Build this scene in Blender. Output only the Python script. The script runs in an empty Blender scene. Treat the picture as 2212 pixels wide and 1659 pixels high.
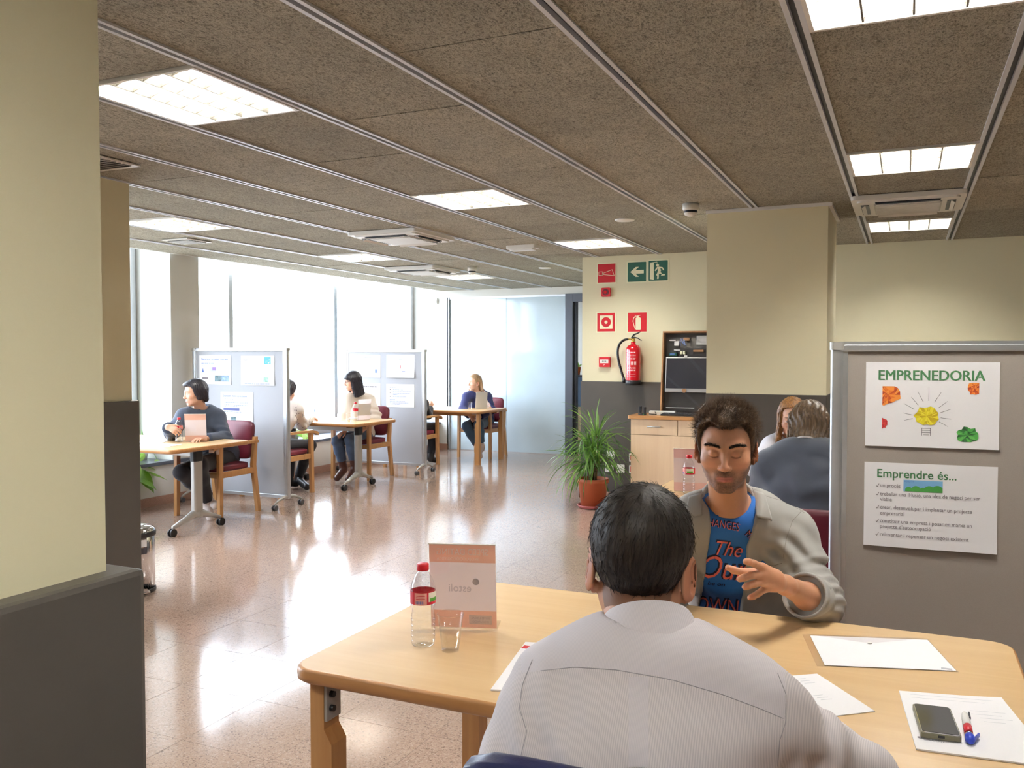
import bpy, bmesh, math, random
import numpy as np
from mathutils import Vector, Matrix, noise
from mathutils.bvhtree import BVHTree

scene = bpy.context.scene
COL = scene.collection
R = math.radians
rnd = random.Random(7)

# ------------------------------------------------------------------ camera
FPX = 1884.0                       # focal length in pixels of the 2212 x 1659 frame
HORIZON = 768.0
PITCH = math.atan((829.5 - HORIZON) / FPX)
YAW = math.atan(851.0 / FPX)
EYE = 1.5
cam_d = bpy.data.cameras.new('camera')
cam_d.sensor_fit = 'HORIZONTAL'
cam_d.sensor_width = 36.0
cam_d.lens = 36.0 * FPX / 2212.0
cam_d.clip_start = 0.05
cam = bpy.data.objects.new('camera', cam_d)
COL.objects.link(cam)
cam.location = (0, 0, EYE)
cam.rotation_euler = (math.pi / 2 - PITCH, 0, YAW)
scene.camera = cam

# ------------------------------------------------------------------ light and exposure
world = bpy.data.worlds.new('world')
scene.world = world
world.use_nodes = True
wn = world.node_tree
wn.nodes['Background'].inputs[0].default_value = (0.80, 0.89, 1.0, 1)
wn.nodes['Background'].inputs[1].default_value = 7.2
portal_d = bpy.data.lights.new('window_portal', 'AREA')
portal_d.shape = 'RECTANGLE'
portal_d.size = 11.2
portal_d.size_y = 2.5
portal_d.cycles.is_portal = True
portal = bpy.data.objects.new('window_portal', portal_d)
COL.objects.link(portal)
portal.location = (-7.46, 6.6, 1.66)
portal.rotation_euler = (R(90), 0, R(-90))
TUBE_EMISSION = 92.0
scene.view_settings.view_transform = 'Standard'
scene.view_settings.look = 'None'
scene.view_settings.gamma = 1.0
scene.view_settings.use_curve_mapping = False
scene.view_settings.exposure = 1.02
scene.cycles.use_denoising = True
scene.cycles.max_bounces = 6
scene.cycles.diffuse_bounces = 3
scene.cycles.glossy_bounces = 3
scene.cycles.transparent_max_bounces = 16
scene.cycles.use_adaptive_sampling = True
scene.cycles.adaptive_threshold = 0.04
scene.cycles.sample_clamp_indirect = 8.0
scene.cycles.caustics_reflective = False
scene.cycles.caustics_refractive = False

# ------------------------------------------------------------------ measuring helpers
_fw = np.array([-math.sin(YAW) * math.cos(PITCH), math.cos(YAW) * math.cos(PITCH), -math.sin(PITCH)])
_rt = np.array([math.cos(YAW), math.sin(YAW), 0.0])
_up = np.cross(_rt, _fw)
_eye = np.array([0.0, 0.0, EYE])
def _ray(px, py):
    return _fw + _rt * (px - 1106.0) / FPX + _up * (829.5 - py) / FPX
def AT(px, py, depth):             # a point at a distance along the view axis
    return _eye + _ray(px, py) * depth
def ATY(px, py, y):                # a point on the plane Y = y
    d = _ray(px, py); return _eye + d * (y / d[1])
def ATZ(px, py, z):                # a point at the height z
    d = _ray(px, py); return _eye + d * ((z - EYE) / d[2])

# ------------------------------------------------------------------ materials
def lin(c):
    c = c / 255.0
    return c / 12.92 if c <= 0.04045 else ((c + 0.055) / 1.055) ** 2.4
def rgb(r, g, b):
    return (lin(r), lin(g), lin(b), 1.0)

class NT:
    """small wrapper to write node trees"""
    def __init__(self, name):
        self.m = bpy.data.materials.new(name)
        self.m.use_nodes = True
        self.t = self.m.node_tree
        self.n = self.t.nodes
        self.bsdf = self.n['Principled BSDF']
    def add(self, typ, **kw):
        nd = self.n.new(typ)
        for k, v in kw.items():
            setattr(nd, k, v)
        return nd
    def link(self, a, b):
        self.t.links.new(a, b)
    def coord(self, which='Object', scale=(1, 1, 1), rot=(0, 0, 0)):
        tc = self.add('ShaderNodeTexCoord')
        mp = self.add('ShaderNodeMapping')
        mp.inputs['Scale'].default_value = scale
        mp.inputs['Rotation'].default_value = rot
        if which == 'World':
            g = self.add('ShaderNodeNewGeometry')
            self.link(g.outputs['Position'], mp.inputs['Vector'])
        else:
            self.link(tc.outputs[which], mp.inputs['Vector'])
        return mp.outputs['Vector']
    def noise(self, vec, scale, detail=3, rough=0.5, dist=0.0):
        nd = self.add('ShaderNodeTexNoise')
        nd.inputs['Scale'].default_value = scale
        nd.inputs['Detail'].default_value = detail
        nd.inputs['Roughness'].default_value = rough
        nd.inputs['Distortion'].default_value = dist
        if vec is not None:
            self.link(vec, nd.inputs['Vector'])
        return nd.outputs['Fac']
    def ramp(self, fac, stops, interp='LINEAR'):
        nd = self.add('ShaderNodeValToRGB')
        cr = nd.color_ramp
        cr.interpolation = interp
        while len(cr.elements) > 2:
            cr.elements.remove(cr.elements[-1])
        cr.elements[0].position, cr.elements[0].color = stops[0]
        cr.elements[1].position, cr.elements[1].color = stops[-1]
        for p, c in stops[1:-1]:
            e = cr.elements.new(p); e.color = c
        self.link(fac, nd.inputs['Fac'])
        return nd.outputs['Color']
    def mix(self, fac, a, b, mode='MIX'):
        nd = self.add('ShaderNodeMix', data_type='RGBA', blend_type=mode)
        for s, v in ((nd.inputs['Factor'], fac), (nd.inputs['A'], a), (nd.inputs['B'], b)):
            if hasattr(v, 'node'):
                self.link(v, s)
            else:
                s.default_value = v
        return nd.outputs['Result']
    def math(self, op, a, b=0.0):
        nd = self.add('ShaderNodeMath', operation=op)
        for s, v in ((nd.inputs[0], a), (nd.inputs[1], b)):
            if hasattr(v, 'node'):
                self.link(v, s)
            else:
                s.default_value = v
        return nd.outputs[0]
    def bump(self, h, strength=0.3, dist=0.01):
        nd = self.add('ShaderNodeBump')
        nd.inputs['Strength'].default_value = strength
        nd.inputs['Distance'].default_value = dist
        self.link(h, nd.inputs['Height'])
        self.link(nd.outputs['Normal'], self.bsdf.inputs['Normal'])
    def set(self, **kw):
        for k, v in kw.items():
            s = self.bsdf.inputs[k.replace('_', ' ')]
            if hasattr(v, 'node'):
                self.link(v, s)
            else:
                s.default_value = v
        return self

def plain(name, col, rough=0.5, metal=0.0, vary=0.06, scale=6.0, bump=0.0, bscale=200.0, coat=0.0, spec=0.5, sheen=0.0):
    """a colour with slight procedural variation and fine relief"""
    t = NT(name)
    v = t.coord('Object')
    f = t.noise(v, scale, 4)
    dark = tuple(c * (1 - vary) for c in col[:3]) + (1,)
    lite = tuple(min(1, c * (1 + vary)) for c in col[:3]) + (1,)
    t.set(Base_Color=t.ramp(f, [(0.3, dark), (0.7, lite)]), Roughness=rough, Metallic=metal)
    t.bsdf.inputs['Coat Weight'].default_value = coat
    t.bsdf.inputs['Specular IOR Level'].default_value = spec
    if sheen:
        t.bsdf.inputs['Sheen Weight'].default_value = sheen
    if bump:
        t.bump(t.noise(v, bscale, 2), bump, 0.002)
    return t.m

def emit(name, col, strength):
    t = NT(name)
    t.set(Base_Color=(0.9, 0.9, 0.9, 1))
    t.bsdf.inputs['Emission Color'].default_value = col
    t.bsdf.inputs['Emission Strength'].default_value = strength
    return t.m

def thin_clear(name, tint=(1, 1, 1, 1), gloss=1.0, rough=0.02):
    """thin clear plastic or a window pane: mostly see-through, reflecting by angle"""
    t = NT(name)
    t.n.remove(t.bsdf)
    out = t.n['Material Output']
    tr = t.add('ShaderNodeBsdfTransparent'); tr.inputs[0].default_value = tint
    gl = t.add('ShaderNodeBsdfGlossy'); gl.inputs['Roughness'].default_value = rough
    lw = t.add('ShaderNodeLayerWeight'); lw.inputs['Blend'].default_value = 0.5
    fr = t.math('ADD', t.math('MULTIPLY', t.math('POWER', lw.outputs['Facing'], 4.0), 0.7), 0.035)
    ms = t.add('ShaderNodeMixShader')
    t.link(t.math('MULTIPLY', fr, gloss), ms.inputs[0])
    t.link(tr.outputs[0], ms.inputs[1]); t.link(gl.outputs[0], ms.inputs[2])
    t.link(ms.outputs[0], out.inputs['Surface'])
    return t.m

def sheer(name, col, amt=0.5):
    """paper that lets light through"""
    t = NT(name)
    f = t.noise(t.coord('Object'), 8.0, 3)
    c = t.ramp(f, [(0.3, tuple(q * 0.98 for q in col[:3]) + (1,)), (0.7, col)])
    t.set(Base_Color=c, Roughness=0.7)
    tl = t.add('ShaderNodeBsdfTranslucent'); t.link(c, tl.inputs[0])
    ms = t.add('ShaderNodeMixShader'); ms.inputs[0].default_value = amt
    t.link(t.bsdf.outputs[0], ms.inputs[1]); t.link(tl.outputs[0], ms.inputs[2])
    t.link(ms.outputs[0], t.n['Material Output'].inputs['Surface'])
    return t.m

def wood(name, c1, c2, axis=0, rough=0.38, scale=1.0, coat=0.15):
    t = NT(name)
    sc = [26 * scale, 26 * scale, 26 * scale]; sc[axis] = 1.6 * scale
    v = t.coord('Object', tuple(sc))
    f = t.noise(v, 1.0, 5, 0.6, 0.6)
    g = t.noise(t.coord('Object'), 1.5, 2)
    c = t.ramp(f, [(0.3, c1), (0.75, c2)])
    c = t.mix(t.math('MULTIPLY', g, 0.25), c, c1)
    t.set(Base_Color=c, Roughness=rough)
    t.bsdf.inputs['Coat Weight'].default_value = coat
    t.bsdf.inputs['Coat Roughness'].default_value = 0.25
    t.bump(f, 0.04, 0.001)
    return t.m

M = {}
M['cream'] = plain('cream_paint', rgb(229, 221, 187), 0.75, vary=0.015, scale=2.0, bump=0.05, bscale=120)
M['white_wall'] = plain('white_paint', rgb(222, 222, 216), 0.7, vary=0.015, scale=2.0)
M['dado'] = plain('grey_dado', rgb(79, 74, 69), 0.42, vary=0.05, scale=5, bump=0.08, bscale=160)
M['baseboard'] = plain('terrazzo_skirting', rgb(176, 140, 122), 0.35, vary=0.2, scale=160)
M['sill'] = plain('dark_stone', rgb(86, 92, 104), 0.3, vary=0.1, scale=40)
M['alu'] = plain('brushed_aluminium', rgb(205, 208, 212), 0.33, 0.75, vary=0.03, scale=30)
M['alu_paint'] = plain('silver_paint', rgb(186, 184, 180), 0.4, 0.35, vary=0.03)
M['chrome'] = plain('chrome', rgb(225, 225, 228), 0.08, 1.0, vary=0.01)
M['dark_metal'] = plain('dark_metal', rgb(60, 63, 70), 0.4, 0.5, vary=0.05)
M['frame_grey'] = plain('grey_frame', rgb(90, 94, 104), 0.4, 0.2, vary=0.03)
M['black'] = plain('black_plastic', rgb(28, 28, 31), 0.4, vary=0.1)
M['caster'] = plain('grey_caster', rgb(88, 88, 92), 0.5, vary=0.1)
M['white_plastic'] = plain('white_plastic', rgb(232, 230, 224), 0.4, vary=0.01)
M['white_paper'] = plain('white_paper', rgb(240, 238, 240), 0.8, vary=0.01)
M['rail'] = plain('rail_paint', rgb(214, 218, 224), 0.35, 0.0, vary=0.02)
M['blade'] = plain('louvre_blade', rgb(118, 113, 104), 0.3, 0.4, vary=0.02)
M['felt'] = plain('grey_felt', rgb(160, 151, 143), 0.95, vary=0.04, scale=400, bump=0.25, bscale=900, sheen=0.2)
M['felt_pale'] = plain('pale_grey_felt', rgb(176, 178, 184), 0.9, vary=0.04, scale=400, bump=0.2, bscale=900, sheen=0.3)
M['beech'] = wood('beech_top', rgb(212, 174, 124), rgb(226, 194, 146), 0, 0.33, 0.6, 0.25)
M['beech_edge'] = wood('beech_edge', rgb(180, 126, 74), rgb(205, 152, 96), 0, 0.4)
M['beech_leg'] = wood('beech_leg', rgb(190, 138, 84), rgb(216, 166, 108), 2, 0.42)
M['pale_wood'] = wood('pale_laminate', rgb(226, 194, 158), rgb(236, 208, 172), 2, 0.4, 0.7)
M['maroon'] = plain('maroon_vinyl', rgb(112, 34, 52), 0.42, vary=0.08, scale=9, bump=0.12, bscale=350)
M['navy'] = plain('navy_vinyl', rgb(30, 36, 78), 0.35, vary=0.1, scale=9, bump=0.15, bscale=250)
M['red'] = plain('signal_red', rgb(206, 24, 40), 0.35, vary=0.03)
M['red_gloss'] = plain('red_lacquer', rgb(200, 18, 34), 0.15, vary=0.02, coat=0.6)
M['green_sign'] = plain('safety_green', rgb(18, 92, 74), 0.4, vary=0.03)
M['glow_cream'] = plain('sign_cream', rgb(236, 232, 196), 0.5, vary=0.01)
M['terracotta'] = plain('terracotta_plastic', rgb(190, 98, 62), 0.55, vary=0.07, scale=5)
M['orange'] = plain('orange_glaze', rgb(236, 110, 30), 0.35, vary=0.04)
M['soil'] = plain('soil', rgb(52, 40, 30), 0.95, vary=0.4, scale=60)
M['brass'] = plain('brass', rgb(190, 160, 80), 0.3, 0.9)
M['screen'] = plain('dark_screen', rgb(52, 54, 62), 0.22, vary=0.1, scale=3)
M['cork'] = plain('brown_board', rgb(170, 124, 82), 0.7, vary=0.1, scale=20)
M['dark_inside'] = plain('dark_inside', rgb(54, 50, 48), 0.4, vary=0.2, scale=18)
M['ink_green'] = plain('green_ink', rgb(62, 116, 72), 0.7, vary=0.02)
M['ink_grey'] = plain('grey_ink', rgb(120, 112, 116), 0.7, vary=0.02)
M['ink_blue'] = plain('blue_ink', rgb(88, 118, 190), 0.7, vary=0.02)
M['ink_dark'] = plain('dark_ink', rgb(66, 62, 70), 0.7, vary=0.02)
M['ink_pale'] = plain('pale_ink', rgb(186, 188, 196), 0.7, vary=0.02)
M['clear'] = thin_clear('clear_plastic', (0.995, 0.995, 1.0, 1), 0.8)
M['pane'] = thin_clear('window_pane', (0.98, 0.99, 1.0, 1), 0.8)
M['sleeve'] = thin_clear('plastic_sleeve', (0.99, 0.985, 0.99, 1), 0.6, 0.2)
M['tube_light'] = emit('fluorescent_tube', (1.0, 0.985, 0.94, 1), TUBE_EMISSION)
M['reflector'] = plain('white_reflector', rgb(228, 226, 220), 0.35, vary=0.0)

def m_woodwool():
    t = NT('wood_wool_board')
    v = t.coord('World')
    oi = t.add('ShaderNodeObjectInfo')
    # curled shavings: ridges of distorted noise at three headings
    hs = []
    for rot, sc, ds in ((0.3, 42, 1.6), (1.35, 46, 1.8), (2.4, 38, 1.5)):
        vv = t.coord('World', (1.0, 0.5, 1.0), (0, 0, rot))
        n = t.noise(vv, sc, 2.5, 0.55, ds)
        hs.append(t.math('ABSOLUTE', t.math('SUBTRACT', n, 0.5)))
    h = t.math('MINIMUM', t.math('MINIMUM', hs[0], hs[1]), hs[2])
    line = t.ramp(h, [(0.0, (1, 1, 1, 1)), (0.022, (0.45, 0.45, 0.45, 1)), (0.06, (0, 0, 0, 1))])
    big = t.noise(v, 3.0, 4, 0.6)
    mid = t.noise(v, 70.0, 3, 0.6)
    base = t.ramp(mid, [(0.3, rgb(94, 91, 79)), (0.55, rgb(132, 128, 112)), (0.8, rgb(159, 153, 137))])
    base = t.mix(line, base, rgb(194, 188, 169))
    rv = t.math('ADD', t.math('MULTIPLY', oi.outputs['Random'], 0.28), 0.84)
    rv = t.math('MULTIPLY', rv, t.math('ADD', t.math('MULTIPLY', big, 0.5), 0.75))
    cc = t.add('ShaderNodeCombineColor')
    for k in range(3):
        t.link(rv, cc.inputs[k])
    t.set(Base_Color=t.mix(1.0, base, cc.outputs[0], 'MULTIPLY'), Roughness=0.95)
    t.bump(t.math('ADD', t.math('MULTIPLY', line, 0.5), mid), 0.55, 0.008)
    return t.m
M['woodwool'] = m_woodwool()

def m_terrazzo():
    t = NT('polished_terrazzo')
    v = t.coord('World')
    def specks(scale, lo, hi, seed):
        vo = t.add('ShaderNodeTexVoronoi'); vo.inputs['Scale'].default_value = scale
        t.link(t.coord('World', (1, 1, 1), (0, 0, seed)), vo.inputs['Vector'])
        sep = t.add('ShaderNodeSeparateColor'); t.link(vo.outputs['Color'], sep.inputs[0])
        return sep.outputs[0], vo.outputs['Distance']
    r1, d1 = specks(150, 0, 0, 0.0)
    r2, d2 = specks(260, 0, 0, 0.7)
    c = t.ramp(r1, [(0.0, rgb(104, 86, 79)), (0.06, rgb(134, 111, 100)), (0.14, rgb(165, 139, 126)), (0.55, rgb(173, 149, 134)), (0.88, rgb(188, 166, 152)), (1.0, rgb(207, 197, 188))], 'CONSTANT')
    c2 = t.ramp(r2, [(0.0, rgb(79, 66, 65)), (0.07, rgb(168, 144, 129)), (0.6, rgb(178, 154, 139)), (0.93, rgb(200, 186, 175))], 'CONSTANT')
    c = t.mix(0.42, c, c2)
    big = t.noise(v, 1.4, 3)
    c = t.mix(t.math('MULTIPLY', big, 0.22), c, rgb(160, 127, 99))
    oi = t.add('ShaderNodeObjectInfo')
    c = t.mix(t.math('MULTIPLY', oi.outputs['Random'], 0.07), c, rgb(133, 104, 89))
    t.set(Base_Color=c, Roughness=t.math('ADD', t.math('MULTIPLY', t.noise(v, 4.0, 3), 0.08), 0.075))
    t.bsdf.inputs['Specular IOR Level'].default_value = 0.75
    t.bump(t.noise(v, 9.0, 2), 0.02, 0.01)
    return t.m
M['terrazzo'] = m_terrazzo()
M['grout'] = plain('floor_grout', rgb(176, 154, 140), 0.6, vary=0.05)
# ------------------------------------------------------------------ mesh helpers
class MB:
    """collects simple shapes into one mesh"""
    def __init__(self):
        self.v, self.f, self.m, self.sm = [], [], [], []
    def _add(self, verts, faces, mi=0, smooth=False):
        o = len(self.v)
        self.v.extend([tuple(map(float, p)) for p in verts])
        for f in faces:
            self.f.append(tuple(i + o for i in f)); self.m.append(mi); self.sm.append(smooth)
        return self
    def box(self, c, s, rot=None, mi=0, bevel=0.0):
        hx, hy, hz = s[0] / 2, s[1] / 2, s[2] / 2
        if bevel > 0:
            bm = bmesh.new()
            bmesh.ops.create_cube(bm, size=1.0)
            for v in bm.verts:
                v.co = (v.co.x * s[0], v.co.y * s[1], v.co.z * s[2])
            bmesh.ops.bevel(bm, geom=bm.edges[:], offset=bevel, segments=2, profile=0.6, affect='EDGES')
            bm.verts.index_update()
            P = [v.co.copy() for v in bm.verts]
            F = [[v.index for v in f.verts] for f in bm.faces]
            bm.free()
        else:
            P = [Vector((x, y, z)) for x in (-hx, hx) for y in (-hy, hy) for z in (-hz, hz)]
            F = [(0, 1, 3, 2), (4, 6, 7, 5), (0, 4, 5, 1), (2, 3, 7, 6), (0, 2, 6, 4), (1, 5, 7, 3)]
        if rot is not None:
            P = [rot @ p for p in P]
        c = Vector(c)
        return self._add([p + c for p in P], F, mi)
    def b2(self, lo, hi, mi=0, bevel=0.0):
        return self.box([(a + b) / 2 for a, b in zip(lo, hi)], [b - a for a, b in zip(lo, hi)], None, mi, bevel)
    def cyl(self, a, b, r0, r1=None, n=16, mi=0, smooth=True, caps=True):
        r1 = r0 if r1 is None else r1
        a, b = Vector(a), Vector(b)
        z = (b - a).normalized()
        x = z.orthogonal().normalized(); y = z.cross(x)
        P = []
        for q, r in ((a, r0), (b, r1)):
            for i in range(n):
                t = 2 * math.pi * i / n
                P.append(q + x * (r * math.cos(t)) + y * (r * math.sin(t)))
        self._add(P, [(i, (i + 1) % n, n + (i + 1) % n, n + i) for i in range(n)], mi, smooth)
        if caps:
            o = len(self.v) - 2 * n
            self.f.append(tuple(o + i for i in reversed(range(n)))); self.m.append(mi); self.sm.append(False)
            self.f.append(tuple(o + n + i for i in range(n))); self.m.append(mi); self.sm.append(False)
        return self
    def tube(self, path, r, n=8, mi=0, closed=False):
        path = [Vector(p) for p in path]
        rr = r if isinstance(r, (list, tuple)) else [r] * len(path)
        P = []; prev = None; k = len(path)
        for i, p in enumerate(path):
            d = (path[(i + 1) % k] - path[i - 1]) if closed else (path[min(i + 1, k - 1)] - path[max(i - 1, 0)])
            d.normalize()
            x = (prev - d * prev.dot(d)).normalized() if prev is not None and (prev - d * prev.dot(d)).length > 1e-6 else d.orthogonal().normalized()
            prev = x; y = d.cross(x)
            for j in range(n):
                t = 2 * math.pi * j / n
                P.append(p + x * (rr[i] * math.cos(t)) + y * (rr[i] * math.sin(t)))
        F = []
        for i in range(k if closed else k - 1):
            a, b = i * n, ((i + 1) % k) * n
            for j in range(n):
                F.append((a + j, a + (j + 1) % n, b + (j + 1) % n, b + j))
        self._add(P, F, mi, True)
        if not closed:
            o = len(self.v) - k * n
            self.f.append(tuple(o + i for i in reversed(range(n)))); self.m.append(mi); self.sm.append(False)
            self.f.append(tuple(o + (k - 1) * n + i for i in range(n))); self.m.append(mi); self.sm.append(False)
        return self
    def lathe(self, prof, n=24, c=(0, 0, 0), mi=0, smooth=True):
        P = []; F = []
        for r, z in prof:
            for j in range(n):
                t = 2 * math.pi * j / n
                P.append((c[0] + r * math.cos(t), c[1] + r * math.sin(t), c[2] + z))
        for i in range(len(prof) - 1):
            for j in range(n):
                F.append((i * n + j, i * n + (j + 1) % n, (i + 1) * n + (j + 1) % n, (i + 1) * n + j))
        return self._add(P, F, mi, smooth)
    def prism(self, poly, z0, z1, mi=0, frame=None):
        """poly: 2-D outline (counter-clockwise); frame: 4x4 that places local xyz"""
        k = len(poly)
        P = [Vector((x, y, z0)) for x, y in poly] + [Vector((x, y, z1)) for x, y in poly]
        if frame is not None:
            P = [frame @ p for p in P]
        F = [(i, (i + 1) % k, k + (i + 1) % k, k + i) for i in range(k)]
        F += [tuple(reversed(range(k))), tuple(range(k, 2 * k))]
        return self._add(P, F, mi)
    def mesh(self, name, mats, smooth_angle=None):
        me = bpy.data.meshes.new(name)
        me.from_pydata(self.v, [], self.f)
        for m in (mats if isinstance(mats, (list, tuple)) else [mats]):
            me.materials.append(m)
        me.polygons.foreach_set('material_index', self.m)
        me.polygons.foreach_set('use_smooth', [True] * len(self.f) if smooth_angle else self.sm)
        me.update()
        if smooth_angle:
            me.set_sharp_from_angle(angle=R(smooth_angle))
        return me
    def obj(self, name, mats, parent=None, loc=None, rot=None, smooth_angle=None):
        return add_obj(name, self.mesh(name, mats, smooth_angle), parent, loc, rot)

def add_obj(name, data, parent=None, loc=None, rot=None):
    o = bpy.data.objects.new(name, data)
    COL.objects.link(o)
    if parent is not None:
        o.parent = parent
    if loc is not None:
        o.location = loc
    if rot is not None:
        o.rotation_euler = rot
    return o
def tag(o, label, cat, group=None):
    o['label'] = label; o['category'] = cat
    if group:
        o['group'] = group
    return o
def struct(o):
    o['kind'] = 'structure'
    return o
def thing(name, label, cat, loc=(0, 0, 0), rz=0.0, group=None):
    o = bpy.data.objects.new(name, None)
    o.empty_display_size = 0.05
    COL.objects.link(o)
    o.location = loc; o.rotation_euler = (0, 0, rz)
    return tag(o, label, cat, group)
def dup(root, loc, rz, label, group=None):
    r = root.copy(); COL.objects.link(r)
    r.location = loc; r.rotation_euler = (0, 0, rz)
    r['label'] = label
    if group:
        r['group'] = group
    for ch in list(root.children):
        c = ch.copy(); COL.objects.link(c); c.parent = r
        for g in list(ch.children):
            d = g.copy(); COL.objects.link(d); d.parent = c
    return r
def rrect(x0, x1, y0, y1, r, n=6):
    P = []
    for cx, cy, a in ((x1 - r, y0 + r, -90), (x1 - r, y1 - r, 0), (x0 + r, y1 - r, 90), (x0 + r, y0 + r, 180)):
        for i in range(n + 1):
            t = R(a + 90 * i / n)
            P.append((cx + r * math.cos(t), cy + r * math.sin(t)))
    return P
def text_mesh(body, size, bold=0.0, align='LEFT', shear=0.0, space=1.0):
    cu = bpy.data.curves.new('t', 'FONT')
    cu.body = body; cu.size = size; cu.offset = bold * size; cu.align_x = align
    cu.shear = shear; cu.space_character = space; cu.resolution_u = 3
    ob = bpy.data.objects.new('t', cu)
    me = bpy.data.meshes.new_from_object(ob)
    bpy.data.objects.remove(ob); bpy.data.curves.remove(cu)
    return me
def lettering(body, size, mat, parent, frame, bold=0.0, align='LEFT', shear=0.0, width=None, name='lettering', space=1.0):
    """flat letters placed by a 4x4 frame in the parent's coordinates; width: stretch the line to this width"""
    me = text_mesh(body, size, bold, align, shear, space)
    if width:
        xs = [v.co.x for v in me.vertices]
        if xs:
            k = width / max(1e-6, max(xs) - min(xs))
            me.transform(Matrix.Diagonal((k, 1, 1, 1)))
    me.transform(frame)
    me.materials.clear(); me.materials.append(mat)
    me.name = name
    return add_obj(name, me, parent)
def frame_of(o, x, y, z=None):
    x = Vector(x).normalized(); y = Vector(y).normalized()
    z = x.cross(y).normalized() if z is None else Vector(z)
    m = Matrix((x, y, z)).transposed().to_4x4()
    m.translation = Vector(o)
    return m
def flat(poly, mat, parent, frame, t=0.0004, name='print'):
    return MB().prism(poly, 0, t, 0, frame).obj(name, mat, parent)
def rect(x0, y0, x1, y1):
    return [(x0, y0), (x1, y0), (x1, y1), (x0, y1)]
def circ(cx, cy, r, n=24, a0=0.0):
    return [(cx + r * math.cos(a0 + 2 * math.pi * i / n), cy + r * math.sin(a0 + 2 * math.pi * i / n)) for i in range(n)]

def curve_pts(pts, n=6):
    """a smooth path through points (Catmull-Rom)"""
    P = [Vector(p) for p in pts]
    out = []
    for i in range(len(P) - 1):
        a, b, c, d = P[max(i - 1, 0)], P[i], P[i + 1], P[min(i + 2, len(P) - 1)]
        for k in range(n):
            t = k / n
            out.append(0.5 * ((2 * b) + (c - a) * t + (2 * a - 5 * b + 4 * c - d) * t * t + (3 * b - a - 3 * c + d) * t ** 3))
    return out + [P[-1]]
# ------------------------------------------------------------------ the room shell
ZC = 2.53
XWIN, XSILL = -7.35, -6.82
YB = 12.25                                   # glass partition and back wall
YS = 8.68                                    # wall with the safety signs
XR, YN = 4.4, -1.6                           # walls out of the picture
PITCH_T = 0.435

# floor: a slab with terrazzo tiles laid on it
floor = struct(MB().b2((-7.4, YN, -0.15), (XR, 17.0, -0.0009)).obj('floor', M['grout']))
tiles = []
nx0, nx1 = int(math.floor((-6.83 + 2.12) / PITCH_T)), int(math.ceil((XR + 2.12) / PITCH_T))
ny0, ny1 = int(math.floor((YN - 2.53) / PITCH_T)), int(math.ceil((17.0 - 2.53) / PITCH_T))
for i in range(nx0, nx1):
    for j in range(ny0, ny1):
        x, y = -2.12 + i * PITCH_T, 2.53 + j * PITCH_T
        cx, cy = x + PITCH_T / 2, y + PITCH_T / 2
        v = np.array([cx, cy, 0.0]) - _eye
        dz = float(v @ _fw)
        px = 1106 + FPX * float(v @ _rt) / dz if dz > 0.3 else -9e9
        py = 829.5 - FPX * float(v @ _up) / dz if dz > 0.3 else -9e9
        vis = (230 < px < 1400 and py < 1760 and cy < YB and not (cx < -4.4 and cy < 3.7))
        tiles.append((0 if vis else 1, abs(dz), x, y))
tiles.sort()
TG = 0.0011
tile_me = MB().b2((TG, TG, -0.012), (PITCH_T - TG, PITCH_T - TG, 0.0)).mesh('tile', M['terrazzo'])
rest = MB()
for k, (a, d, x, y) in enumerate(tiles):
    if k < 300:
        add_obj('tile', tile_me, floor, (x, y, 0))
    else:
        rest.b2((x + TG, y + TG, -0.012), (x + PITCH_T - TG, y + PITCH_T - TG, 0.0))
ro = rest.obj('further_tiles', M['terrazzo'], floor); ro['kind'] = 'stuff'

# ceiling: a slab, wood wool boards and twin rails
ceil = struct(MB().b2((-6.75, YN, 2.64), (XR, 17.0, 2.72)).obj('ceiling', plain('ceiling_void', rgb(60, 54, 48), 0.9)))
SP = 0.655
LX = [0.335 - SP * k for k in range(-7, 12)]
LIGHTS = [(0.0075, 2.63), (0.0075, 5.07), (0.0075, 7.56), (-2.6125, 2.68), (-2.6125, 5.15), (-2.6125, 7.63), (-5.2325, 5.18), (-5.2325, 7.68), (-5.2325, 10.12), (-5.2325, 2.7), (0.0075, 0.06), (-2.6125, 10.12), (2.6275, 2.65), (2.6275, 5.12), (-2.6125, 0.2)]  # camera-side, far-right and behind-column lights are unseen, added to brighten the foreground
LH = 0.30
board_cache = {}
for s in range(len(LX) - 1):
    x1, x0 = LX[s] - 0.0275, LX[s + 1] + 0.0275
    x0 = max(x0, -6.75); x1 = min(x1, XR)
    if x1 - x0 < 0.05:
        continue
    holes = sorted([(y - LH, y + LH) for x, y in LIGHTS if x0 < x < x1])
    yy = (3.217 if (s % 2 == 0) else 2.582) - 1.27 * 5
    while yy < YB:
        segs = [(max(yy, YN), min(yy + 1.27, YB))]
        for h0, h1 in holes:
            ns = []
            for a, b in segs:
                if h1 <= a or h0 >= b:
                    ns.append((a, b))
                else:
                    if h0 > a: ns.append((a, h0))
                    if h1 < b: ns.append((h1, b))
            segs = ns
        for a, b in segs:
            if b - a > 0.02:
                key = (round(x1 - x0, 3), round(b - a, 3))
                if key not in board_cache:
                    board_cache[key] = MB().box((0, 0, 0.0175), (key[0], key[1] - 0.005, 0.035)).mesh('board', M['woodwool'])
                add_obj('board', board_cache[key], ceil, ((x0 + x1) / 2, (a + b) / 2, ZC + rnd.uniform(-0.002, 0.0015)))
        yy += 1.27
rail_me = MB()
Lr = YB - YN
for sx in (-1, 1):
    rail_me.b2((sx * 0.0195 - 0.0085, 0, -0.008), (sx * 0.0195 + 0.0085, Lr, 0.004), 0)
rail_me.b2((-0.0125, 0, 0.012), (0.0125, Lr, 0.02), 1)
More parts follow.
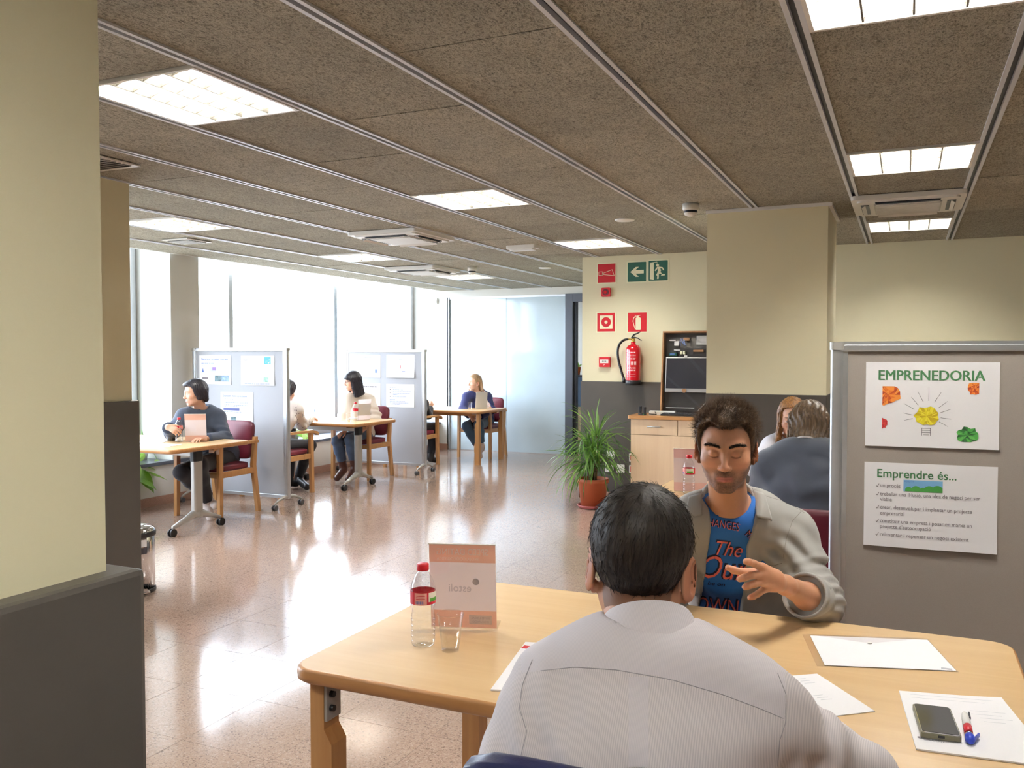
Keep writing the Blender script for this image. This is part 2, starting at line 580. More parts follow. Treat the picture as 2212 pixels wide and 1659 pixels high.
for sx in (-1, 1):
    rail_me.b2((sx * 0.0125 - 0.001, 0, -0.006), (sx * 0.0125 + 0.001, Lr, 0.02), 0)
    rail_me.b2((sx * 0.0275 - 0.0012, 0, 0.0), (sx * 0.0275 + 0.0012, Lr, 0.03), 0)
rail_me = rail_me.mesh('rail', [M['rail'], M['dark_metal']])
for x in LX:
    if -6.7 < x < XR:
        add_obj('rail', rail_me, ceil, (x, YN, ZC))

# window side: low wall, stone sill, raised head, pilaster
struct(MB().b2((-7.5, YN, 0), (XSILL, YB + 0.1, 0.40)).obj('wall_window', M['white_wall']))
struct(MB().b2((-7.42, YN, 0.40), (XSILL + 0.03, YB, 0.435), bevel=0.004).obj('trim_1', M['sill']))
struct(MB().b2((XSILL, YN, 0), (XSILL + 0.012, YB, 0.09)).obj('baseboard_window', M['baseboard']))
hd = MB().b2((-7.6, YN, 2.95), (-6.75, YB + 0.1, 3.05)).b2((-6.79, YN, 2.53), (-6.75, YB, 3.0))
struct(hd.obj('trim_2', M['white_wall']))
struct(MB().b2((-7.5, 6.67, 0.435), (XSILL, 7.06, 2.95)).b2((-7.5, YN, 0.435), (XSILL, 0.8, 2.95)).obj('wall_pilaster', M['white_wall']))
mulls = [0.85, 2.9, 4.95, 6.62, 7.1, 8.05, 10.13, 12.2]
win = struct(MB().b2((-7.40, 0.8, 0.435), (-7.30, YB, 0.50)).b2((-7.40, 0.8, 2.88), (-7.30, YB, 2.95)).obj('window_1', M['alu']))
for y in mulls:
    MB().b2((-7.42, y - 0.035, 0.45), (-7.28, y + 0.035, 2.92), bevel=0.006).obj('mullion', M['alu'], win)
for a, b in zip(mulls[:-1], mulls[1:]):
    if b - a > 0.6:
        MB().b2((-7.355, a + 0.03, 0.49), (-7.345, b - 0.03, 2.9)).obj('pane', M['pane'], win)
# pavement outside
struct(MB().b2((-40, -30, -0.3), (-7.6, 50, -0.2)).obj('ground', plain('pavement', rgb(170, 166, 160), 0.9, vary=0.1, scale=3)))

# back wall with the frosted glass partition and the door
bw = MB().b2((-7.5, YB, 0), (-6.65, YB + 0.15, 3.0)).b2((-6.65, YB, 2.42), (-3.1, YB + 0.15, 2.6)).b2((-3.7, YB, 0), (-3.1, YB + 0.15, 2.42))
struct(bw.obj('wall_back', M['white_wall']))
struct(MB().b2((XSILL + 0.012, YB - 0.012, 0), (-6.66, YB, 0.09)).obj('baseboard_back', M['baseboard']))
def m_frost():
    t = NT('frosted_glass')
    v = t.coord('Object')
    t.set(Base_Color=t.ramp(t.noise(v, 2.0, 2), [(0.3, rgb(194, 212, 222)), (0.7, rgb(202, 220, 230))]), Roughness=0.12)
    t.bsdf.inputs['Transmission Weight'].default_value = 0.0
    t.bsdf.inputs['Subsurface Weight'].default_value = 0.0
    t.bsdf.inputs['Coat Weight'].default_value = 0.5
    t.bsdf.inputs['Coat Roughness'].default_value = 0.04
    return t.m
M['frost'] = m_frost()
gw = struct(MB().b2((-6.66, YB + 0.02, 2.39), (-4.64, YB + 0.08, 2.425)).b2((-6.67, YB + 0.0, 0), (-6.635, YB + 0.08, 2.42)).b2((-6.64, YB + 0.02, 0), (-4.64, YB + 0.08, 0.012)).obj('window_2', M['alu']))
for a, b in ((-6.635, -5.647), (-5.641, -4.65)):
    MB().b2((a, YB + 0.035, 0.012), (b, YB + 0.05, 2.39)).obj('glass_panel', M['frost'], gw)
door = struct(MB().b2((-4.65, YB - 0.03, 0), (-4.53, YB + 0.12, 2.42), bevel=0.004).b2((-4.53, YB - 0.03, 2.30), (-3.7, YB + 0.12, 2.42)).b2((-3.72, YB - 0.03, 0), (-3.6, YB + 0.12, 2.42)).obj('door_1', M['frame_grey']))
MB().b2((-4.53, YB + 0.02, 0), (-4.49, YB + 0.10, 2.30)).obj('door_stop', M['dark_metal'], door)
# office beyond the door
struct(MB().b2((-7.5, 16.6, 0), (-1.5, 16.8, 2.6)).b2((-7.6, YB + 0.15, 0), (-7.4, 16.8, 2.6)).b2((-3.0, YB + 0.15, 0), (-2.8, 16.8, 2.6)).obj('wall_office', M['white_wall']))

# wall with the signs, pillar, columns
def with_dado(name, lo, hi, h=1.23, proud=0.012, ledge=False, top=None):
    w = struct(MB().b2((lo[0], lo[1], h - 0.02), (hi[0], hi[1], hi[2])).obj(name, M['cream']))
    d = MB().b2((lo[0] - proud, lo[1] - proud, lo[2]), (hi[0] + proud, hi[1] + proud, h), bevel=0.008 if ledge else 0.002)
    d.obj('dado_panel', M['dado'], w)
    return w
with_dado('wall_sign_side', (-3.11, YS, 0), (XR, YB + 0.1, 2.60))
struct(MB().b2((-3.134, YS - 0.024, 0), (XR, YS - 0.012, 0.08)).b2((-3.134, YS - 0.024, 0), (-3.122, YB, 0.08)).obj('baseboard_sign_side', M['baseboard']))
pil = with_dado('wall_pillar', (-1.30, 6.25, 0), (-0.49, 7.0, 2.54), proud=0.004)
MB().b2((-1.31, 6.24, 2.505), (-0.465, 7.01, 2.528)).obj('edge_trim', M['white_plastic'], pil)
with_dado('wall_near_column', (-1.7, -1.5, 0), (-0.905, 0.775, 2.54), h=1.232, proud=0.032, ledge=True)
with_dado('wall_stub', (-4.95, 3.05, 0), (-4.235, 3.83, 2.54), h=1.23, proud=0.03, ledge=True)
with_dado('wall_right', (XR, YN, 0), (XR + 0.15, YB, 2.6))
with_dado('wall_rear', (-7.5, YN - 0.15, 0), (XR, YN, 3.0))

# ------------------------------------------------------------------ ceiling fixtures
def make_light():
    t = thing('ceiling_light', '', 'light', group='louvred ceiling lights')
    hb = MB()
    w = 0.296
    hb.b2((-w, -w, 0.085), (w, w, 0.09)).b2((-w, -w, 0), (-w + 0.004, w, 0.09)).b2((w - 0.004, -w, 0), (w, w, 0.09)).b2((-w, -w, 0), (w, -w + 0.004, 0.09)).b2((-w, w - 0.004, 0), (w, w, 0.09))
    hb.obj('housing', M['reflector'], t)
    fr = MB()
    for a, b in (((-0.298, -0.298), (0.298, -0.284)), ((-0.298, 0.284), (0.298, 0.298)), ((-0.298, -0.284), (-0.284, 0.284)), ((0.284, -0.284), (0.298, 0.284))):
        fr.b2((a[0], a[1], -0.012), (b[0], b[1], 0.002))
    fr.obj('frame', M['white_plastic'], t)
    tube = MB().cyl((0, -0.27, 0), (0, 0.27, 0), 0.013, n=10).mesh('tube', M['tube_light'])
    for x in (-0.213, -0.071, 0.071, 0.213):
        add_obj('tube', tube, t, (x, 0, 0.062))
    lb = MB().prism([(-0.003, 0.0), (0.003, 0.0), (0.014, 0.042), (-0.014, 0.042)], -0.284, 0.284, 0, Matrix(((1, 0, 0, 0), (0, 0, 1, 0), (0, 1, 0, -0.008), (0, 0, 0, 1)))).mesh('long_blade', M['blade'])
    for x in (-0.142, 0.0, 0.142):
        add_obj('long_blade', lb, t, (x, 0, 0))
    P = []
    n = 10
    for k in range(4):
        for q in range(n):
            x = -0.284 + (k + q / n) * 0.142
            P.append((x, -0.008 + 0.014 * math.sin(math.pi * q / n)))
    P.append((0.284, -0.008))
    poly = P + [(0.284, 0.034), (-0.284, 0.034)]
    cb = MB().prism(poly, -0.0015, 0.0015, 0, Matrix(((1, 0, 0, 0), (0, 0, 1, 0), (0, 1, 0, 0), (0, 0, 0, 1)))).mesh('cross_blade', M['blade'])
    for k in range(7):
        add_obj('cross_blade', cb, t, (0, -0.248 + 0.0827 * k, 0))
    return t
light_labels = ['louvred square light at the upper edge above the grey display panel', 'louvred square light in the narrow twin-rail strip before the ceiling air unit', 'farthest louvred light in the twin-rail strip, beyond the ceiling air unit',
                'large louvred square light beside the nearest cream column', 'louvred square light over the middle of the room, in line with the smoke detector', 'louvred square light just above the fire alarm sign wall',
                'louvred square light between the dark column and the large window', 'louvred square light over the writing desk by the window', 'small distant louvred light above the far woman\'s table',
                'louvred light by the window hidden mostly by the dark column', 'added unseen louvred light brightening the camera side of the room', 'louvred light over the passage by the office door', 'added unseen louvred light beyond the display panel, nearer the camera', 'added unseen louvred light beyond the display panel, farther from the camera', 'added unseen louvred light over the space behind the near column']
L0 = make_light()
for k, ((x, y), lab) in enumerate(zip(LIGHTS, light_labels)):
    if k == 0:
        L0.location = (x, y, ZC); L0['label'] = lab
    else:
        dup(L0, (x, y, ZC), 0, lab)

def make_ac(loc, label):
    t = thing('ceiling_air_unit', label, 'air conditioner', loc, 0, 'ceiling air units')
    MB().prism(rrect(-0.335, 0.335, -0.335, 0.335, 0.03), -0.03, 0.0).prism(rrect(-0.30, 0.30, -0.30, 0.30, 0.03), -0.042, -0.03).obj('panel', M['white_plastic'], t)
    for k in range(4):
        rot = Matrix.Rotation(k * math.pi / 2, 4, 'Z')
        o = MB().box((0, -0.255, -0.044), (0.38, 0.05, 0.006)).obj('air_slot', M['dark_metal'], t)
        o.matrix_local = rot
        v = MB().box((0, -0.262, -0.052), (0.37, 0.026, 0.004), Matrix.Rotation(R(35), 3, 'X')).obj('vane', M['white_plastic'], t)
        v.matrix_local = rot
    MB().b2((-0.2, -0.2, -0.05), (0.2, 0.2, -0.042)).obj('grille', M['alu_paint'], t)
    sl = MB().b2((-0.19, -0.008, -0.056), (0.19, 0.008, -0.05)).mesh('slat', M['white_plastic'])
    for k in range(13):
        add_obj('slat', sl, t, (0, -0.18 + 0.03 * k, 0))
    return t
make_ac((-0.005, 6.38, ZC - 0.005), 'white ceiling air unit between the two rails near the pillar')
make_ac((-3.92, 6.41, ZC - 0.005), 'white ceiling air unit with dark slots above the middle of the floor')
make_ac((-5.22, 9.0, ZC - 0.005), 'far white ceiling air unit near the window')

def detector(loc, label):
    t = thing('smoke_detector', label, 'smoke detector', loc, 0, 'smoke detectors')
    MB().lathe([(0.0, 0.0), (0.055, 0.0), (0.055, -0.035), (0.05, -0.045), (0.044, -0.047)], 24).obj('base', M['white_plastic'], t)
    MB().lathe([(0.044, -0.047), (0.044, -0.062)], 24).obj('vent_ring', M['dark_metal'], t)
    MB().lathe([(0.046, -0.062), (0.04, -0.075), (0.02, -0.085), (0.0, -0.086)], 24).obj('cap', M['white_plastic'], t)
detector((-1.347, 5.93, ZC), 'round white smoke detector on the ceiling just before the pillar')
detector((-4.62, 9.1, ZC), 'small far smoke detector beside the distant ceiling lights')
for loc, r, lab in (((-1.954, 6.40, ZC), 0.075, 'flat white round ceiling plate beyond the near smoke detector'), ((-3.867, 9.5, ZC), 0.075, 'distant flat round ceiling plate above the glass partition')):
    o = MB().lathe([(0, 0), (r, 0), (r, -0.006), (r * 0.9, -0.012), (0, -0.014)], 28).obj('ceiling_plate', M['white_plastic'], None, loc)
    tag(o, lab, 'ceiling plate', 'round ceiling plates')
em = thing('emergency_light', 'small white oblong emergency light on the ceiling', 'light', (-3.28, 7.51, ZC))
MB().prism(rrect(-0.15, 0.15, -0.06, 0.06, 0.02), -0.035, 0).obj('base', M['white_plastic'], em)
MB().prism(rrect(-0.12, 0.12, -0.045, 0.045, 0.015), -0.05, -0.035).obj('diffuser', M['reflector'], em)
for loc, lab in (((-5.88, 5.95, ZC), 'small square ceiling vent before the window pilaster'), ((-3.93, 3.35, ZC), 'square ceiling vent half hidden by the nearest column')):
    t = thing('ceiling_vent', lab, 'vent', loc, 0, 'square ceiling vents')
    MB().b2((-0.15, -0.15, -0.012), (0.15, 0.15, -0.004)).obj('plate', M['white_plastic'], t)
    s = MB().box((0, 0, -0.016), (0.26, 0.02, 0.003), Matrix.Rotation(R(30), 3, 'X')).mesh('slat', M['alu_paint'])
    for k in range(7):
        add_obj('slat', s, t, (0, -0.1 + k * 0.033, 0))
# ------------------------------------------------------------------ chairs
def cushion(mb, c, s, rot=None, bulge=0.02, n=8):
    """a padded slab: a rounded box whose large faces swell"""
    P = []; F = []
    g = {}
    for face in range(6):
        ax = face // 2; sg = 1 if face % 2 else -1
        u, w = [(1, 2), (2, 0), (0, 1)][ax]
        for i in range(n + 1):
            for j in range(n + 1):
                q = [0, 0, 0]
                q[ax] = sg; q[u] = -1 + 2 * i / n; q[w] = -1 + 2 * j / n
                key = tuple(round(t, 4) for t in q)
                if key not in g:
                    e = 7.0
                    L = (abs(q[0]) ** e + abs(q[1]) ** e + abs(q[2]) ** e) ** (1 / e)
                    p = [t / L for t in q]
                    thin = min(range(3), key=lambda k: s[k])
                    o = [k for k in range(3) if k != thin]
                    sw = (1 - p[o[0]] ** 2) * (1 - p[o[1]] ** 2)
                    p = [p[k] * s[k] / 2 for k in range(3)]
                    p[thin] += math.copysign(bulge * sw, p[thin])
                    g[key] = len(P); P.append(p)
        for i in range(n):
            for j in range(n):
                def kk(a, b):
                    q = [0, 0, 0]; q[ax] = sg; q[u] = -1 + 2 * a / n; q[w] = -1 + 2 * b / n
                    return g[tuple(round(t, 4) for t in q)]
                f = [kk(i, j), kk(i + 1, j), kk(i + 1, j + 1), kk(i, j + 1)]
                F.append(tuple(f if sg > 0 else reversed(f)))
    P = [Vector(p) for p in P]
    if rot is not None:
        P = [rot @ p for p in P]
    mb._add([p + Vector(c) for p in P], F, 0, True)
    return mb
def limb(mb, a, b, sa, sb, mi=0):
    """a square post from a to b (sections sa, sb)"""
    P = []
    for q, s in ((a, sa), (b, sb)):
        for x, y in ((-1, -1), (1, -1), (1, 1), (-1, 1)):
            P.append((q[0] + x * s[0] / 2, q[1] + y * s[1] / 2, q[2]))
    return mb._add(P, [(3, 2, 1, 0), (4, 5, 6, 7), (0, 1, 5, 4), (1, 2, 6, 5), (2, 3, 7, 6), (3, 0, 4, 7)], mi)
def make_chair(vinyl, woodm, label, group):
    t = thing('armchair', label, 'chair', group=group)
    for sx in (-1, 1):
        limb(MB(), (sx * 0.262, -0.235, 0), (sx * 0.258, -0.225, 0.655), (0.036, 0.042), (0.036, 0.05)).obj('leg', woodm, t)
        limb(limb(MB(), (sx * 0.258, 0.285, 0), (sx * 0.252, 0.225, 0.45), (0.036, 0.042), (0.036, 0.05)), (sx * 0.252, 0.225, 0.45), (sx * 0.248, 0.262, 0.72), (0.036, 0.05), (0.034, 0.04)).obj('leg', woodm, t)
        ar = MB()
        path = [(-0.335, 0.648), (-0.31, 0.668), (-0.22, 0.684), (0.0, 0.686), (0.27, 0.690)]
        P = []
        for y, z in path:
            P += [(sx * 0.258 - 0.027, y, z - 0.026), (sx * 0.258 + 0.027, y, z - 0.026), (sx * 0.258 + 0.027, y, z), (sx * 0.258 - 0.027, y, z)]
        F = [(0, 1, 2, 3), (16, 19, 18, 17)]
        for i in range(4):
            for j in range(4):
                F.append((i * 4 + j, (i + 1) * 4 + j, (i + 1) * 4 + (j + 1) % 4, i * 4 + (j + 1) % 4))
        ar._add(P, F, 0, False)
        ar.obj('armrest', woodm, t)
        MB().b2((sx * 0.258 - 0.012, -0.21, 0.375), (sx * 0.258 + 0.012, 0.235, 0.43), bevel=0.004).obj('side_rail', woodm, t)
    MB().b2((-0.245, -0.238, 0.375), (0.245, -0.214, 0.425), bevel=0.004).obj('front_rail', woodm, t)
    MB().b2((-0.24, 0.212, 0.375), (0.24, 0.234, 0.425), bevel=0.004).obj('back_rail', woodm, t)
    cushion(MB(), (0, -0.01, 0.455), (0.475, 0.46, 0.06), None, 0.016).obj('seat', vinyl, t)
    cushion(MB(), (0, 0.252, 0.685), (0.46, 0.05, 0.37), Matrix.Rotation(R(-9), 3, 'X'), 0.012).obj('backrest', vinyl, t)
    return t
CG = 'wooden armchairs with maroon padding'
chair0 = make_chair(M['maroon'], M['beech_leg'], 'maroon padded wooden armchair holding the woman in the denim jacket', CG)
chair0.location = (-5.955, 6.36, 0)
dup(chair0, (-6.18, 7.54, 0), math.pi, 'maroon padded wooden armchair holding the woman in the speckled blouse', CG)
dup(chair0, (-6.11, 9.02, 0), 0, 'maroon padded wooden armchair holding the woman with glasses', CG)
dup(chair0, (-6.12, 10.25, 0), math.pi, 'maroon padded wooden armchair mostly hidden behind the second display panel', CG)
dup(chair0, (-5.74, 11.62, 0), R(-2), 'maroon padded wooden armchair holding the woman in the navy cardigan', CG)
dup(chair0, (-0.47, 2.92, 0), R(3), 'maroon padded wooden armchair of the man in the blue T-shirt', CG)
dup(chair0, (-0.36, 4.02, 0), math.pi, 'maroon padded wooden armchair behind the grey display panel', CG)
dup(chair0, (-0.62, 5.72, 0), 0, 'maroon padded wooden armchair of the long-haired woman by the pillar', CG)
chairN = make_chair(M['navy'], M['beech_leg'], 'navy padded wooden armchair under the man in the pale grey shirt', 'navy armchair')
chairN.location = (-0.385, 1.43, 0); chairN.rotation_euler = (0, 0, math.pi)
for ch in chairN.children:
    if ch.name.startswith('backrest'):
        ch.location.z = 0.04

# ------------------------------------------------------------------ tables
def table_top(hx, hy, r=0.06, th=0.036):
    mb = MB()
    base = rrect(-hx, hx, -hy, hy, r, 8)
    k = len(base)
    lay = []
    for z, ins in ((-th, 0.008), (-th + 0.006, 0.001), (-th / 2, 0.0), (-0.006, 0.001), (-0.0015, 0.004), (0.0, 0.008)):
        lay.append([(x * (hx - ins) / hx, y * (hy - ins) / hy, z) for x, y in base])
    P = [p for l in lay for p in l]
    F = []
    for i in range(len(lay) - 1):
        for j in range(k):
            F.append((i * k + j, i * k + (j + 1) % k, (i + 1) * k + (j + 1) % k, (i + 1) * k + j))
    mb._add(P, F, 1, True)
    o = len(mb.v) - len(P)
    mb.f.append(tuple(o + (len(lay) - 1) * k + j for j in range(k))); mb.m.append(0); mb.sm.append(False)
    mb.f.append(tuple(o + j for j in reversed(range(k)))); mb.m.append(1); mb.sm.append(False)
    return mb
def wood_table(loc, hx, hy, label, h=0.74):
    t = thing('wooden_table', label, 'table', loc, 0, 'beech tables on square wooden legs')
    table_top(hx, hy).obj('tabletop', [M['beech'], M['beech_edge']], t, (0, 0, h))
    MB().b2((-hx + 0.12, -hy + 0.1, h - 0.075), (hx - 0.12, -hy + 0.125, h - 0.036)).b2((-hx + 0.12, hy - 0.125, h - 0.075), (hx - 0.12, hy - 0.1, h - 0.036)).obj('apron', M['beech_edge'], t)
    for sx in (-1, 1):
        for sy in (-1, 1):
            x, y = sx * (hx - 0.075), sy * (hy - 0.065)
            s = 0.031
            # outline in the X-Z plane: full width below, stepped back beside the bracket
            z1 = h - 0.036
            poly = [(-s, 0), (s, 0), (s, z1 - 0.155), (s - 0.022, z1 - 0.12), (s - 0.022, z1), (-s, z1)]
            if sx > 0:
                poly = [(-a, b) for a, b in reversed(poly)]
            leg = MB().prism(poly, -s, s, 0, Matrix(((1, 0, 0, x), (0, 0, -1, y), (0, 1, 0, 0), (0, 0, 0, 1)))).obj('leg', M['beech_leg'], t)
            br = MB().b2((x - sx * (s - 0.02) - 0.006, y - 0.029, z1 - 0.10), (x - sx * (s - 0.02) + 0.006, y + 0.029, z1), bevel=0.002)
            br.b2((min(x - sx * 0.02, x - sx * 0.075), y - 0.029, z1 - 0.008), (max(x - sx * 0.02, x - sx * 0.075), y + 0.029, z1))
            bo = br.obj('bracket', M['alu_paint'], t)
            for dz in (0.035, 0.07):
                MB().cyl((x - sx * (s - 0.026), y - 0.012, z1 - dz), (x - sx * (s - 0.004), y - 0.012, z1 - dz), 0.008, n=8).obj('bolt', M['black'], bo)
    return t
wood_table((-0.55, 2.1625, 0), 0.82, 0.4675, 'large beech table between the two men nearest the camera')
wood_table((-0.48, 4.82, 0), 0.82, 0.46, 'beech table behind the grey display panel with a bottle and sign holder')
wood_table((-6.0, 11.05, 0), 0.74, 0.44, 'far beech table of the woman in the navy cardigan')

def caster(mb, p, r=0.03):
    mb.cyl((p[0] - 0.022, p[1], r), (p[0] - 0.006, p[1], r), r, n=14, mi=0)
    mb.cyl((p[0] + 0.006, p[1], r), (p[0] + 0.022, p[1], r), r, n=14, mi=0)
    mb.cyl((p[0] - 0.006, p[1], r), (p[0] + 0.006, p[1], r), r * 0.8, n=10, mi=0)
    return mb
def flip_table(loc, hx, hy, xl, xr, yfoot, label, h=0.74):
    t = thing('folding_table', label, 'table', loc, 0, 'beech tables on silver T-legs with castors')
    table_top(hx, hy).obj('tabletop', [M['beech'], M['beech_edge']], t, (0, 0, h))
    MB().b2((xl, yfoot - 0.02, h - 0.10), (xr, yfoot + 0.02, h - 0.05), bevel=0.004).obj('cross_beam', M['alu_paint'], t)
    for x in (xl, xr):
        col = MB().prism(rrect(-0.03, 0.03, -0.05, 0.05, 0.022, 5), 0.12, h - 0.14, 0, Matrix.Translation((x, yfoot, 0)))
        col.obj('column', M['alu_paint'], t)
        MB().prism(rrect(-0.033, 0.033, -0.055, 0.055, 0.024, 5), h - 0.14, h - 0.045, 0, Matrix.Translation((x, yfoot, 0))).b2((x - 0.05, yfoot - 0.16, h - 0.05), (x + 0.05, yfoot + 0.16, h - 0.036)).obj('hinge', M['black'], t)
        ft = MB()
        for sy in (-1, 1):
            path = [(x, yfoot, 0.155), (x, yfoot + sy * 0.05, 0.15), (x, yfoot + sy * 0.14, 0.118), (x, yfoot + sy * 0.27, 0.078)]
            rr = [0.036, 0.034, 0.024, 0.015]
            ft.tube(path, rr, 10)
            ft.cyl((x, yfoot + sy * 0.27, 0.05), (x, yfoot + sy * 0.27, 0.09), 0.012, n=8)
        ft.obj('foot', M['alu_paint'], t)
        for sy in (-1, 1):
            caster(MB(), (x, yfoot + sy * 0.28), 0.034).obj('castor', M['black'], t)
    return t
flip_table((-6.05, 5.70, 0), 0.70, 0.46, -0.52, 0.545, -0.05, 'beech castor table before the woman in the denim jacket')
flip_table((-6.15, 8.48, 0), 0.62, 0.44, -0.45, 0.49, -0.19, 'beech castor table before the woman with glasses')

# ------------------------------------------------------------------ display panels
def display_panel(loc, rz, felt, label, w=1.23, z0=0.09, z1=1.575, foot=0.20):
    t = thing('display_panel', label, 'display panel', loc, rz, 'felt display panels on castors')
    h = w / 2
    MB().b2((-h + 0.03, -0.012, z0 + 0.03), (h - 0.03, 0.012, z1 - 0.03)).obj('felt_board', felt, t)
    for sx in (-1, 1):
        p = MB().prism(rrect(-0.022, 0.022, -0.022, 0.022, 0.012, 4), z0, z1 - 0.02, 0, Matrix.Translation((sx * (h - 0.022), 0, 0)))
        p.b2((sx * (h - 0.05) - 0.008, -0.017, z0), (sx * (h - 0.05) + 0.008, 0.017, z1 - 0.02))
        p.obj('post', M['alu'], t, smooth_angle=40)
        MB().prism(rrect(-0.026, 0.026, -0.026, 0.026, 0.014, 4), z1 - 0.028, z1, 0, Matrix.Translation((sx * (h - 0.022), 0, 0))).obj('corner_cap', M['alu_paint'], t)
        ft = MB()
        for sy in (-1, 1):
            ft.tube([(sx * (h - 0.022), 0, 0.105), (sx * (h - 0.022), sy * 0.05, 0.11), (sx * (h - 0.022), sy * 0.12, 0.095), (sx * (h - 0.022), sy * foot, 0.062)], [0.02, 0.019, 0.014, 0.010], 8)
            ft.cyl((sx * (h - 0.022), sy * foot, 0.04), (sx * (h - 0.022), sy * foot, 0.07), 0.008, n=8)
        ft.obj('foot', M['alu_paint'], t)
        for sy in (-1, 1):
            caster(MB(), (sx * (h - 0.022), sy * foot), 0.026).obj('castor', M['caster'], t)
    MB().b2((-h + 0.03, -0.022, z1 - 0.034), (h - 0.03, 0.022, z1 - 0.008), bevel=0.005).b2((-h + 0.03, -0.014, z1 - 0.008), (h - 0.03, 0.014, z1 + 0.002)).obj('top_rail', M['alu'], t)
    MB().b2((-h + 0.03, -0.022, z0), (h - 0.03, 0.022, z0 + 0.035), bevel=0.005).obj('bottom_rail', M['alu'], t)
    return t
dp1 = display_panel((-6.135, 6.9, 0), 0, M['felt_pale'], 'felt display panel behind the woman in the denim jacket')
dp2 = display_panel((-6.165, 9.64, 0), 0, M['felt_pale'], 'felt display panel behind the woman with glasses')
RZ3 = R(3)
dp3 = display_panel((-0.248 + 0.615 * math.cos(RZ3), 3.35 + 0.615 * math.sin(RZ3), 0), RZ3, M['felt'], 'large grey display panel behind the man in the blue T-shirt', z1=1.548)

# ------------------------------------------------------------------ posters
PW, PH = 0.42, 0.297
SHEETS = []
def poster(loc, rz, label, w=PW, h=PH, curl=0.006, group='posters pinned to the display panels'):
    """a sheet hanging in its own X-Z plane, facing -Y; origin at the top left corner"""
    n, m = 8, 6
    P = []
    for j in range(m + 1):
        for i in range(n + 1):
            u, v = i / n, j / m
            lift = curl * (v ** 3) * (0.4 + 0.6 * u) + curl * 0.25 * math.sin(u * 5) * v
            P.append((w * u, -0.0012 - lift, -h * v))
    F = [(j * (n + 1) + i, (j + 1) * (n + 1) + i, (j + 1) * (n + 1) + i + 1, j * (n + 1) + i + 1) for j in range(m) for i in range(n)]
    mb = MB()._add(P, F, 0, False)
    o = mb.obj('poster', M['white_paper'], None, loc, (0, 0, rz))
    o.modifiers.new('thick', 'SOLIDIFY').thickness = 0.0004
    o['_c'] = curl
    SHEETS.append((o, w, h, curl))
    return tag(o, label, 'poster', group)
def conform_prints():
    """lay the print of every poster on its slightly curled sheet"""
    for o, w, h, curl in SHEETS:
        del o['_c']
        for ch in o.children:
            for v in ch.data.vertices:
                u, t = min(max(v.co.x / w, 0), 1), min(max(-v.co.z / h, 0), 1)
                lift = curl * (t ** 3) * (0.4 + 0.6 * u) + curl * 0.25 * math.sin(u * 5) * t
                v.co.y = -(0.0019 + max(0.0, abs(v.co.y) - 0.003) * 0.14 + lift + 0.0004 * t)
            ch.data.update()
def pf(x, z, y=-0.0032):           # frame on a poster: x to the reader's right, letters upright
    return Matrix(((1, 0, 0, x), (0, 0, -1, y), (0, 1, 0, z), (0, 0, 0, 1)))
def onpanel(panel_loc, rz, u, z, w=1.23):
    x = -w / 2 + u
    return (panel_loc[0] + math.cos(rz) * x + math.sin(rz) * 0.0135, panel_loc[1] + math.sin(rz) * x - math.cos(rz) * 0.0135, z)

L3 = tuple(dp3.location)
p = poster(onpanel(L3, RZ3, 0.118, 1.477), RZ3, 'white poster with a crumpled yellow paper light bulb under a green title')
for dx in (0.0, 0.0012, 0.0024):
    lettering('EMPRENEDORIA', 0.05, M['ink_green'], p, pf(0.038 + dx, -0.063, -0.0032 - dx * 0.2), bold=0.0, width=0.333)
def blob(cx, cz, r, seed, sx=1.0, sz=1.0, n=22, clip=None):
    q = random.Random(seed)
    out = []
    for i in range(n):
        a = 2 * math.pi * i / n
        rr = r * q.uniform(0.82, 1.12)
        x, z = cx + rr * math.cos(a) * sx, cz + rr * math.sin(a) * sz
        if clip:
            x = min(max(x, clip[0]), clip[1]); z = min(max(z, clip[2]), clip[3])
        out.append((x, z))
    return out
def crumple(cols, cx, cz, r, seed, sx=1.0, sz=1.0, clip=None):
    """a printed ball of crumpled paper: facets in several tones"""
    q = random.Random(seed)
    out = blob(cx, cz, r, seed, sx, sz, 20, clip)
    mb = MB()
    fr = pf(0, 0, -0.0034)
    n = len(out)
    ccx, ccz = sum(x for x, z in out) / n, sum(z for x, z in out) / n
    ring = [(ccx + (x - ccx) * q.uniform(.4, .65), ccz + (z - ccz) * q.uniform(.4, .65)) for x, z in out]
    def tri(a, b, c):
        mb._add([fr @ Vector((t_[0], t_[1], 0)) for t_ in (a, b, c)], [(0, 1, 2)], q.randrange(len(cols)))
    for i in range(n):
        j = (i + 1) % n
        tri(out[i], out[j], ring[i]); tri(out[j], ring[j], ring[i]); tri(ring[i], ring[j], (ccx, ccz))
    o = mb.obj('printed_picture', cols, p)
    o.modifiers.new('thick', 'SOLIDIFY').thickness = 0.0003
    return o
yel = [plain('print_yellow_%d' % k, c, 0.7, vary=0.02) for k, c in enumerate((rgb(222, 206, 40), rgb(206, 186, 30), rgb(232, 218, 60), rgb(196, 168, 24)))]
ora = [plain('print_orange_%d' % k, c, 0.7, vary=0.02) for k, c in enumerate((rgb(226, 120, 40), rgb(196, 82, 30), rgb(238, 146, 60), rgb(170, 62, 26)))]
grn = [plain('print_green_%d' % k, c, 0.7, vary=0.02) for k, c in enumerate((rgb(70, 150, 66), rgb(38, 104, 44), rgb(92, 170, 80), rgb(28, 76, 36)))]
rdp = [plain('print_red_%d' % k, c, 0.7, vary=0.02) for k, c in enumerate((rgb(216, 70, 62), rgb(188, 44, 48)))]
crumple(yel, 0.198, -0.186, 0.038, 3, 1.0, 0.9)
crumple(ora, 0.06, -0.115, 0.052, 5, 1.0, 0.75, (0.055, 0.114, -0.16, -0.085))
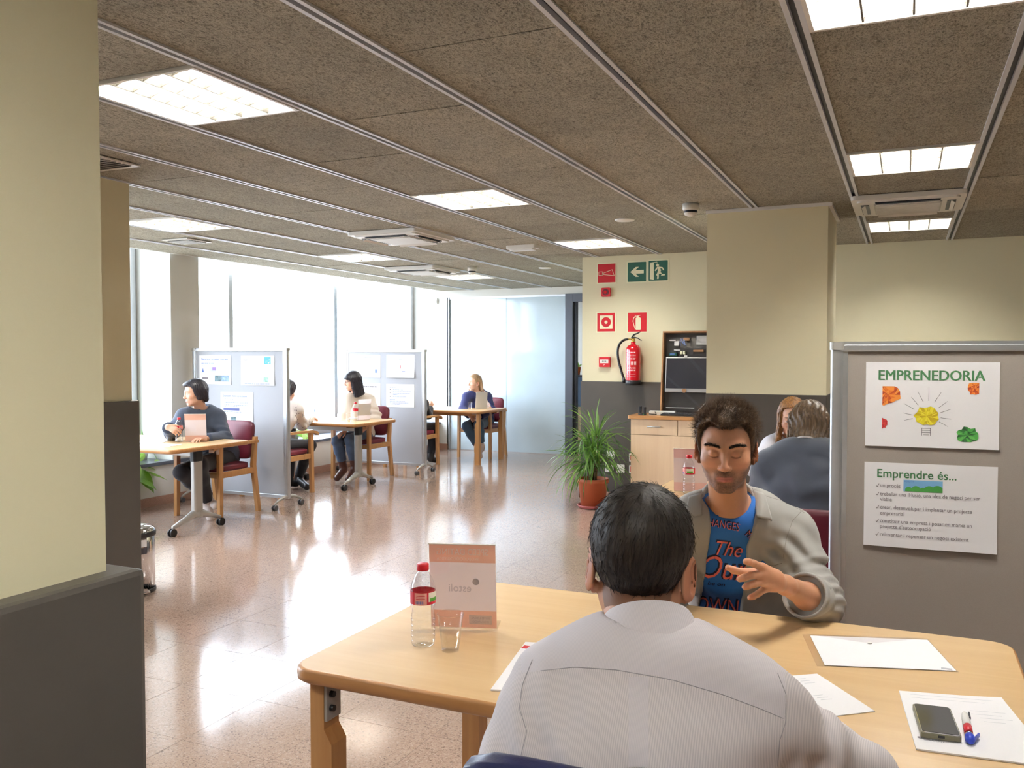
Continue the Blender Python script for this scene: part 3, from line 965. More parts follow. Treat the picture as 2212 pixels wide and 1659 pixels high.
crumple(ora, 0.348, -0.088, 0.026, 8, 1.0, 1.0, (0.322, 0.358, -0.115, -0.07))
crumple(grn, 0.325, -0.25, 0.036, 9, 1.0, 0.8, (0.285, 0.358, -0.273, -0.2))
crumple(rdp, 0.055, -0.215, 0.022, 12, 0.8, 0.9, (0.055, 0.075, -0.24, -0.19))
rays = MB()
for (x0, z0, x1, z1) in ((0.158, -0.165, 0.125, -0.145), (0.152, -0.185, 0.122, -0.178), (0.153, -0.197, 0.126, -0.204), (0.17, -0.15, 0.148, -0.122), (0.186, -0.138, 0.168, -0.102), (0.203, -0.134, 0.203, -0.085), (0.221, -0.139, 0.242, -0.104), (0.234, -0.158, 0.262, -0.135), (0.24, -0.175, 0.272, -0.162), (0.241, -0.192, 0.274, -0.196), (0.236, -0.206, 0.264, -0.222)):
    d = Vector((x1 - x0, z1 - z0)).normalized() * 0.0007
    rays.prism([(x0 - d.y, z0 + d.x), (x1 - d.y * 0.6, z1 + d.x * 0.6), (x1 + d.y * 0.6, z1 - d.x * 0.6), (x0 + d.y, z0 - d.x)][::-1], 0, 0.0003, 0, pf(0, 0))
for k in range(4):
    z = -0.226 - 0.0075 * k
    w = 0.013 if k < 3 else 0.009
    rays.prism(rect(0.196 - w, z - 0.0045, 0.196 + w, z - 0.0032), 0, 0.0003, 0, pf(0, 0))
rays.prism(rect(0.182, -0.255, 0.1834, -0.228), 0, 0.0003, 0, pf(0, 0)).prism(rect(0.2086, -0.255, 0.21, -0.228), 0, 0.0003, 0, pf(0, 0))
rays.obj('printed_lines', M['ink_dark'], p)

p = poster(onpanel(L3, RZ3, 0.117, 1.122), RZ3, 'white poster with a green heading and five ticked lines of text', curl=0.012)
lettering('Emprendre és...', 0.041, M['ink_green'], p, pf(0.04, -0.052), bold=0.012, width=0.252)
for k, (z, s, w) in enumerate(((-0.087, 'un procés', 0.064), (-0.117, 'treballar una il·lusió, una idea de negoci per ser', 0.315), (-0.136, 'viable', 0.038), (-0.164, 'crear, desenvolupar i implantar un projecte', 0.29), (-0.185, 'empresarial', 0.078), (-0.212, 'constituir una empresa i posar en marxa un', 0.29), (-0.232, 'projecte d\'autoocupació', 0.163), (-0.260, 'reinventar i repensar un negoci existent', 0.28))):
    lettering(s, 0.0185, M['ink_grey'], p, pf(0.053, z, -0.0045 - 0.006 * (-z / PH) ** 3), bold=0.004, width=w)
    if k in (0, 1, 3, 5, 7):
        tk = MB()
        for a, b in (((0.040, z + 0.004), (0.043, z + 0.0)), ((0.043, z), (0.049, z + 0.011))):
            d = Vector((b[0] - a[0], b[1] - a[1])).normalized() * 0.0009
            tk.prism([(a[0] + d.y, a[1] - d.x), (b[0] + d.y, b[1] - d.x), (b[0] - d.y, b[1] + d.x), (a[0] - d.y, a[1] + d.x)], 0, 0.0003, 0, pf(0, 0, -0.006))
        tk.obj('tick', M['ink_grey'], p)
sky = plain('print_sky', rgb(120, 172, 214), 0.7, vary=0.05)
flat(rect(0.128, -0.098, 0.252, -0.058), sky, p, pf(0, 0, -0.0042), name='printed_picture')
hill = MB()
for cx, r in ((0.145, 0.012), (0.168, 0.016), (0.19, 0.011), (0.21, 0.018), (0.236, 0.02)):
    hill.prism([(min(max(x, 0.128), 0.252), max(z, -0.098)) for x, z in circ(cx, -0.094, r, 18)], 0, 0.0003, 0, pf(0, 0, -0.0048))
hill.obj('printed_hills', grn[0], p)
lettering('REALITY', 0.008, M['ink_blue'], p, pf(0.131, -0.066, -0.0049), bold=0.01)

def bars(par, rows, mat, hgt=0.005):
    for x0, x1, z in rows:
        mb = MB()
        x = x0
        q = random.Random(int(z * -1e4) + int(x0 * 1e3))
        while x < x1 - 0.006:
            w = min(q.uniform(0.008, 0.03), x1 - x)
            mb.prism(rect(x, z, x + w, z + hgt), 0, 0.0003, 0, pf(0, 0, -0.006))
            x += w + 0.004
        mb.obj('text_line', mat, par)
L1 = tuple(dp1.location); L2 = tuple(dp2.location)
p = poster(onpanel(L1, 0, 0.095, 1.502), 0, 'white poster headed in blue at the upper corner by the pilaster', curl=0.003)
lettering('Recursos, activitats i serveis', 0.036, M['ink_blue'], p, pf(0.03, -0.05, -0.005), bold=0.01, width=0.35)
bars(p, [(0.03, 0.2, -0.085)], M['ink_blue']); bars(p, [(0.03, 0.09, -0.105), (0.16, 0.25, -0.105), (0.27, 0.4, -0.105), (0.15, 0.28, -0.195), (0.15, 0.28, -0.205), (0.3, 0.4, -0.185), (0.3, 0.36, -0.2)], M['ink_pale'], 0.003)
purple = plain('print_purple', rgb(150, 120, 190), 0.7)
flat(rect(0.15, -0.165, 0.225, -0.12), M['ink_pale'], p, pf(0, 0, -0.005)); flat(rect(0.175, -0.155, 0.225, -0.12), purple, p, pf(0, 0, -0.0056), name='printed_box')
flat([(0.035, -0.175), (0.062, -0.175), (0.05, -0.125)], M['ink_blue'], p, pf(0, 0, -0.005), name='printed_figure')
pic1 = plain('print_photo_green', rgb(110, 134, 140), 0.7, vary=0.5, scale=40); pic2 = plain('print_photo_blue', rgb(136, 160, 196), 0.7, vary=0.4, scale=40)
flat(rect(0.205, -0.268, 0.295, -0.205), pic1, p, pf(0, 0, -0.007), name='printed_photo'); flat(rect(0.297, -0.268, 0.39, -0.205), pic2, p, pf(0, 0, -0.007), name='printed_photo')
flat(rect(0.04, -0.245, 0.12, -0.225), M['ink_grey'], p, pf(0, 0, -0.007), name='printed_logo')
p = poster(onpanel(L1, 0, 0.645, 1.498), 0, 'white poster with a bright blue square in its corner', curl=0.004)
flat(rect(0.29, -0.085, 0.375, -0.012), plain('print_cyan', rgb(96, 178, 226), 0.7), p, pf(0, 0, -0.004), name='printed_logo')
q7 = random.Random(3)
sp = MB()
for k in range(9):
    sp.prism(circ(0.315 + 0.006 * k, -0.055 + q7.uniform(-0.018, 0.018), 0.005, 8), 0, 0.0003, 0, pf(0, 0, -0.0046))
sp.obj('printed_dots', M['white_paper'], p)
lettering('Espai', 0.03, M['ink_grey'], p, pf(0.03, -0.05, -0.004), width=0.05)
dots = MB()
for k in range(6):
    a = k * math.pi / 3
    dots.prism(circ(0.115 + 0.026 * math.cos(a), -0.04 + 0.026 * math.sin(a), 0.005, 10), 0, 0.0003, 0, pf(0, 0, -0.0046))
dots.obj('printed_ring', M['ink_pale'], p)
bars(p, [(0.06, 0.33, -0.102), (0.06, 0.33, -0.12), (0.05, 0.32, -0.137), (0.06, 0.34, -0.155), (0.06, 0.19, -0.172), (0.06, 0.25, -0.19)], M['ink_pale'], 0.0035)
for k in range(3):
    flat(rect(0.06 + 0.072 * k, -0.258, 0.115 + 0.072 * k, -0.215), M['ink_pale'], p, pf(0, 0, -0.007), name='printed_box')
    flat(rect(0.064 + 0.072 * k, -0.254, 0.111 + 0.072 * k, -0.219), M['white_paper'], p, pf(0, 0, -0.0076), name='printed_box')
flat(rect(0.285, -0.262, 0.345, -0.215), plain('print_mixed', rgb(150, 190, 170), 0.7, vary=0.4, scale=40), p, pf(0, 0, -0.007), name='printed_photo')
bars(p, [(0.045, 0.365, -0.283)], M['ink_blue'], 0.005)
p = poster(onpanel(L1, 0, 0.375, 1.131), 0, 'white poster half hidden by the maroon chair back, with a dark blue banner', curl=0.003)
lettering('Exemples i bones pràctiques', 0.034, M['ink_blue'], p, pf(0.03, -0.05, -0.004), bold=0.006, width=0.31)
bars(p, [(0.05, 0.17, -0.075), (0.05, 0.35, -0.11), (0.05, 0.35, -0.135), (0.04, 0.22, -0.15), (0.05, 0.27, -0.205)], M['ink_blue'], 0.004)
bars(p, [(0.18, 0.35, -0.075), (0.05, 0.18, -0.088), (0.05, 0.37, -0.23), (0.05, 0.37, -0.245)], M['ink_pale'], 0.004)
flat(rect(0.035, -0.188, 0.245, -0.162), plain('print_banner', rgb(92, 98, 150), 0.7), p, pf(0, 0, -0.005), name='printed_banner')
flat(rect(0.135, -0.286, 0.2, -0.25), pic1, p, pf(0, 0, -0.008), name='printed_photo')
p = poster(onpanel(L2, 0, 0.135, 1.508), 0, 'pale poster with a line diagram above the woman with glasses', curl=0.003)
lettering('Ser persona emprenedora és...', 0.03, M['ink_grey'], p, pf(0.05, -0.045, -0.004), width=0.3)
bars(p, [(0.09, 0.33, -0.08), (0.09, 0.25, -0.105), (0.12, 0.3, -0.155), (0.1, 0.32, -0.24)], M['ink_pale'], 0.004)
flat(rect(0.34, -0.235, 0.365, -0.185), M['ink_blue'], p, pf(0, 0, -0.005), name='printed_figure')
p = poster(onpanel(L2, 0, 0.65, 1.512), 0, 'pale poster with five circles around a tiny red figure', curl=0.02)
for k in range(5):
    a = math.pi / 2 + k * 2 * math.pi / 5
    c = (0.21 + 0.085 * math.cos(a), -0.155 + 0.085 * math.sin(a))
    rg = MB()
    o_, i_ = circ(c[0], c[1], 0.036, 28), circ(c[0], c[1], 0.0338, 28)
    for q in range(28):
        rg.prism([o_[q], o_[(q + 1) % 28], i_[(q + 1) % 28], i_[q]], 0, 0.0003, 0, pf(0, 0, -0.008))
    rg.obj('printed_circle', M['ink_pale'], p)
    flat(rect(c[0] - 0.022, c[1] + 0.005, c[0] + 0.022, c[1] + 0.011), M['ink_blue'] if k in (3, 4) else M['ink_pale'], p, pf(0, 0, -0.008), name='printed_text')
flat(rect(0.205, -0.18, 0.215, -0.135), M['red'], p, pf(0, 0, -0.008), name='printed_figure')
p = poster(onpanel(L2, 0, 0.645, 1.132), 0, 'pale text poster above the empty side of the second display panel', curl=0.003)
bars(p, [(0.05, 0.15, -0.045), (0.1, 0.25, -0.075), (0.1, 0.37, -0.1), (0.1, 0.36, -0.125), (0.1, 0.19, -0.14), (0.1, 0.3, -0.165), (0.05, 0.14, -0.2), (0.05, 0.28, -0.225), (0.05, 0.33, -0.245), (0.05, 0.21, -0.262)], M['ink_blue'], 0.005)
bars(p, [(0.05, 0.07, -0.075), (0.05, 0.07, -0.12), (0.05, 0.07, -0.165)], M['ink_grey'], 0.012)
p = poster(onpanel(L2, 0, 0.135, 1.135), 0, 'pale poster mostly hidden behind the woman with glasses', curl=0.003)
bars(p, [(0.05, 0.37, -0.05)], M['ink_grey'], 0.016)
bars(p, [(0.05, 0.37, -0.09), (0.05, 0.34, -0.15), (0.05, 0.36, -0.19)], M['ink_pale'], 0.005)

conform_prints()
# ------------------------------------------------------------------ safety signs on the wall
def wf(x, z, y=0.0):               # frame on the sign wall, facing -Y
    return Matrix(((1, 0, 0, x), (0, 0, -1, YS - y), (0, 1, 0, z), (0, 0, 0, 1)))
def wall_sign(x0, x1, z0, z1, mat, label, group, border=0.012):
    t = thing('safety_sign', label, 'sign', ((x0 + x1) / 2, YS, z0), 0, group)
    w, h = x1 - x0, z1 - z0
    fr = Matrix(((1, 0, 0, 0), (0, 0, -1, 0), (0, 1, 0, 0), (0, 0, 0, 1)))
    MB().prism(rect(-w / 2, 0, w / 2, h), 0, 0.003, 0, fr).obj('plate', M['glow_cream'], t)
    MB().prism(rrect(-w / 2 + border, w / 2 - border, border, h - border, 0.006 if mat is M['green_sign'] else 0.001, 3), 0.003, 0.0036, 0, fr).obj('field', mat, t)
    return t, w, h
def sf(y=-0.0038):
    return Matrix(((1, 0, 0, 0), (0, 0, -1, y), (0, 1, 0, 0), (0, 0, 0, 1)))
def lines(pts, r, mat, t, closed=False, name='pictogram'):
    mb = MB()
    n = len(pts)
    for i in range(n if closed else n - 1):
        a, b = Vector(pts[i]), Vector(pts[(i + 1) % n])
        d = (b - a).normalized() * r
        a2, b2 = a - d * 0.6, b + d * 0.6
        mb.prism([(a2.x + d.y, a2.y - d.x), (b2.x + d.y, b2.y - d.x), (b2.x - d.y, b2.y + d.x), (a2.x - d.y, a2.y + d.x)], 0, 0.0005, 0, sf())
    return mb.obj(name, mat, t)
g = 'photoluminescent safety signs'
t, w, h = wall_sign(-2.95, -2.735, 2.245, 2.462, M['red'], 'red alarm horn sign at the top of the wall', g)
c = h / 2
lines([(-0.085, c - 0.02), (-0.045, c - 0.02), (-0.045, c + 0.016), (-0.085, c + 0.016)], 0.0025, M['glow_cream'], t, True)
lines([(-0.045, c - 0.002), (0.06, c + 0.034), (0.082, c - 0.028), (-0.045, c - 0.012)], 0.0025, M['glow_cream'], t, True)
t, w, h = wall_sign(-2.628, -2.41, 2.243, 2.466, M['green_sign'], 'green sign with a white arrow pointing to the windows', g)
c = h / 2
flat([(-0.07, c), (-0.012, c - 0.05), (0.022, c - 0.05), (-0.016, c - 0.018), (0.072, c - 0.018), (0.072, c + 0.018), (-0.016, c + 0.018), (0.022, c + 0.05), (-0.012, c + 0.05)], M['glow_cream'], t, sf(), name='arrow')
t, w, h = wall_sign(-2.408, -2.187, 2.246, 2.472, M['green_sign'], 'green emergency exit sign with a running figure at a door', g)
pic = MB()
for poly in ([(-0.085, 0.03), (-0.045, 0.022), (-0.045, 0.198), (-0.085, 0.188)],
             circ(-0.006, 0.166, 0.015, 14),
             [(-0.012, 0.148), (0.012, 0.152), (0.03, 0.115), (0.018, 0.078), (-0.01, 0.086), (0.0, 0.118)],
             [(-0.01, 0.15), (-0.036, 0.118), (-0.03, 0.108), (-0.008, 0.128)],
             [(0.008, 0.152), (0.046, 0.145), (0.062, 0.118), (0.053, 0.112), (0.04, 0.132), (0.014, 0.136)],
             [(0.018, 0.08), (0.036, 0.075), (0.028, 0.06), (0.07, 0.062), (0.07, 0.076), (0.04, 0.078), (0.026, 0.098)],
             [(-0.01, 0.088), (0.008, 0.08), (0.006, 0.03), (-0.012, 0.03), (-0.008, 0.058), (-0.022, 0.07)]):
    ar = sum(a[0] * b[1] - b[0] * a[1] for a, b in zip(poly, poly[1:] + poly[:1]))
    pic.prism(poly if ar > 0 else poly[::-1], 0, 0.0005, 0, sf())
pic.obj('running_figure', M['glow_cream'], t)
lines([(-0.085, 0.194), (-0.012, 0.2), (-0.012, 0.185)], 0.0022, M['glow_cream'], t, name='door_outline')
t, w, h = wall_sign(-2.955, -2.738, 1.738, 1.955, M['red'], 'red call point sign with a ring in a square', g)
flat(rrect(-0.07, 0.07, h / 2 - 0.07, h / 2 + 0.07, 0.004), M['glow_cream'], t, sf(), name='square')
flat(circ(0, h / 2, 0.052, 32), M['red'], t, sf(-0.0044), name='disc')
flat(circ(0, h / 2, 0.017, 20), M['glow_cream'], t, sf(-0.005), name='dot')
t, w, h = wall_sign(-2.622, -2.402, 1.732, 1.952, M['red'], 'red fire extinguisher sign above the extinguisher', g)
flat(rrect(-0.018, 0.036, 0.032, 0.155, 0.008), M['glow_cream'], t, sf(), name='cylinder')
flat([(-0.012, 0.152), (0.03, 0.152), (0.018, 0.168), (0.0, 0.168)], M['glow_cream'], t, sf(-0.0042), name='neck')
lines([(0.008, 0.168), (-0.02, 0.172), (-0.04, 0.15), (-0.046, 0.12), (-0.036, 0.08), (-0.022, 0.04)], 0.0038, M['glow_cream'], t, name='hose')
lines([(0.0, 0.172), (0.03, 0.18)], 0.003, M['glow_cream'], t, name='handle')

t = thing('alarm_sounder', 'small red square alarm sounder below the horn sign', 'alarm', (-2.842, YS, 2.155))
fr = Matrix(((1, 0, 0, 0), (0, 0, -1, 0), (0, 1, 0, 0), (0, 0, 0, 1)))
MB().prism(rrect(-0.047, 0.047, -0.047, 0.047, 0.01), 0, 0.035, 0, fr).obj('case', M['red'], t)
MB().prism(circ(0, 0, 0.034, 24), 0.035, 0.04, 0, fr).obj('grille', plain('dark_red', rgb(110, 14, 34), 0.4), t)
MB().prism(circ(0, 0, 0.018, 20), 0.04, 0.05, 0, fr).obj('dome', M['red_gloss'], t)
t = thing('call_point', 'red manual fire alarm call point beside the extinguisher', 'alarm', (-2.852, YS, 1.433))
MB().prism(rrect(-0.058, 0.058, -0.052, 0.052, 0.005), 0, 0.045, 0, fr).obj('case', M['red'], t)
MB().prism(rrect(-0.045, 0.045, -0.012, 0.026, 0.003), 0.045, 0.047, 0, fr).obj('window', M['white_plastic'], t)
for k in range(3):
    MB().prism(circ(-0.018 + 0.018 * k, 0.008, 0.005, 10), 0.047, 0.0476, 0, fr).obj('printed_mark', M['ink_dark'], t)
MB().prism([(-0.015, -0.036), (0.0, -0.032), (0.012, -0.022), (-0.002, -0.026)], 0.045, 0.0456, 0, fr).obj('printed_mark', M['white_plastic'], t)

# fire extinguisher
t = thing('fire_extinguisher', 'red fire extinguisher with a black hose on the wall', 'fire extinguisher', (-2.525, YS - 0.1, 1.20))
MB().lathe([(0, 0.035), (0.074, 0.035), (0.075, 0.05), (0.075, 0.355), (0.071, 0.378), (0.055, 0.4), (0.03, 0.412), (0.024, 0.418), (0.024, 0.44), (0, 0.44)], 32).obj('cylinder', M['red_gloss'], t)
MB().lathe([(0, 0), (0.074, 0.0), (0.079, 0.006), (0.079, 0.045), (0.0755, 0.05)], 32).obj('base', M['black'], t)
MB().lathe([(0.02, 0.44), (0.02, 0.475), (0, 0.475)], 16).cyl((0, 0, 0.462), (-0.055, -0.005, 0.468), 0.009, n=10).obj('valve', M['brass'], t)
MB().tube([(-0.015, 0, 0.47), (0.01, 0, 0.485), (0.05, 0, 0.475), (0.085, 0, 0.45)], [0.009, 0.008, 0.006, 0.004], 8).tube([(-0.018, 0, 0.478), (0.005, 0, 0.51), (0.045, 0, 0.525), (0.075, 0, 0.54)], [0.010, 0.010, 0.007, 0.005], 8).obj('handle', M['black'], t)
MB().tube(curve_pts([(-0.05, -0.005, 0.468), (-0.10, -0.01, 0.455), (-0.145, -0.01, 0.41), (-0.163, -0.005, 0.34), (-0.155, 0.0, 0.25), (-0.13, 0.0, 0.16), (-0.108, 0.0, 0.09), (-0.1, 0.0, 0.065)]), 0.0125, 10).obj('hose', M['black'], t)
MB().tube([(-0.103, 0, 0.075), (-0.098, 0.0, 0.05), (-0.094, 0, 0.02)], [0.014, 0.017, 0.019], 10).obj('nozzle', M['black'], t)
lab = MB()
q = random.Random(4)
for z, hgt in ((0.325, 0.012), (0.305, 0.004), (0.296, 0.004), (0.284, 0.004), (0.27, 0.004), (0.256, 0.004), (0.178, 0.003), (0.168, 0.004), (0.155, 0.004), (0.145, 0.012), (0.11, 0.002), (0.085, 0.002)):
    a = -0.75
    while a < 0.55:
        w = q.uniform(0.1, 0.4) if hgt > 0.002 else 1.4
        b = min(a + w, 0.6)
        n = 6
        P = []
        for i in range(n + 1):
            th = -math.pi / 2 + a + (b - a) * i / n
            for zz in (z, z + hgt):
                P.append((0.0757 * math.cos(th), 0.0757 * math.sin(th), zz))
        lab._add(P, [(2 * i, 2 * i + 2, 2 * i + 3, 2 * i + 1) for i in range(n)], 0, True)
        a = b + 0.06
for k in range(3):
    th0 = -math.pi / 2 - 0.45 + 0.42 * k
    P = []
    for i in range(5):
        th = th0 + 0.3 * i / 4
        for zz in (0.205, 0.24):
            P.append((0.0757 * math.cos(th), 0.0757 * math.sin(th), zz))
    lab._add(P, [(2 * i, 2 * i + 2, 2 * i + 3, 2 * i + 1) for i in range(4)], 0, True)
lab.obj('printed_label', plain('label_pink', rgb(238, 190, 196), 0.5), t)
MB().b2((-0.02, 0.07, 0.2), (0.02, 0.1, 0.36)).obj('wall_bracket', M['dark_metal'], t)

# motion sensor on the back wall
t = thing('motion_sensor', 'small white motion sensor high on the back wall by the window', 'sensor', (-6.86, YB, 2.37))
MB().prism(rrect(-0.028, 0.028, -0.045, 0.045, 0.008), 0, 0.04, 0, fr).obj('case', M['white_plastic'], t)
MB().prism(rrect(-0.02, 0.02, -0.035, 0.005, 0.006), 0.04, 0.047, 0, fr).obj('lens', M['alu_paint'], t)

# ------------------------------------------------------------------ cabinet and what stands on it
t = thing('cabinet', 'pale wooden cabinet with drawers against the sign wall', 'cabinet', (0, 0, 0))
CX0, CX1, CY0, CY1 = -2.437, -1.05, 8.2, 8.655
MB().b2((CX0 + 0.004, CY0 + 0.02, 0.06), (CX1, CY1, 0.885)).b2((CX0 + 0.02, CY0 + 0.06, 0), (CX1 - 0.02, CY1, 0.06)).obj('body', M['pale_wood'], t)
MB().prism(rrect(CX0 - 0.025, CX1 + 0.02, CY0 - 0.025, CY1, 0.02), 0.887, 0.918).obj('countertop', M['beech_edge'], t)
xs = [CX0, -1.973, -1.51, CX1]
for k in range(3):
    dr = MB().b2((xs[k] + 0.003, CY0, 0.737), (xs[k + 1] - 0.003, CY0 + 0.019, 0.882), bevel=0.0015).obj('drawer', M['pale_wood'], t)
    mx = (xs[k] + xs[k + 1]) / 2
    MB().tube([(mx - 0.062, CY0, 0.815), (mx - 0.062, CY0 - 0.022, 0.815), (mx + 0.062, CY0 - 0.022, 0.815), (mx + 0.062, CY0, 0.815)], 0.005, 8).obj('handle', M['alu'], dr)
for a, b in ((CX0, -1.51), (-1.51, CX1)):
    MB().b2((a + 0.003, CY0, 0.065), (b - 0.003, CY0 + 0.019, 0.732), bevel=0.0015).obj('cupboard_door', M['pale_wood'], t)

# glazed computer case leaning on the wall
t = thing('computer_display_case', 'dark glazed display case with a monitor and loose computer parts, leaning on the wall', 'computer', (-2.215, 8.455, 0.918))
t.rotation_euler = (R(-7), 0, 0)
KW, KH = 0.56, 0.83
MB().b2((0, 0.07, 0), (KW, 0.078, KH)).obj('back_board', M['dark_inside'], t)
for a, b in (((0, 0, 0), (0.014, 0.078, KH)), ((KW - 0.014, 0, 0), (KW, 0.078, KH)), ((0.014, 0, 0), (KW - 0.014, 0.078, 0.014)), ((0.014, 0, KH - 0.014), (KW - 0.014, 0.078, KH))):
    MB().b2(a, b).obj('frame_side', M['cork'], t)
MB().b2((0.014, 0.004, 0.014), (KW - 0.014, 0.007, KH - 0.014)).obj('glass', M['clear'], t)
mon = MB().b2((0.035, 0.02, 0.225), (0.46, 0.05, 0.575), bevel=0.008).obj('monitor', M['alu_paint'], t)
MB().b2((0.047, 0.016, 0.262), (0.448, 0.021, 0.562)).obj('screen', M['screen'], mon)
MB().cyl((0.23, 0.012, 0.24), (0.23, 0.022, 0.24), 0.022, n=18).obj('round_sticker', M['cork'], mon)
MB().b2((0.22, 0.012, 0.572), (0.25, 0.02, 0.59)).obj('clip', M['white_plastic'], mon)
q = random.Random(11)
bits = [((0.06, 0.74), (0.06, 0.01), 'white_paper'), ((0.11, 0.69), (0.045, 0.045), 'white_plastic'), ((0.11, 0.64), (0.06, 0.01), 'white_paper'), ((0.06, 0.59), (0.08, 0.03), 'green_sign'), ((0.17, 0.605), (0.02, 0.03), 'glow_cream'), ((0.2, 0.605), (0.02, 0.03), 'glow_cream'), ((0.30, 0.63), (0.1, 0.02), 'cork'), ((0.33, 0.70), (0.14, 0.09), 'alu_paint'), ((0.2, 0.74), (0.06, 0.03), 'cork'), ((0.07, 0.60), (0.05, 0.012), 'ink_blue'), ((0.44, 0.62), (0.03, 0.03), 'white_plastic')]
for (x, z), (w, hh), m in bits:
    MB().b2((x, 0.05 - q.uniform(0, 0.015), z), (x + w, 0.07, z + hh), bevel=0.002).obj('computer_part', M[m], t)
for k in range(7):
    x = 0.17 + 0.008 * k
    MB().tube([(x, 0.05, 0.76), (x + q.uniform(-.01, .02), 0.035, 0.73), (x + q.uniform(0, .05), 0.04, 0.69)], 0.003, 5).obj('wire', M['ink_blue'], t)
MB().b2((0.05, 0.04, 0.07), (0.33, 0.048, 0.076)).obj('rod', M['white_plastic'], t)
MB().tube([(0.36, 0.045, 0.04), (0.45, 0.045, 0.14)], 0.003, 5).obj('rod', M['white_plastic'], t)

t = thing('keyboard', 'black computer keyboard on the pale cabinet', 'keyboard', (-2.16, 8.27, 0.918))
MB().b2((0, 0, 0), (0.45, 0.14, 0.018), bevel=0.003).obj('case', M['black'], t)
key = MB().b2((0, 0, 0.018), (0.017, 0.017, 0.026), bevel=0.002).mesh('key', plain('key_grey', rgb(58, 58, 62), 0.5))
for r_ in range(5):
    for c_ in range(20):
        if c_ in (14, 15) and r_ < 5 and (c_ == 15):
            continue
        add_obj('key', key, t, (0.012 + c_ * 0.0215, 0.014 + r_ * 0.0235, 0))
t = thing('charging_cradle', 'small black device cradle at the end of the cabinet', 'device', (-2.34, 8.27, 0.918))
MB().b2((-0.035, -0.03, 0), (0.035, 0.03, 0.02), bevel=0.004).b2((-0.033, -0.01, 0.02), (-0.01, 0.025, 0.085), bevel=0.004).b2((0.012, -0.01, 0.02), (0.034, 0.025, 0.08), bevel=0.004).obj('cradle', M['black'], t)
MB().cyl((0.022, -0.031, 0.012), (0.022, -0.029, 0.012), 0.003, n=8).obj('lamp', plain('green_lamp', rgb(60, 220, 110), 0.4), t)
t = thing('power_strip', 'white power strip lying on the cabinet by the wall', 'power strip', (-2.30, 8.39, 0.918))
MB().b2((0, -0.025, 0), (0.26, 0.025, 0.04), bevel=0.006).obj('case', M['white_plastic'], t)
MB().tube([(0.06, -0.02, 0.03), (0.1, -0.12, 0.012), (0.05, -0.2, 0.02)], 0.004, 6).obj('cable', M['black'], t)

# sockets low on the dado
def socket(x, z, mat, lab, w=0.085):
    t = thing('socket_plate', lab, 'socket', (x, YS - 0.012, z), 0, 'sockets on the grey dado')
    MB().prism(rrect(-w / 2, w / 2, -0.042, 0.042, 0.006), 0, 0.009, 0, fr).obj('plate', M['white_plastic'], t)
    MB().prism(rrect(-0.03, 0.03, -0.03, 0.03, 0.004), 0.009, 0.012, 0, fr).obj('insert', mat, t)
    return t
for k, (x, z, m, lab) in enumerate(((-2.79, 0.47, 'white_plastic', 'white double socket behind the palm, upper row'), (-2.80, 0.33, 'white_plastic', 'white socket behind the palm, nearest the wall corner'), (-2.68, 0.33, 'white_plastic', 'white socket behind the palm, between two others'),
                                 (-2.545, 0.45, 'red', 'red power socket beside the cabinet, the upper one'), (-2.545, 0.33, 'red', 'red power socket beside the cabinet, the lower one'))):
    socket(x, z, M[m], lab)

# ------------------------------------------------------------------ potted palm
def blade(L, w, droop, n=7):
    """a long narrow leaf along +X that arches down; a shallow V in section"""
    P = []; F = []
    for i in range(n + 1):
        u = i / n
        x = L * (u - droop * 0.30 * u ** 3)
        z = L * (0.10 * u - droop * (0.75 * u ** 2.4))
        ww = w * (0.45 + 1.1 * u) * (1 - u) ** 0.5 if u < 1 else 0.0
        ww = max(ww, 0.0004)
        P += [(x, -ww, z + ww * 0.35), (x, 0, z), (x, ww, z + ww * 0.35)]
    for i in range(n):
        a, b = 3 * i, 3 * i + 3
        F += [(a, a + 1, b + 1, b), (a + 1, a + 2, b + 2, b + 1)]
    return MB()._add(P, F, 0, True)
def m_leaf(name, c1, c2, c3):
    t = NT(name)
    oi = t.add('ShaderNodeObjectInfo')
    c = t.ramp(oi.outputs['Random'], [(0.0, c1), (0.5, c2), (1.0, c3)])
    c = t.mix(t.math('MULTIPLY', t.noise(t.coord('Object', (3, 60, 3)), 1.0, 2), 0.3), c, c3)
    t.set(Base_Color=c, Roughness=0.32)
    tl = t.add('ShaderNodeBsdfTranslucent'); t.link(c, tl.inputs[0])
    ms = t.add('ShaderNodeMixShader'); ms.inputs[0].default_value = 0.4
    t.link(t.bsdf.outputs[0], ms.inputs[1]); t.link(tl.outputs[0], ms.inputs[2])
    t.link(ms.outputs[0], t.n['Material Output'].inputs['Surface'])
    return t.m
M['leaf'] = m_leaf('palm_leaf', rgb(52, 88, 44), rgb(84, 128, 52), rgb(126, 164, 70))
M['leaf_pothos'] = m_leaf('pothos_leaf', rgb(110, 170, 60), rgb(150, 205, 80), rgb(200, 226, 130))
palm = thing('potted_palm', 'bushy palm with narrow drooping leaves in a terracotta pot', 'plant', (-2.80, 8.14, 0))
MB().lathe([(0.0, 0.02), (0.118, 0.02), (0.145, 0.245), (0.155, 0.25), (0.158, 0.29), (0.148, 0.292), (0.142, 0.25)], 36).obj('pot', M['terracotta'], palm)
MB().lathe([(0, 0.004), (0.14, 0.004), (0.155, 0.03), (0.15, 0.034), (0.135, 0.012), (0, 0.012)], 36).obj('saucer', plain('pink_saucer', rgb(176, 92, 88), 0.5), palm)
MB().lathe([(0.0, 0.262), (0.142, 0.258)], 28).obj('soil', M['soil'], palm)
stem = MB()
heads = [(0.0, 0.0, 0.55), (0.05, -0.03, 0.46), (-0.06, 0.02, 0.62), (0.02, 0.05, 0.7), (-0.03, -0.06, 0.42)]
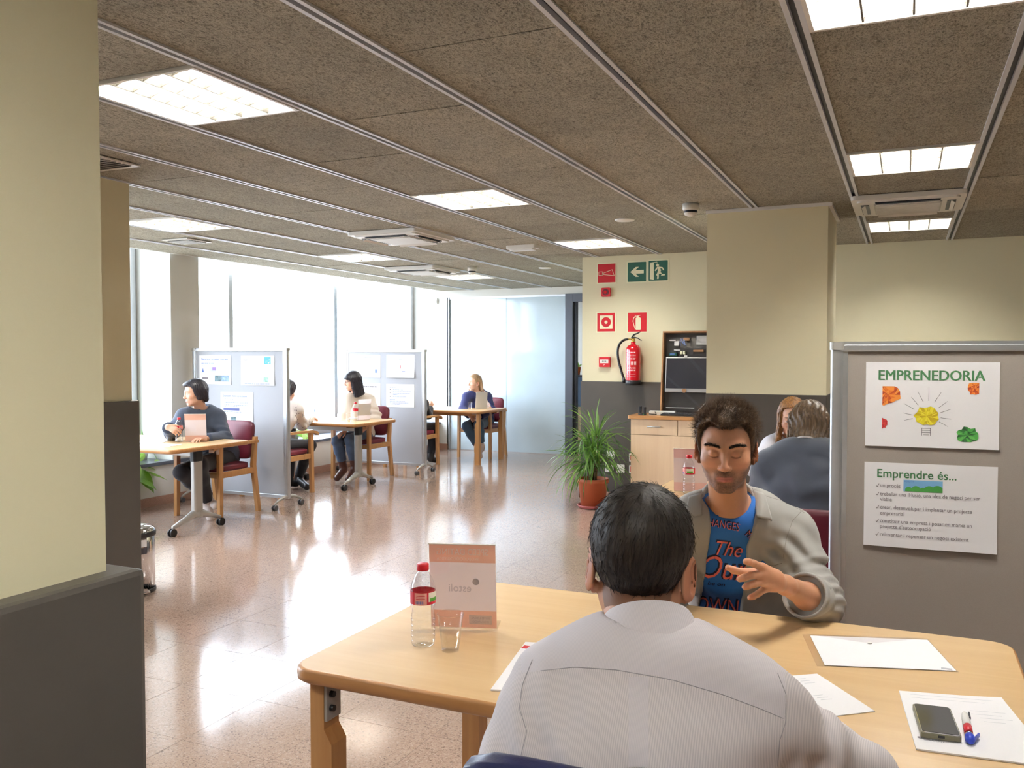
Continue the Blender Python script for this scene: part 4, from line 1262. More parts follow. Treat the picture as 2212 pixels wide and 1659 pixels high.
for x, y, z in heads:
    stem.tube([(x * 0.5, y * 0.5, 0.25), (x * 0.8, y * 0.8, 0.25 + (z - 0.25) * 0.5), (x, y, z)], [0.016, 0.013, 0.01], 8)
stem.obj('stem', plain('palm_stem', rgb(120, 104, 70), 0.8, vary=0.3, scale=50), palm)
bl = [blade(L, w, d).mesh('leaf', M['leaf']) for L, w, d in ((0.55, 0.011, 0.55), (0.48, 0.012, 0.8), (0.5, 0.010, 1.05), (0.42, 0.012, 0.35), (0.56, 0.009, 0.9), (0.36, 0.011, 0.2))]
q = random.Random(21)
for k in range(215):
    hx, hy, hz = heads[k % 5]
    az = q.uniform(0, 2 * math.pi)
    up = q.random() ** 1.6
    el = R(-8 + 78 * up)
    me = bl[q.choice((3, 5, 0)) if up > 0.55 else q.choice((0, 1, 2, 4))]
    o = add_obj('leaf', me, palm, (hx, hy, hz - q.uniform(0, 0.1) + 0.02))
    o.rotation_euler = (q.uniform(-0.5, 0.5), -el, az)
    s = q.uniform(0.72, 1.08)
    o.scale = (s, s, s)
for az, el, s in ((1.2, 84, 1.15), (2.6, 80, 0.9)):
    o = add_obj('leaf', bl[5], palm, (0.02, 0.02, 0.7)); o.rotation_euler = (0, -R(el), az); o.scale = (s, s * 0.8, s)

# ------------------------------------------------------------------ trailing plants on the window sill
def heart(L):
    P = [(0, 0, 0)]
    out = [(0.0, 0.0), (0.12, 0.30), (0.35, 0.40), (0.65, 0.26), (1.0, 0.0)]
    V = []; F = []
    n = 8
    for i in range(n + 1):
        u = i / n
        w = 0.40 * math.sin(math.pi * min(1, (u * 0.95 + 0.08)) ** 0.75) * L if u < 1 else 0.0
        w = max(w, 0.0005)
        z = -0.35 * L * u * u
        V += [(L * u, -w, z - w * 0.15), (L * u, 0, z), (L * u, w, z - w * 0.15)]
    for i in range(n):
        a, b = 3 * i, 3 * i + 3
        F += [(a, a + 1, b + 1, b), (a + 1, a + 2, b + 2, b + 1)]
    return MB()._add(V, F, 0, True)
hl = [heart(L).mesh('leaf', M['leaf_pothos']) for L in (0.13, 0.17, 0.2)]
def pothos(loc, n, spread, seed, label):
    t = thing('trailing_plant', label, 'plant', loc, 0, 'leafy plants on the window sill')
    MB().lathe([(0, 0), (0.06, 0), (0.08, 0.12), (0.075, 0.125), (0.07, 0.11), (0, 0.105)], 20).obj('pot', M['white_plastic'], t)
    q = random.Random(seed)
    vine = MB()
    for k in range(n):
        a = q.uniform(0, 2 * math.pi)
        r_ = q.uniform(0.05, spread)
        z = 0.13 + q.uniform(-0.06, 0.14) - max(0, r_ - 0.12) * 1.2
        x, y = r_ * math.cos(a), r_ * math.sin(a)
        if x < 0.1:
            z = max(z, 0.05)
        vine.tube([(0, 0, 0.1), (x * 0.5, y * 0.5, max(z, 0.1) + 0.06), (x, y, z)], 0.003, 5)
        o = add_obj('leaf', hl[k % 3], t, (x, y, z))
        o.rotation_euler = (q.uniform(-0.4, 0.4), q.uniform(0.1, 0.9), a + q.uniform(-0.6, 0.6))
    vine.obj('stems', M['leaf_pothos'], t)
    return t
pothos((-7.1, 6.52, 0.435), 12, 0.24, 3, 'trailing plant on the sill beside the castor table of the denim-jacket woman')
pothos((-7.1, 8.95, 0.435), 12, 0.22, 5, 'small leafy plant on the sill behind the speckled blouse')
t = pothos((-6.90, 6.12, 0.435), 14, 0.2, 8, 'bright green plant hanging over the sill edge beside the dark column')
for ch in t.children:
    if ch.name.startswith('leaf') and ch.location.x > 0.02:
        ch.location.z -= 0.22 * min(1.0, ch.location.x / 0.12); ch.scale = (1.25, 1.25, 1.25)

# ------------------------------------------------------------------ pedal bin
t = thing('pedal_bin', 'chrome pedal bin at the foot of the dark column', 'bin', (-4.455, 4.03, 0))
MB().lathe([(0, 0.012), (0.122, 0.012), (0.122, 0.36), (0.118, 0.365)], 40).obj('body', M['chrome'], t)
MB().lathe([(0.124, 0.0), (0.127, 0.004), (0.127, 0.024), (0.123, 0.026)], 40).obj('base_ring', M['black'], t)
MB().lathe([(0.124, 0.355), (0.13, 0.36), (0.13, 0.385), (0.125, 0.39)], 40).obj('rim', M['black'], t)
MB().lathe([(0.127, 0.39), (0.124, 0.402), (0.1, 0.418), (0.05, 0.428), (0, 0.431)], 40).obj('lid', M['chrome'], t)
pd = MB().box((0.0, -0.0, 0.0), (0.05, 0.05, 0.012), None, 0, 0.004).obj('pedal', M['chrome'], t, (0.152, -0.06, 0.03), (0, R(10), R(-20)))
st = MB()
for a0, a1, z0, z1, mi in ((-0.62, -0.1, 0.30, 0.345, 0), (-0.62, -0.1, 0.255, 0.295, 1)):
    P = []
    for i in range(7):
        th = a0 + (a1 - a0) * i / 6
        for zz in (z0, z1):
            P.append((0.1226 * math.cos(th), 0.1226 * math.sin(th), zz))
    st._add(P, [(2 * i, 2 * i + 2, 2 * i + 3, 2 * i + 1) for i in range(6)], mi, True)
st.obj('sticker', [M['white_paper'], M['ink_dark']], t)

# ------------------------------------------------------------------ office seen through the door
t = thing('office_counter', 'grey-blue office counter seen through the door', 'counter', (0, 0, 0))
MB().b2((-5.6, 13.5, 0.0), (-4.0, 14.1, 0.66)).obj('desk_body', M['pale_wood'], t)
MB().b2((-5.6, 13.48, 0.66), (-4.0, 13.54, 1.15)).obj('screen_panel', plain('blue_grey', rgb(120, 142, 172), 0.7), t)
MB().b2((-5.65, 13.44, 1.15), (-3.95, 13.75, 1.18)).obj('shelf_top', M['frame_grey'], t)
t = thing('orange_pot', 'little orange flower pot on the office counter', 'plant pot', (-4.965, 13.6, 1.18))
MB().lathe([(0, 0), (0.05, 0), (0.068, 0.13), (0.062, 0.132), (0.055, 0.11), (0, 0.105)], 20).obj('pot', M['orange'], t)
for k in range(7):
    o = add_obj('leaf', hl[0], t, (0, 0, 0.11)); o.rotation_euler = (0, -R(50 + 6 * k), k * 0.9); o.scale = (0.9, 0.7, 0.9)
# ------------------------------------------------------------------ sign holders
M['band'] = sheer('salmon_print', rgb(248, 212, 194), 0.55)
M['band_pink'] = sheer('pink_print', rgb(248, 220, 216), 0.55)
M['sheet'] = sheer('holder_sheet', rgb(250, 240, 238), 0.55)
M['ghost'] = sheer('ghost_print', rgb(216, 206, 208), 0.4)
M['ghost_white'] = sheer('ghost_white_print', rgb(255, 248, 244), 0.5)
def sign_holder(loc, rz, label, tilt=8.0, w=0.185, h=0.245, detail=True, mats=('band', 'sheet')):
    """a clear holder with a printed sheet; local -Y is the reverse, where the print shows through mirrored"""
    t = thing('sign_holder', label, 'sign holder', loc, rz, 'acrylic sign holders on the tables')
    rot = Matrix.Rotation(R(tilt), 4, 'X')
    F0 = rot @ Matrix(((1, 0, 0, 0), (0, 0, -1, 0), (0, 1, 0, 0), (0, 0, 0, 1)))
    F0 = Matrix.Translation((0, 0, 0.004)) @ F0
    MB().prism(rect(-w / 2, 0, w / 2, h), -0.0035, -0.0015, 0, F0).prism(rect(-w / 2, 0, w / 2, h), 0.0015, 0.0035, 0, F0).obj('clear_sheet', M['clear'], t)
    MB().b2((-w / 2, 0.0, 0.0), (w / 2, 0.085, 0.003)).obj('foot', M['clear'], t)
    MB().prism(rect(-w / 2 + 0.001, h * 0.215, w / 2 - 0.001, h * 0.785), -0.0004, 0.0004, 0, F0).obj('sheet', M[mats[1]], t)
    for a, b in ((h * 0.785, h - 0.002), (0.003, h * 0.215)):
        MB().prism(rect(-w / 2 + 0.001, a, w / 2 - 0.001, b), -0.0006, 0.0006, 0, F0).obj('printed_band', M[mats[0]], t)
    MB().prism(rect(-w / 2, h - 0.0015, w / 2, h + 0.0005), -0.0036, 0.0036, 0, F0).obj('edge', M['white_plastic'], t)
    if detail:
        Fm = F0 @ Matrix.Translation((0, 0, 0.0009)) @ Matrix.Diagonal((-1, 1, 1, 1))
        Fb = F0 @ Matrix.Translation((0, 0, -0.0009)) @ Matrix.Diagonal((1, 1, 1, 1))
        for Fx, sg in ((Fm, -1),):
            lettering('SPEED DATING', 0.026, M['ghost_white'], t, Fx @ Matrix.Translation((-0.072, h - 0.031, 0)), bold=0.01, width=0.142)
            lettering('PRODUCCIÓ/LOGÍSTICA', 0.013, M['ghost_white'], t, Fx @ Matrix.Translation((-0.045, h - 0.047, 0)), width=0.115)
            lettering('estoli', 0.033, M['ghost'], t, Fx @ Matrix.Translation((-0.024, h * 0.44, 0)), width=0.062)
            flat(circ(-0.036, h * 0.56, 0.0095, 20), M['ghost'], t, Fx, 0.0002, 'printed_logo')
            flat(rect(-0.078, 0.014, -0.015, 0.040), M['ghost_white'], t, Fx, 0.0002, 'printed_box')
            lettering('SERVEI LOCAL', 0.009, M['ghost'], t, Fx @ Matrix.Translation((-0.075, 0.029, 0.0003)), width=0.054)
            lettering('D\'OCUPACIÓ', 0.009, M['ghost'], t, Fx @ Matrix.Translation((-0.070, 0.018, 0.0003)), width=0.045)
    return t
TZ = 0.74
sign_holder((-1.107, 2.128, TZ), R(18), 'clear sign holder with a salmon-banded sheet on the nearest table')
sign_holder((-5.70, 5.85, TZ), R(30), 'clear sign holder with salmon bands hiding the denim-jacket woman\'s chest', detail=False)
sign_holder((-5.80, 8.60, TZ), R(70), 'white sign holder seen edge-on before the woman with glasses', detail=False, mats=('sheet', 'white_paper'))
sign_holder((-5.475, 11.05, TZ), R(55), 'white sign holder on the far table of the navy cardigan woman', detail=False, mats=('white_paper', 'white_paper'))
sign_holder((-1.08, 4.80, TZ), R(8), 'clear pink-banded sign holder on the table behind the grey panel', detail=False, mats=('band_pink', 'sheet'))

# ------------------------------------------------------------------ water bottles and cups
def bottle_profile():
    pr = [(0.0, 0.004), (0.02, 0.0), (0.029, 0.003), (0.0315, 0.012)]
    z = 0.012
    for k in range(5):
        pr += [(0.0318, z + 0.005), (0.0285, z + 0.009), (0.0318, z + 0.0125)]
        z += 0.0135
    pr += [(0.029, 0.088), (0.0285, 0.096), (0.0305, 0.104), (0.033, 0.110), (0.033, 0.112), (0.0325, 0.113), (0.0325, 0.146), (0.033, 0.147), (0.0325, 0.152), (0.0285, 0.168), (0.021, 0.184), (0.0145, 0.193), (0.0128, 0.196), (0.0128, 0.20)]
    return pr
M['bottle_clear'] = thin_clear('bottle_plastic', (0.95, 0.96, 0.97, 1), 1.6, 0.03)
M['label_red'] = plain('bottle_label_red', rgb(204, 28, 52), 0.4, vary=0.02)
M['label_pink'] = plain('bottle_label_pink', rgb(238, 170, 160), 0.4, vary=0.02)
M['label_green'] = plain('bottle_label_green', rgb(96, 170, 66), 0.4, vary=0.02)
M['label_white'] = plain('bottle_label_white', rgb(240, 236, 220), 0.4, vary=0.02)
def wrap(mb, a0, a1, z0, z1, mi, r=0.0334, n=12):
    P = []
    for i in range(n + 1):
        th = a0 + (a1 - a0) * i / n
        for zz in (z0, z1):
            P.append((r * math.cos(th), r * math.sin(th), zz))
    mb._add(P, [(2 * i, 2 * i + 2, 2 * i + 3, 2 * i + 1) for i in range(n)], mi, True)
def make_bottle(label):
    t = thing('water_bottle', label, 'bottle', group='small water bottles with red caps')
    MB().lathe(bottle_profile(), 32).obj('body', M['bottle_clear'], t)
    MB().lathe([(0.0, 0.216), (0.0145, 0.216), (0.0158, 0.2135), (0.016, 0.2), (0.0155, 0.1985), (0.013, 0.1985)], 28).obj('cap', M['red'], t)
    lb = MB()
    wrap(lb, 0, 2 * math.pi, 0.1135, 0.146, 0, 0.0331, 36)
    A = R(-68)
    wrap(lb, A - 0.55, A + 0.45, 0.1145, 0.145, 1)
    wrap(lb, A + 0.6, A + 1.9, 0.121, 0.145, 3)
    wrap(lb, A + 0.7, A + 1.7, 0.1215, 0.131, 2, 0.0337)
    for k in range(3):
        wrap(lb, A - 0.42, A + 0.3, 0.137 - 0.004 * k, 0.1385 - 0.004 * k, 0, 0.0337, 6)
    for k in range(9):
        wrap(lb, A - 0.45 + 0.07 * k, A - 0.45 + 0.07 * k + 0.03 + 0.012 * (k % 3), 0.1165, 0.124, 4, 0.0337, 2)
    lb.obj('paper_label', [M['label_red'], M['label_pink'], M['label_green'], M['label_white'], M['ink_blue']], t)
    return t
BG = 'small water bottles with red caps'
b0 = make_bottle('water bottle with a red cap on the nearest table')
pb = ATZ(914, 1393, TZ); b0.location = (pb[0], pb[1], TZ)
pb = ATZ(387, 955, TZ); dup(b0, (pb[0], pb[1], TZ), 1.0, 'water bottle beside the cup of the denim-jacket woman', BG)
pb = ATZ(768, 909, TZ); dup(b0, (pb[0], pb[1], TZ), 2.0, 'water bottle before the white blouse of the woman with glasses', BG)
pb = ATZ(1488, 1068, TZ); dup(b0, (pb[0], pb[1], TZ), -1.2, 'water bottle on the table behind the grey display panel', BG)
def make_cup(label):
    t = thing('plastic_cup', label, 'cup', group='clear plastic cups')
    MB().lathe([(0.0, 0.003), (0.022, 0.002), (0.0225, 0.0), (0.0335, 0.092), (0.0355, 0.094), (0.0345, 0.096), (0.0325, 0.092), (0.0215, 0.004), (0, 0.0045)], 32).obj('wall', M['clear'], t)
    MB().lathe([(0.0285, 0.055), (0.0292, 0.0565), (0.0282, 0.058)], 32).obj('rib', M['clear'], t)
    return t
c0 = make_cup('clear plastic cup beside the bottle on the nearest table')
pb = ATZ(973, 1404, TZ); c0.location = (pb[0], pb[1], TZ)
pb = ATZ(366, 953, TZ); dup(c0, (pb[0], pb[1], TZ), 0, 'clear plastic cup before the denim-jacket woman')
pb = ATZ(754, 911, TZ); dup(c0, (pb[0], pb[1], TZ), 0, 'clear plastic cup before the woman with glasses')
pb = ATZ(1015, 884, TZ); dup(c0, (pb[0], pb[1], TZ), 0, 'clear plastic cup before the navy cardigan woman')

# ------------------------------------------------------------------ papers, folder, phone, pen
def sheet(name, corners, label, cat, th=0.0012, mat='white_paper', group=None, warp=0.0):
    """a sheet lying on a table, given by four corners (counter-clockwise from above)"""
    c = [Vector(p) for p in corners]
    n = 8
    P = []
    ctr = sum(c, Vector()) / 4
    for s in (0, 1):
        for j in range(n + 1):
            for i in range(n + 1):
                u, v = i / n, j / n
                q = (c[0] * (1 - u) + c[1] * u) * (1 - v) + (c[3] * (1 - u) + c[2] * u) * v
                z = warp * (math.sin(u * 3.1) * math.sin(v * 3.1)) + warp * 1.2 * u ** 4 * v ** 2
                P.append((q.x - ctr.x, q.y - ctr.y, s * th + z))
    m = (n + 1) ** 2
    F = []
    for j in range(n):
        for i in range(n):
            a = j * (n + 1) + i
            F.append((m + a, m + a + 1, m + a + n + 2, m + a + n + 1))
            F.append((a, a + n + 1, a + n + 2, a + 1))
    for i in range(n):
        for e in ((i, i + 1), ((n) * (n + 1) + i + 1, n * (n + 1) + i), ((i + 1) * (n + 1), i * (n + 1)), (i * (n + 1) + n, (i + 1) * (n + 1) + n)):
            F.append((e[0], e[1], m + e[1], m + e[0]))
    o = MB()._add(P, F, 0, False).obj(name, M[mat], None, (ctr.x, ctr.y, TZ + 0.0006))
    return tag(o, label, cat, group)
def tz(px, py, z=TZ):
    return Vector(ATZ(px, py, z))
def lines_on(o, a, b, rows, mat, hgt=0.0016, z=0.0022, seed=1):
    """printed lines on a sheet between world points a (start of the first line) and directions b = (along, down)"""
    al, dn = Vector(b[0]), Vector(b[1])
    dx = dn.normalized()
    o0 = Vector(a) - o.location
    for f0, f1, v in rows:
        p0 = o0 + al * f0 + dn * v; p1 = o0 + al * f1 + dn * v
        MB()._add([(p0.x, p0.y, z), (p0.x + dx.x * hgt, p0.y + dx.y * hgt, z), (p1.x + dx.x * hgt, p1.y + dx.y * hgt, z), (p1.x, p1.y, z)], [(0, 1, 2, 3)], 0).obj('printed_text', mat, o)
# clear press-stud wallet with white sheets
A, B, C_, D = tz(1733, 1371), tz(2004, 1381), tz(2071, 1453), tz(1765, 1440)
w = sheet('document_wallet', (D, C_, B, A), 'clear press-stud wallet with white paper at the far edge of the table', 'wallet', 0.0008, 'sleeve')
ctr = w.location
sc = 0.93
P = [ctr + (p - ctr) * sc + Vector((0.008, 0.0, 0)) for p in (D, C_, B, A)]
mb = MB()
mb._add([(p.x - ctr.x, p.y - ctr.y, 0.0016) for p in P] + [(p.x - ctr.x, p.y - ctr.y, 0.0012) for p in P], [(0, 1, 2, 3), (7, 6, 5, 4), (0, 4, 5, 1), (1, 5, 6, 2), (2, 6, 7, 3), (3, 7, 4, 0)])
mb.obj('paper', M['white_paper'], w)
mid = (A + B) / 2 * 0.75 + (C_ + D) / 2 * 0.25
fl = MB()
pts = [A, A * 0.82 + B * 0.18 + (D - A) * 0.02, mid + (A - mid) * 0.12, mid + (B - mid) * 0.12, B]
pts2 = [A, mid * 0.9 + A * 0.1, mid * 0.9 + B * 0.1, B]
fl._add([(p.x - ctr.x, p.y - ctr.y, 0.0024) for p in pts2], [(0, 1, 2, 3)])
fl.obj('flap', thin_clear('wallet_flap', (0.97, 0.96, 0.97, 1), 0.7, 0.2), w)
MB().cyl((mid.x - ctr.x, mid.y - ctr.y, 0.0025), (mid.x - ctr.x, mid.y - ctr.y, 0.005), 0.006, n=14).obj('stud', M['white_plastic'], w)
lg = tz(2045, 1447)
MB().b2((lg.x - ctr.x - 0.012, lg.y - ctr.y - 0.004, 0.0018), (lg.x - ctr.x + 0.012, lg.y - ctr.y + 0.006, 0.0022)).obj('printed_mark', M['ink_pale'], w)
# loose sheet beside the arm
A, B, C_, D = tz(1640, 1467), tz(1765, 1457), tz(1890, 1538), tz(1740, 1556)
s1 = sheet('paper_sheet', (D, C_, B, A), 'white printed sheet by the elbow of the man in the pale shirt', 'paper', 0.0016)
lines_on(s1, A, (B - A, D - A), [(0.55, 0.72, 0.10), (0.58, 0.75, 0.16), (0.6, 0.78, 0.22), (0.5, 0.66, 0.52), (0.52, 0.7, 0.58), (0.54, 0.72, 0.63)], M['ink_pale'])
# plastic-sleeved sheets under the phone
A, B, C_, D = tz(1942, 1495), tz(2163, 1513), tz(2290, 1663), tz(1979, 1621)
s2 = sheet('sleeved_papers', (D, C_, B, A), 'plastic sleeve of printed sheets under the phone and pen', 'papers', 0.003, 'white_paper', warp=0.003)
lines_on(s2, A, (B - A, D - A), [(0.1, 0.9, 0.08), (0.1, 0.8, 0.14), (0.62, 0.95, 0.3), (0.62, 0.9, 0.36), (0.65, 0.98, 0.42), (0.62, 0.9, 0.48), (0.3, 0.52, 0.86)], M['ink_pale'], 0.0012, 0.0058)
fr2 = frame_of(tz(1988, 1604) - s2.location + Vector((0, 0, 0.0045)), (B - A) * 0.2 + (C_ - D) * 0.8, (A - D))
lettering('estoli', 0.020, M['ink_pale'], s2, fr2 @ Matrix.Translation((0.006, 0.002, 0)), width=0.036)
flat(circ(0.0, 0.014, 0.004, 14), M['ink_grey'], s2, fr2, 0.0003, 'printed_logo')
# phone
ph = thing('mobile_phone', 'dark mobile phone lying on the sleeved papers', 'phone', (0, 0, 0))
P = [tz(1983, 1588, 0.757), tz(2072, 1598, 0.757), tz(2056, 1523, 0.757), tz(1979, 1513, 0.757)]
pc = sum(P, Vector()) / 4
ex = ((P[1] - P[0]) + (P[2] - P[3])).normalized(); ey = Vector((-ex.y, ex.x, 0))
wx, wy = 0.073, 0.152
ph.location = (pc.x, pc.y, TZ + 0.006); ph.rotation_euler = (0, 0, math.atan2(ex.y, ex.x))
MB().prism(rrect(-wx / 2, wx / 2, -wy / 2, wy / 2, 0.008), 0, 0.010).obj('case', plain('olive_case', rgb(120, 116, 92), 0.4, vary=0.05), ph)
MB().prism(rrect(-wx / 2 + 0.002, wx / 2 - 0.002, -wy / 2 + 0.002, wy / 2 - 0.002, 0.007), 0.010, 0.0115).obj('frame', M['chrome'], ph)
MB().prism(rrect(-wx / 2 + 0.003, wx / 2 - 0.003, -wy / 2 + 0.005, wy / 2 - 0.004, 0.006), 0.0115, 0.012).obj('screen', plain('phone_glass', rgb(40, 40, 42), 0.12, vary=0.03), ph)
MB().box((0, -wy / 2 - 0.0002, 0.006), (0.012, 0.001, 0.005)).obj('port', M['black'], ph)
# pen
a, b = tz(2083, 1540, 0.752), tz(2098, 1607, 0.752)
d = (b - a).normalized()
pen = thing('ballpoint_pen', 'white and red ballpoint pen with a blue cap', 'pen', (a.x, a.y, TZ + 0.0125), math.atan2(d.y, d.x))
L = 0.15
MB().tube([(0, 0, 0), (0.012, 0, 0), (0.03, 0, 0), (L * 0.5, 0, 0)], [0.003, 0.0065, 0.0075, 0.008], 14).obj('barrel', M['white_plastic'], pen)
MB().cyl((L * 0.5, 0, 0), (L * 0.74, 0, 0), 0.0082, 0.0078, 14).obj('grip', plain('pen_red', rgb(196, 36, 50), 0.4), pen)
MB().cyl((L * 0.74, 0, 0), (L * 0.8, 0, 0), 0.0075, 0.007, 14).obj('collar', M['chrome'], pen)
MB().tube([(L * 0.8, 0, 0), (L * 0.86, 0, 0), (L * 0.95, 0, 0), (L, 0, 0)], [0.0075, 0.0095, 0.009, 0.005], 12).box((L * 0.86, 0.010, 0.0), (0.045, 0.003, 0.008), Matrix.Rotation(R(-20), 3, 'Z'), 0, 0.001).obj('cap', plain('pen_blue', rgb(36, 62, 190), 0.35), pen)
MB().box((0.02, 0.008, 0.003), (0.03, 0.003, 0.005), None, 0, 0.001).obj('clip', M['dark_metal'], pen)
# brochure half under the left arm
A, B, C_, D = tz(1060, 1493), tz(1135, 1390), tz(1262, 1398), tz(1215, 1502)
s3 = sheet('brochure', (A, D, C_, B), 'white brochure with a red corner mark by the shirt sleeve', 'brochure', 0.004)
k0 = tz(1133, 1398) - s3.location
MB().b2((k0.x, k0.y - 0.022, 0.004), (k0.x + 0.05, k0.y, 0.0046)).obj('printed_mark', M['red'], s3)
# papers on the far tables
for k, (c, sz, rz, lab) in enumerate((((-6.05, 5.62), (0.30, 0.21), 0.5, 'white sheet lying before the cup on the castor table'), ((-5.75, 5.48), (0.30, 0.21), 0.2, 'white sheet at the near edge of the first castor table'), ((-6.35, 5.55), (0.30, 0.21), -0.3, 'white sheet beside the dark column on the first castor table'),
                                     ((-6.15, 8.68), (0.30, 0.21), 0.1, 'grey-edged notepad before the woman with glasses'), ((-5.95, 11.25), (0.30, 0.21), 0.2, 'white sheet before the navy cardigan woman'))):
    cs = [Vector((c[0] + sx * sz[0] / 2 * math.cos(rz) - sy * sz[1] / 2 * math.sin(rz), c[1] + sx * sz[0] / 2 * math.sin(rz) + sy * sz[1] / 2 * math.cos(rz), TZ)) for sx, sy in ((-1, -1), (1, -1), (1, 1), (-1, 1))]
    sheet('paper_sheet' if k != 3 else 'notepad', cs, lab, 'paper', 0.002 if k != 3 else 0.012, group='papers on the window-side tables')
# ------------------------------------------------------------------ people: one smooth surface per body, grown from a posed skeleton
F32 = np.float32
def V(*a):
    return np.array(a if len(a) > 1 else a[0], dtype=np.float64)
def nrm(v):
    v = np.asarray(v, float); return v / max(1e-9, np.linalg.norm(v))
def lerp(a, b, t):
    return np.asarray(a) * (1 - t) + np.asarray(b) * t
def smin(a, b, k):
    h = np.clip(0.5 + 0.5 * (b - a) / k, 0, 1)
    return b * (1 - h) + a * h - k * h * (1 - h)
def smax(a, b, k):
    return -smin(-a, -b, k)
def cap(P, a, b, ra, rb):
    a = np.asarray(a, F32); ab = np.asarray(b, F32) - a
    v = P - a
    t = np.clip((v @ ab) / max(1e-9, float(ab @ ab)), 0, 1)
    v = v - t[:, None] * ab
    return np.sqrt((v * v).sum(1)) - (ra + (rb - ra) * t)
def ecap(P, a, b, side, wa, da, wb, db):
    a = np.asarray(a, float); ab = np.asarray(b, float) - a
    L = np.linalg.norm(ab); ax = ab / L
    s = np.asarray(side, float); s = nrm(s - ax * (s @ ax)); dp = np.cross(ax, s)
    v = P - a.astype(F32)
    h = v @ ax.astype(F32); t = np.clip(h / L, 0, 1)
    W = wa + (wb - wa) * t; D = da + (db - da) * t
    mn = np.minimum(W, D)
    q = np.sqrt((v @ s.astype(F32) / W) ** 2 + (v @ dp.astype(F32) / D) ** 2 + ((h - t * L) / mn) ** 2)
    return (q - 1) * mn
def ell(P, c, r, rot=None):
    v = P - np.asarray(c, F32)
    if rot is not None:
        v = v @ np.asarray(rot, F32)
    r = np.asarray(r, F32)
    k0 = np.sqrt(((v / r) ** 2).sum(1)); k1 = np.sqrt(((v / (r * r)) ** 2).sum(1))
    return k0 * (k0 - 1) / np.maximum(k1, 1e-6)
def ev(P, prims, infl=0.0, k=0.03):
    d = None
    for p in prims:
        if p[0] == 'cap':
            q = cap(P, p[1], p[2], p[3] + infl, p[4] + infl)
        elif p[0] == 'ecap':
            q = ecap(P, p[1], p[2], p[3], p[4] + infl, p[5] + infl, p[6] + infl, p[7] + infl)
        else:
            q = ell(P, p[1], np.asarray(p[2]) + infl, p[3] if len(p) > 3 else None)
        d = q if d is None else smin(d, q, k)
    return d
def bounds(prims, pad):
    lo, hi = np.full(3, 9e9), np.full(3, -9e9)
    for p in prims:
        pts = [(p[1], p[3] if p[0] == 'cap' else max(p[4], p[5])), (p[2], p[4] if p[0] == 'cap' else max(p[6], p[7]))] if p[0] != 'ell' else [(p[1], max(p[2]))]
        for c, r in pts:
            lo = np.minimum(lo, np.asarray(c) - r); hi = np.maximum(hi, np.asarray(c) + r)
    return lo - pad, hi + pad
def grow(fn, lo, hi, h, band=0.03):
    """surface nets over a narrow band of the distance function fn"""
    B = 4
    n = np.ceil((np.asarray(hi) - lo) / (h * B)).astype(int) + 1
    cx = [lo[k] + (np.arange(n[k]) * B + (B - 1) / 2) * h for k in range(3)]
    G = np.stack(np.meshgrid(*cx, indexing='ij'), -1).reshape(-1, 3).astype(F32)
    c = fn(G).reshape(n)
    act = np.abs(c) < (B * h * 0.9 + band)
    Fd = np.where(c > 0, F32(1), F32(-1))
    Fd = Fd.repeat(B, 0).repeat(B, 1).repeat(B, 2)
    am = act.repeat(B, 0).repeat(B, 1).repeat(B, 2)
    idx = np.argwhere(am)
    val = np.empty(len(idx), F32)
    for s in range(0, len(idx), 400000):
        val[s:s + 400000] = fn((idx[s:s + 400000] * h + lo).astype(F32))
    Fd[am] = val
    S = Fd < 0
    N = Fd.shape
    same = np.ones((N[0] - 1, N[1] - 1, N[2] - 1), np.int8) * 0
    for dx in (0, 1):
        for dy in (0, 1):
            for dz in (0, 1):
                same = same + S[dx:N[0] - 1 + dx, dy:N[1] - 1 + dy, dz:N[2] - 1 + dz]
    cell = np.argwhere((same > 0) & (same < 8))
    vid = np.full(same.shape, -1, np.int64)
    vid[cell[:, 0], cell[:, 1], cell[:, 2]] = np.arange(len(cell))
    acc = np.zeros((len(cell), 3)); cnt = np.zeros(len(cell))
    co = [np.array(q) for q in ((0, 0, 0), (1, 0, 0), (0, 1, 0), (1, 1, 0), (0, 0, 1), (1, 0, 1), (0, 1, 1), (1, 1, 1))]
    fv = [Fd[cell[:, 0] + q[0], cell[:, 1] + q[1], cell[:, 2] + q[2]] for q in co]
    for a, b in ((0, 1), (2, 3), (4, 5), (6, 7), (0, 2), (1, 3), (4, 6), (5, 7), (0, 4), (1, 5), (2, 6), (3, 7)):
        m = (fv[a] < 0) != (fv[b] < 0)
        t = fv[a][m] / (fv[a][m] - fv[b][m])
        acc[m] += co[a] + (co[b] - co[a]) * t[:, None]; cnt[m] += 1
    verts = (cell + acc / cnt[:, None]) * h + lo
    quads = []
    for ax in range(3):
        sl0 = [slice(None)] * 3; sl1 = [slice(None)] * 3
        sl0[ax] = slice(0, N[ax] - 1); sl1[ax] = slice(1, N[ax])
        a, b = S[tuple(sl0)], S[tuple(sl1)]
        e = np.argwhere(a != b)
        u, w = (ax + 1) % 3, (ax + 2) % 3
        ok = (e[:, u] > 0) & (e[:, w] > 0) & (e[:, u] < N[u] - 1) & (e[:, w] < N[w] - 1)
        e = e[ok]
        sg = a[e[:, 0], e[:, 1], e[:, 2]]
        def at(du, dw):
            q = e.copy(); q[:, u] += du; q[:, w] += dw
            return vid[q[:, 0], q[:, 1], q[:, 2]]
        q = np.stack([at(-1, -1), at(0, -1), at(0, 0), at(-1, 0)], 1)
        q[~sg] = q[~sg][:, ::-1]
        quads.append(q)
    quads = np.concatenate(quads)
    quads = quads[(quads >= 0).all(1)]
    return verts, quads
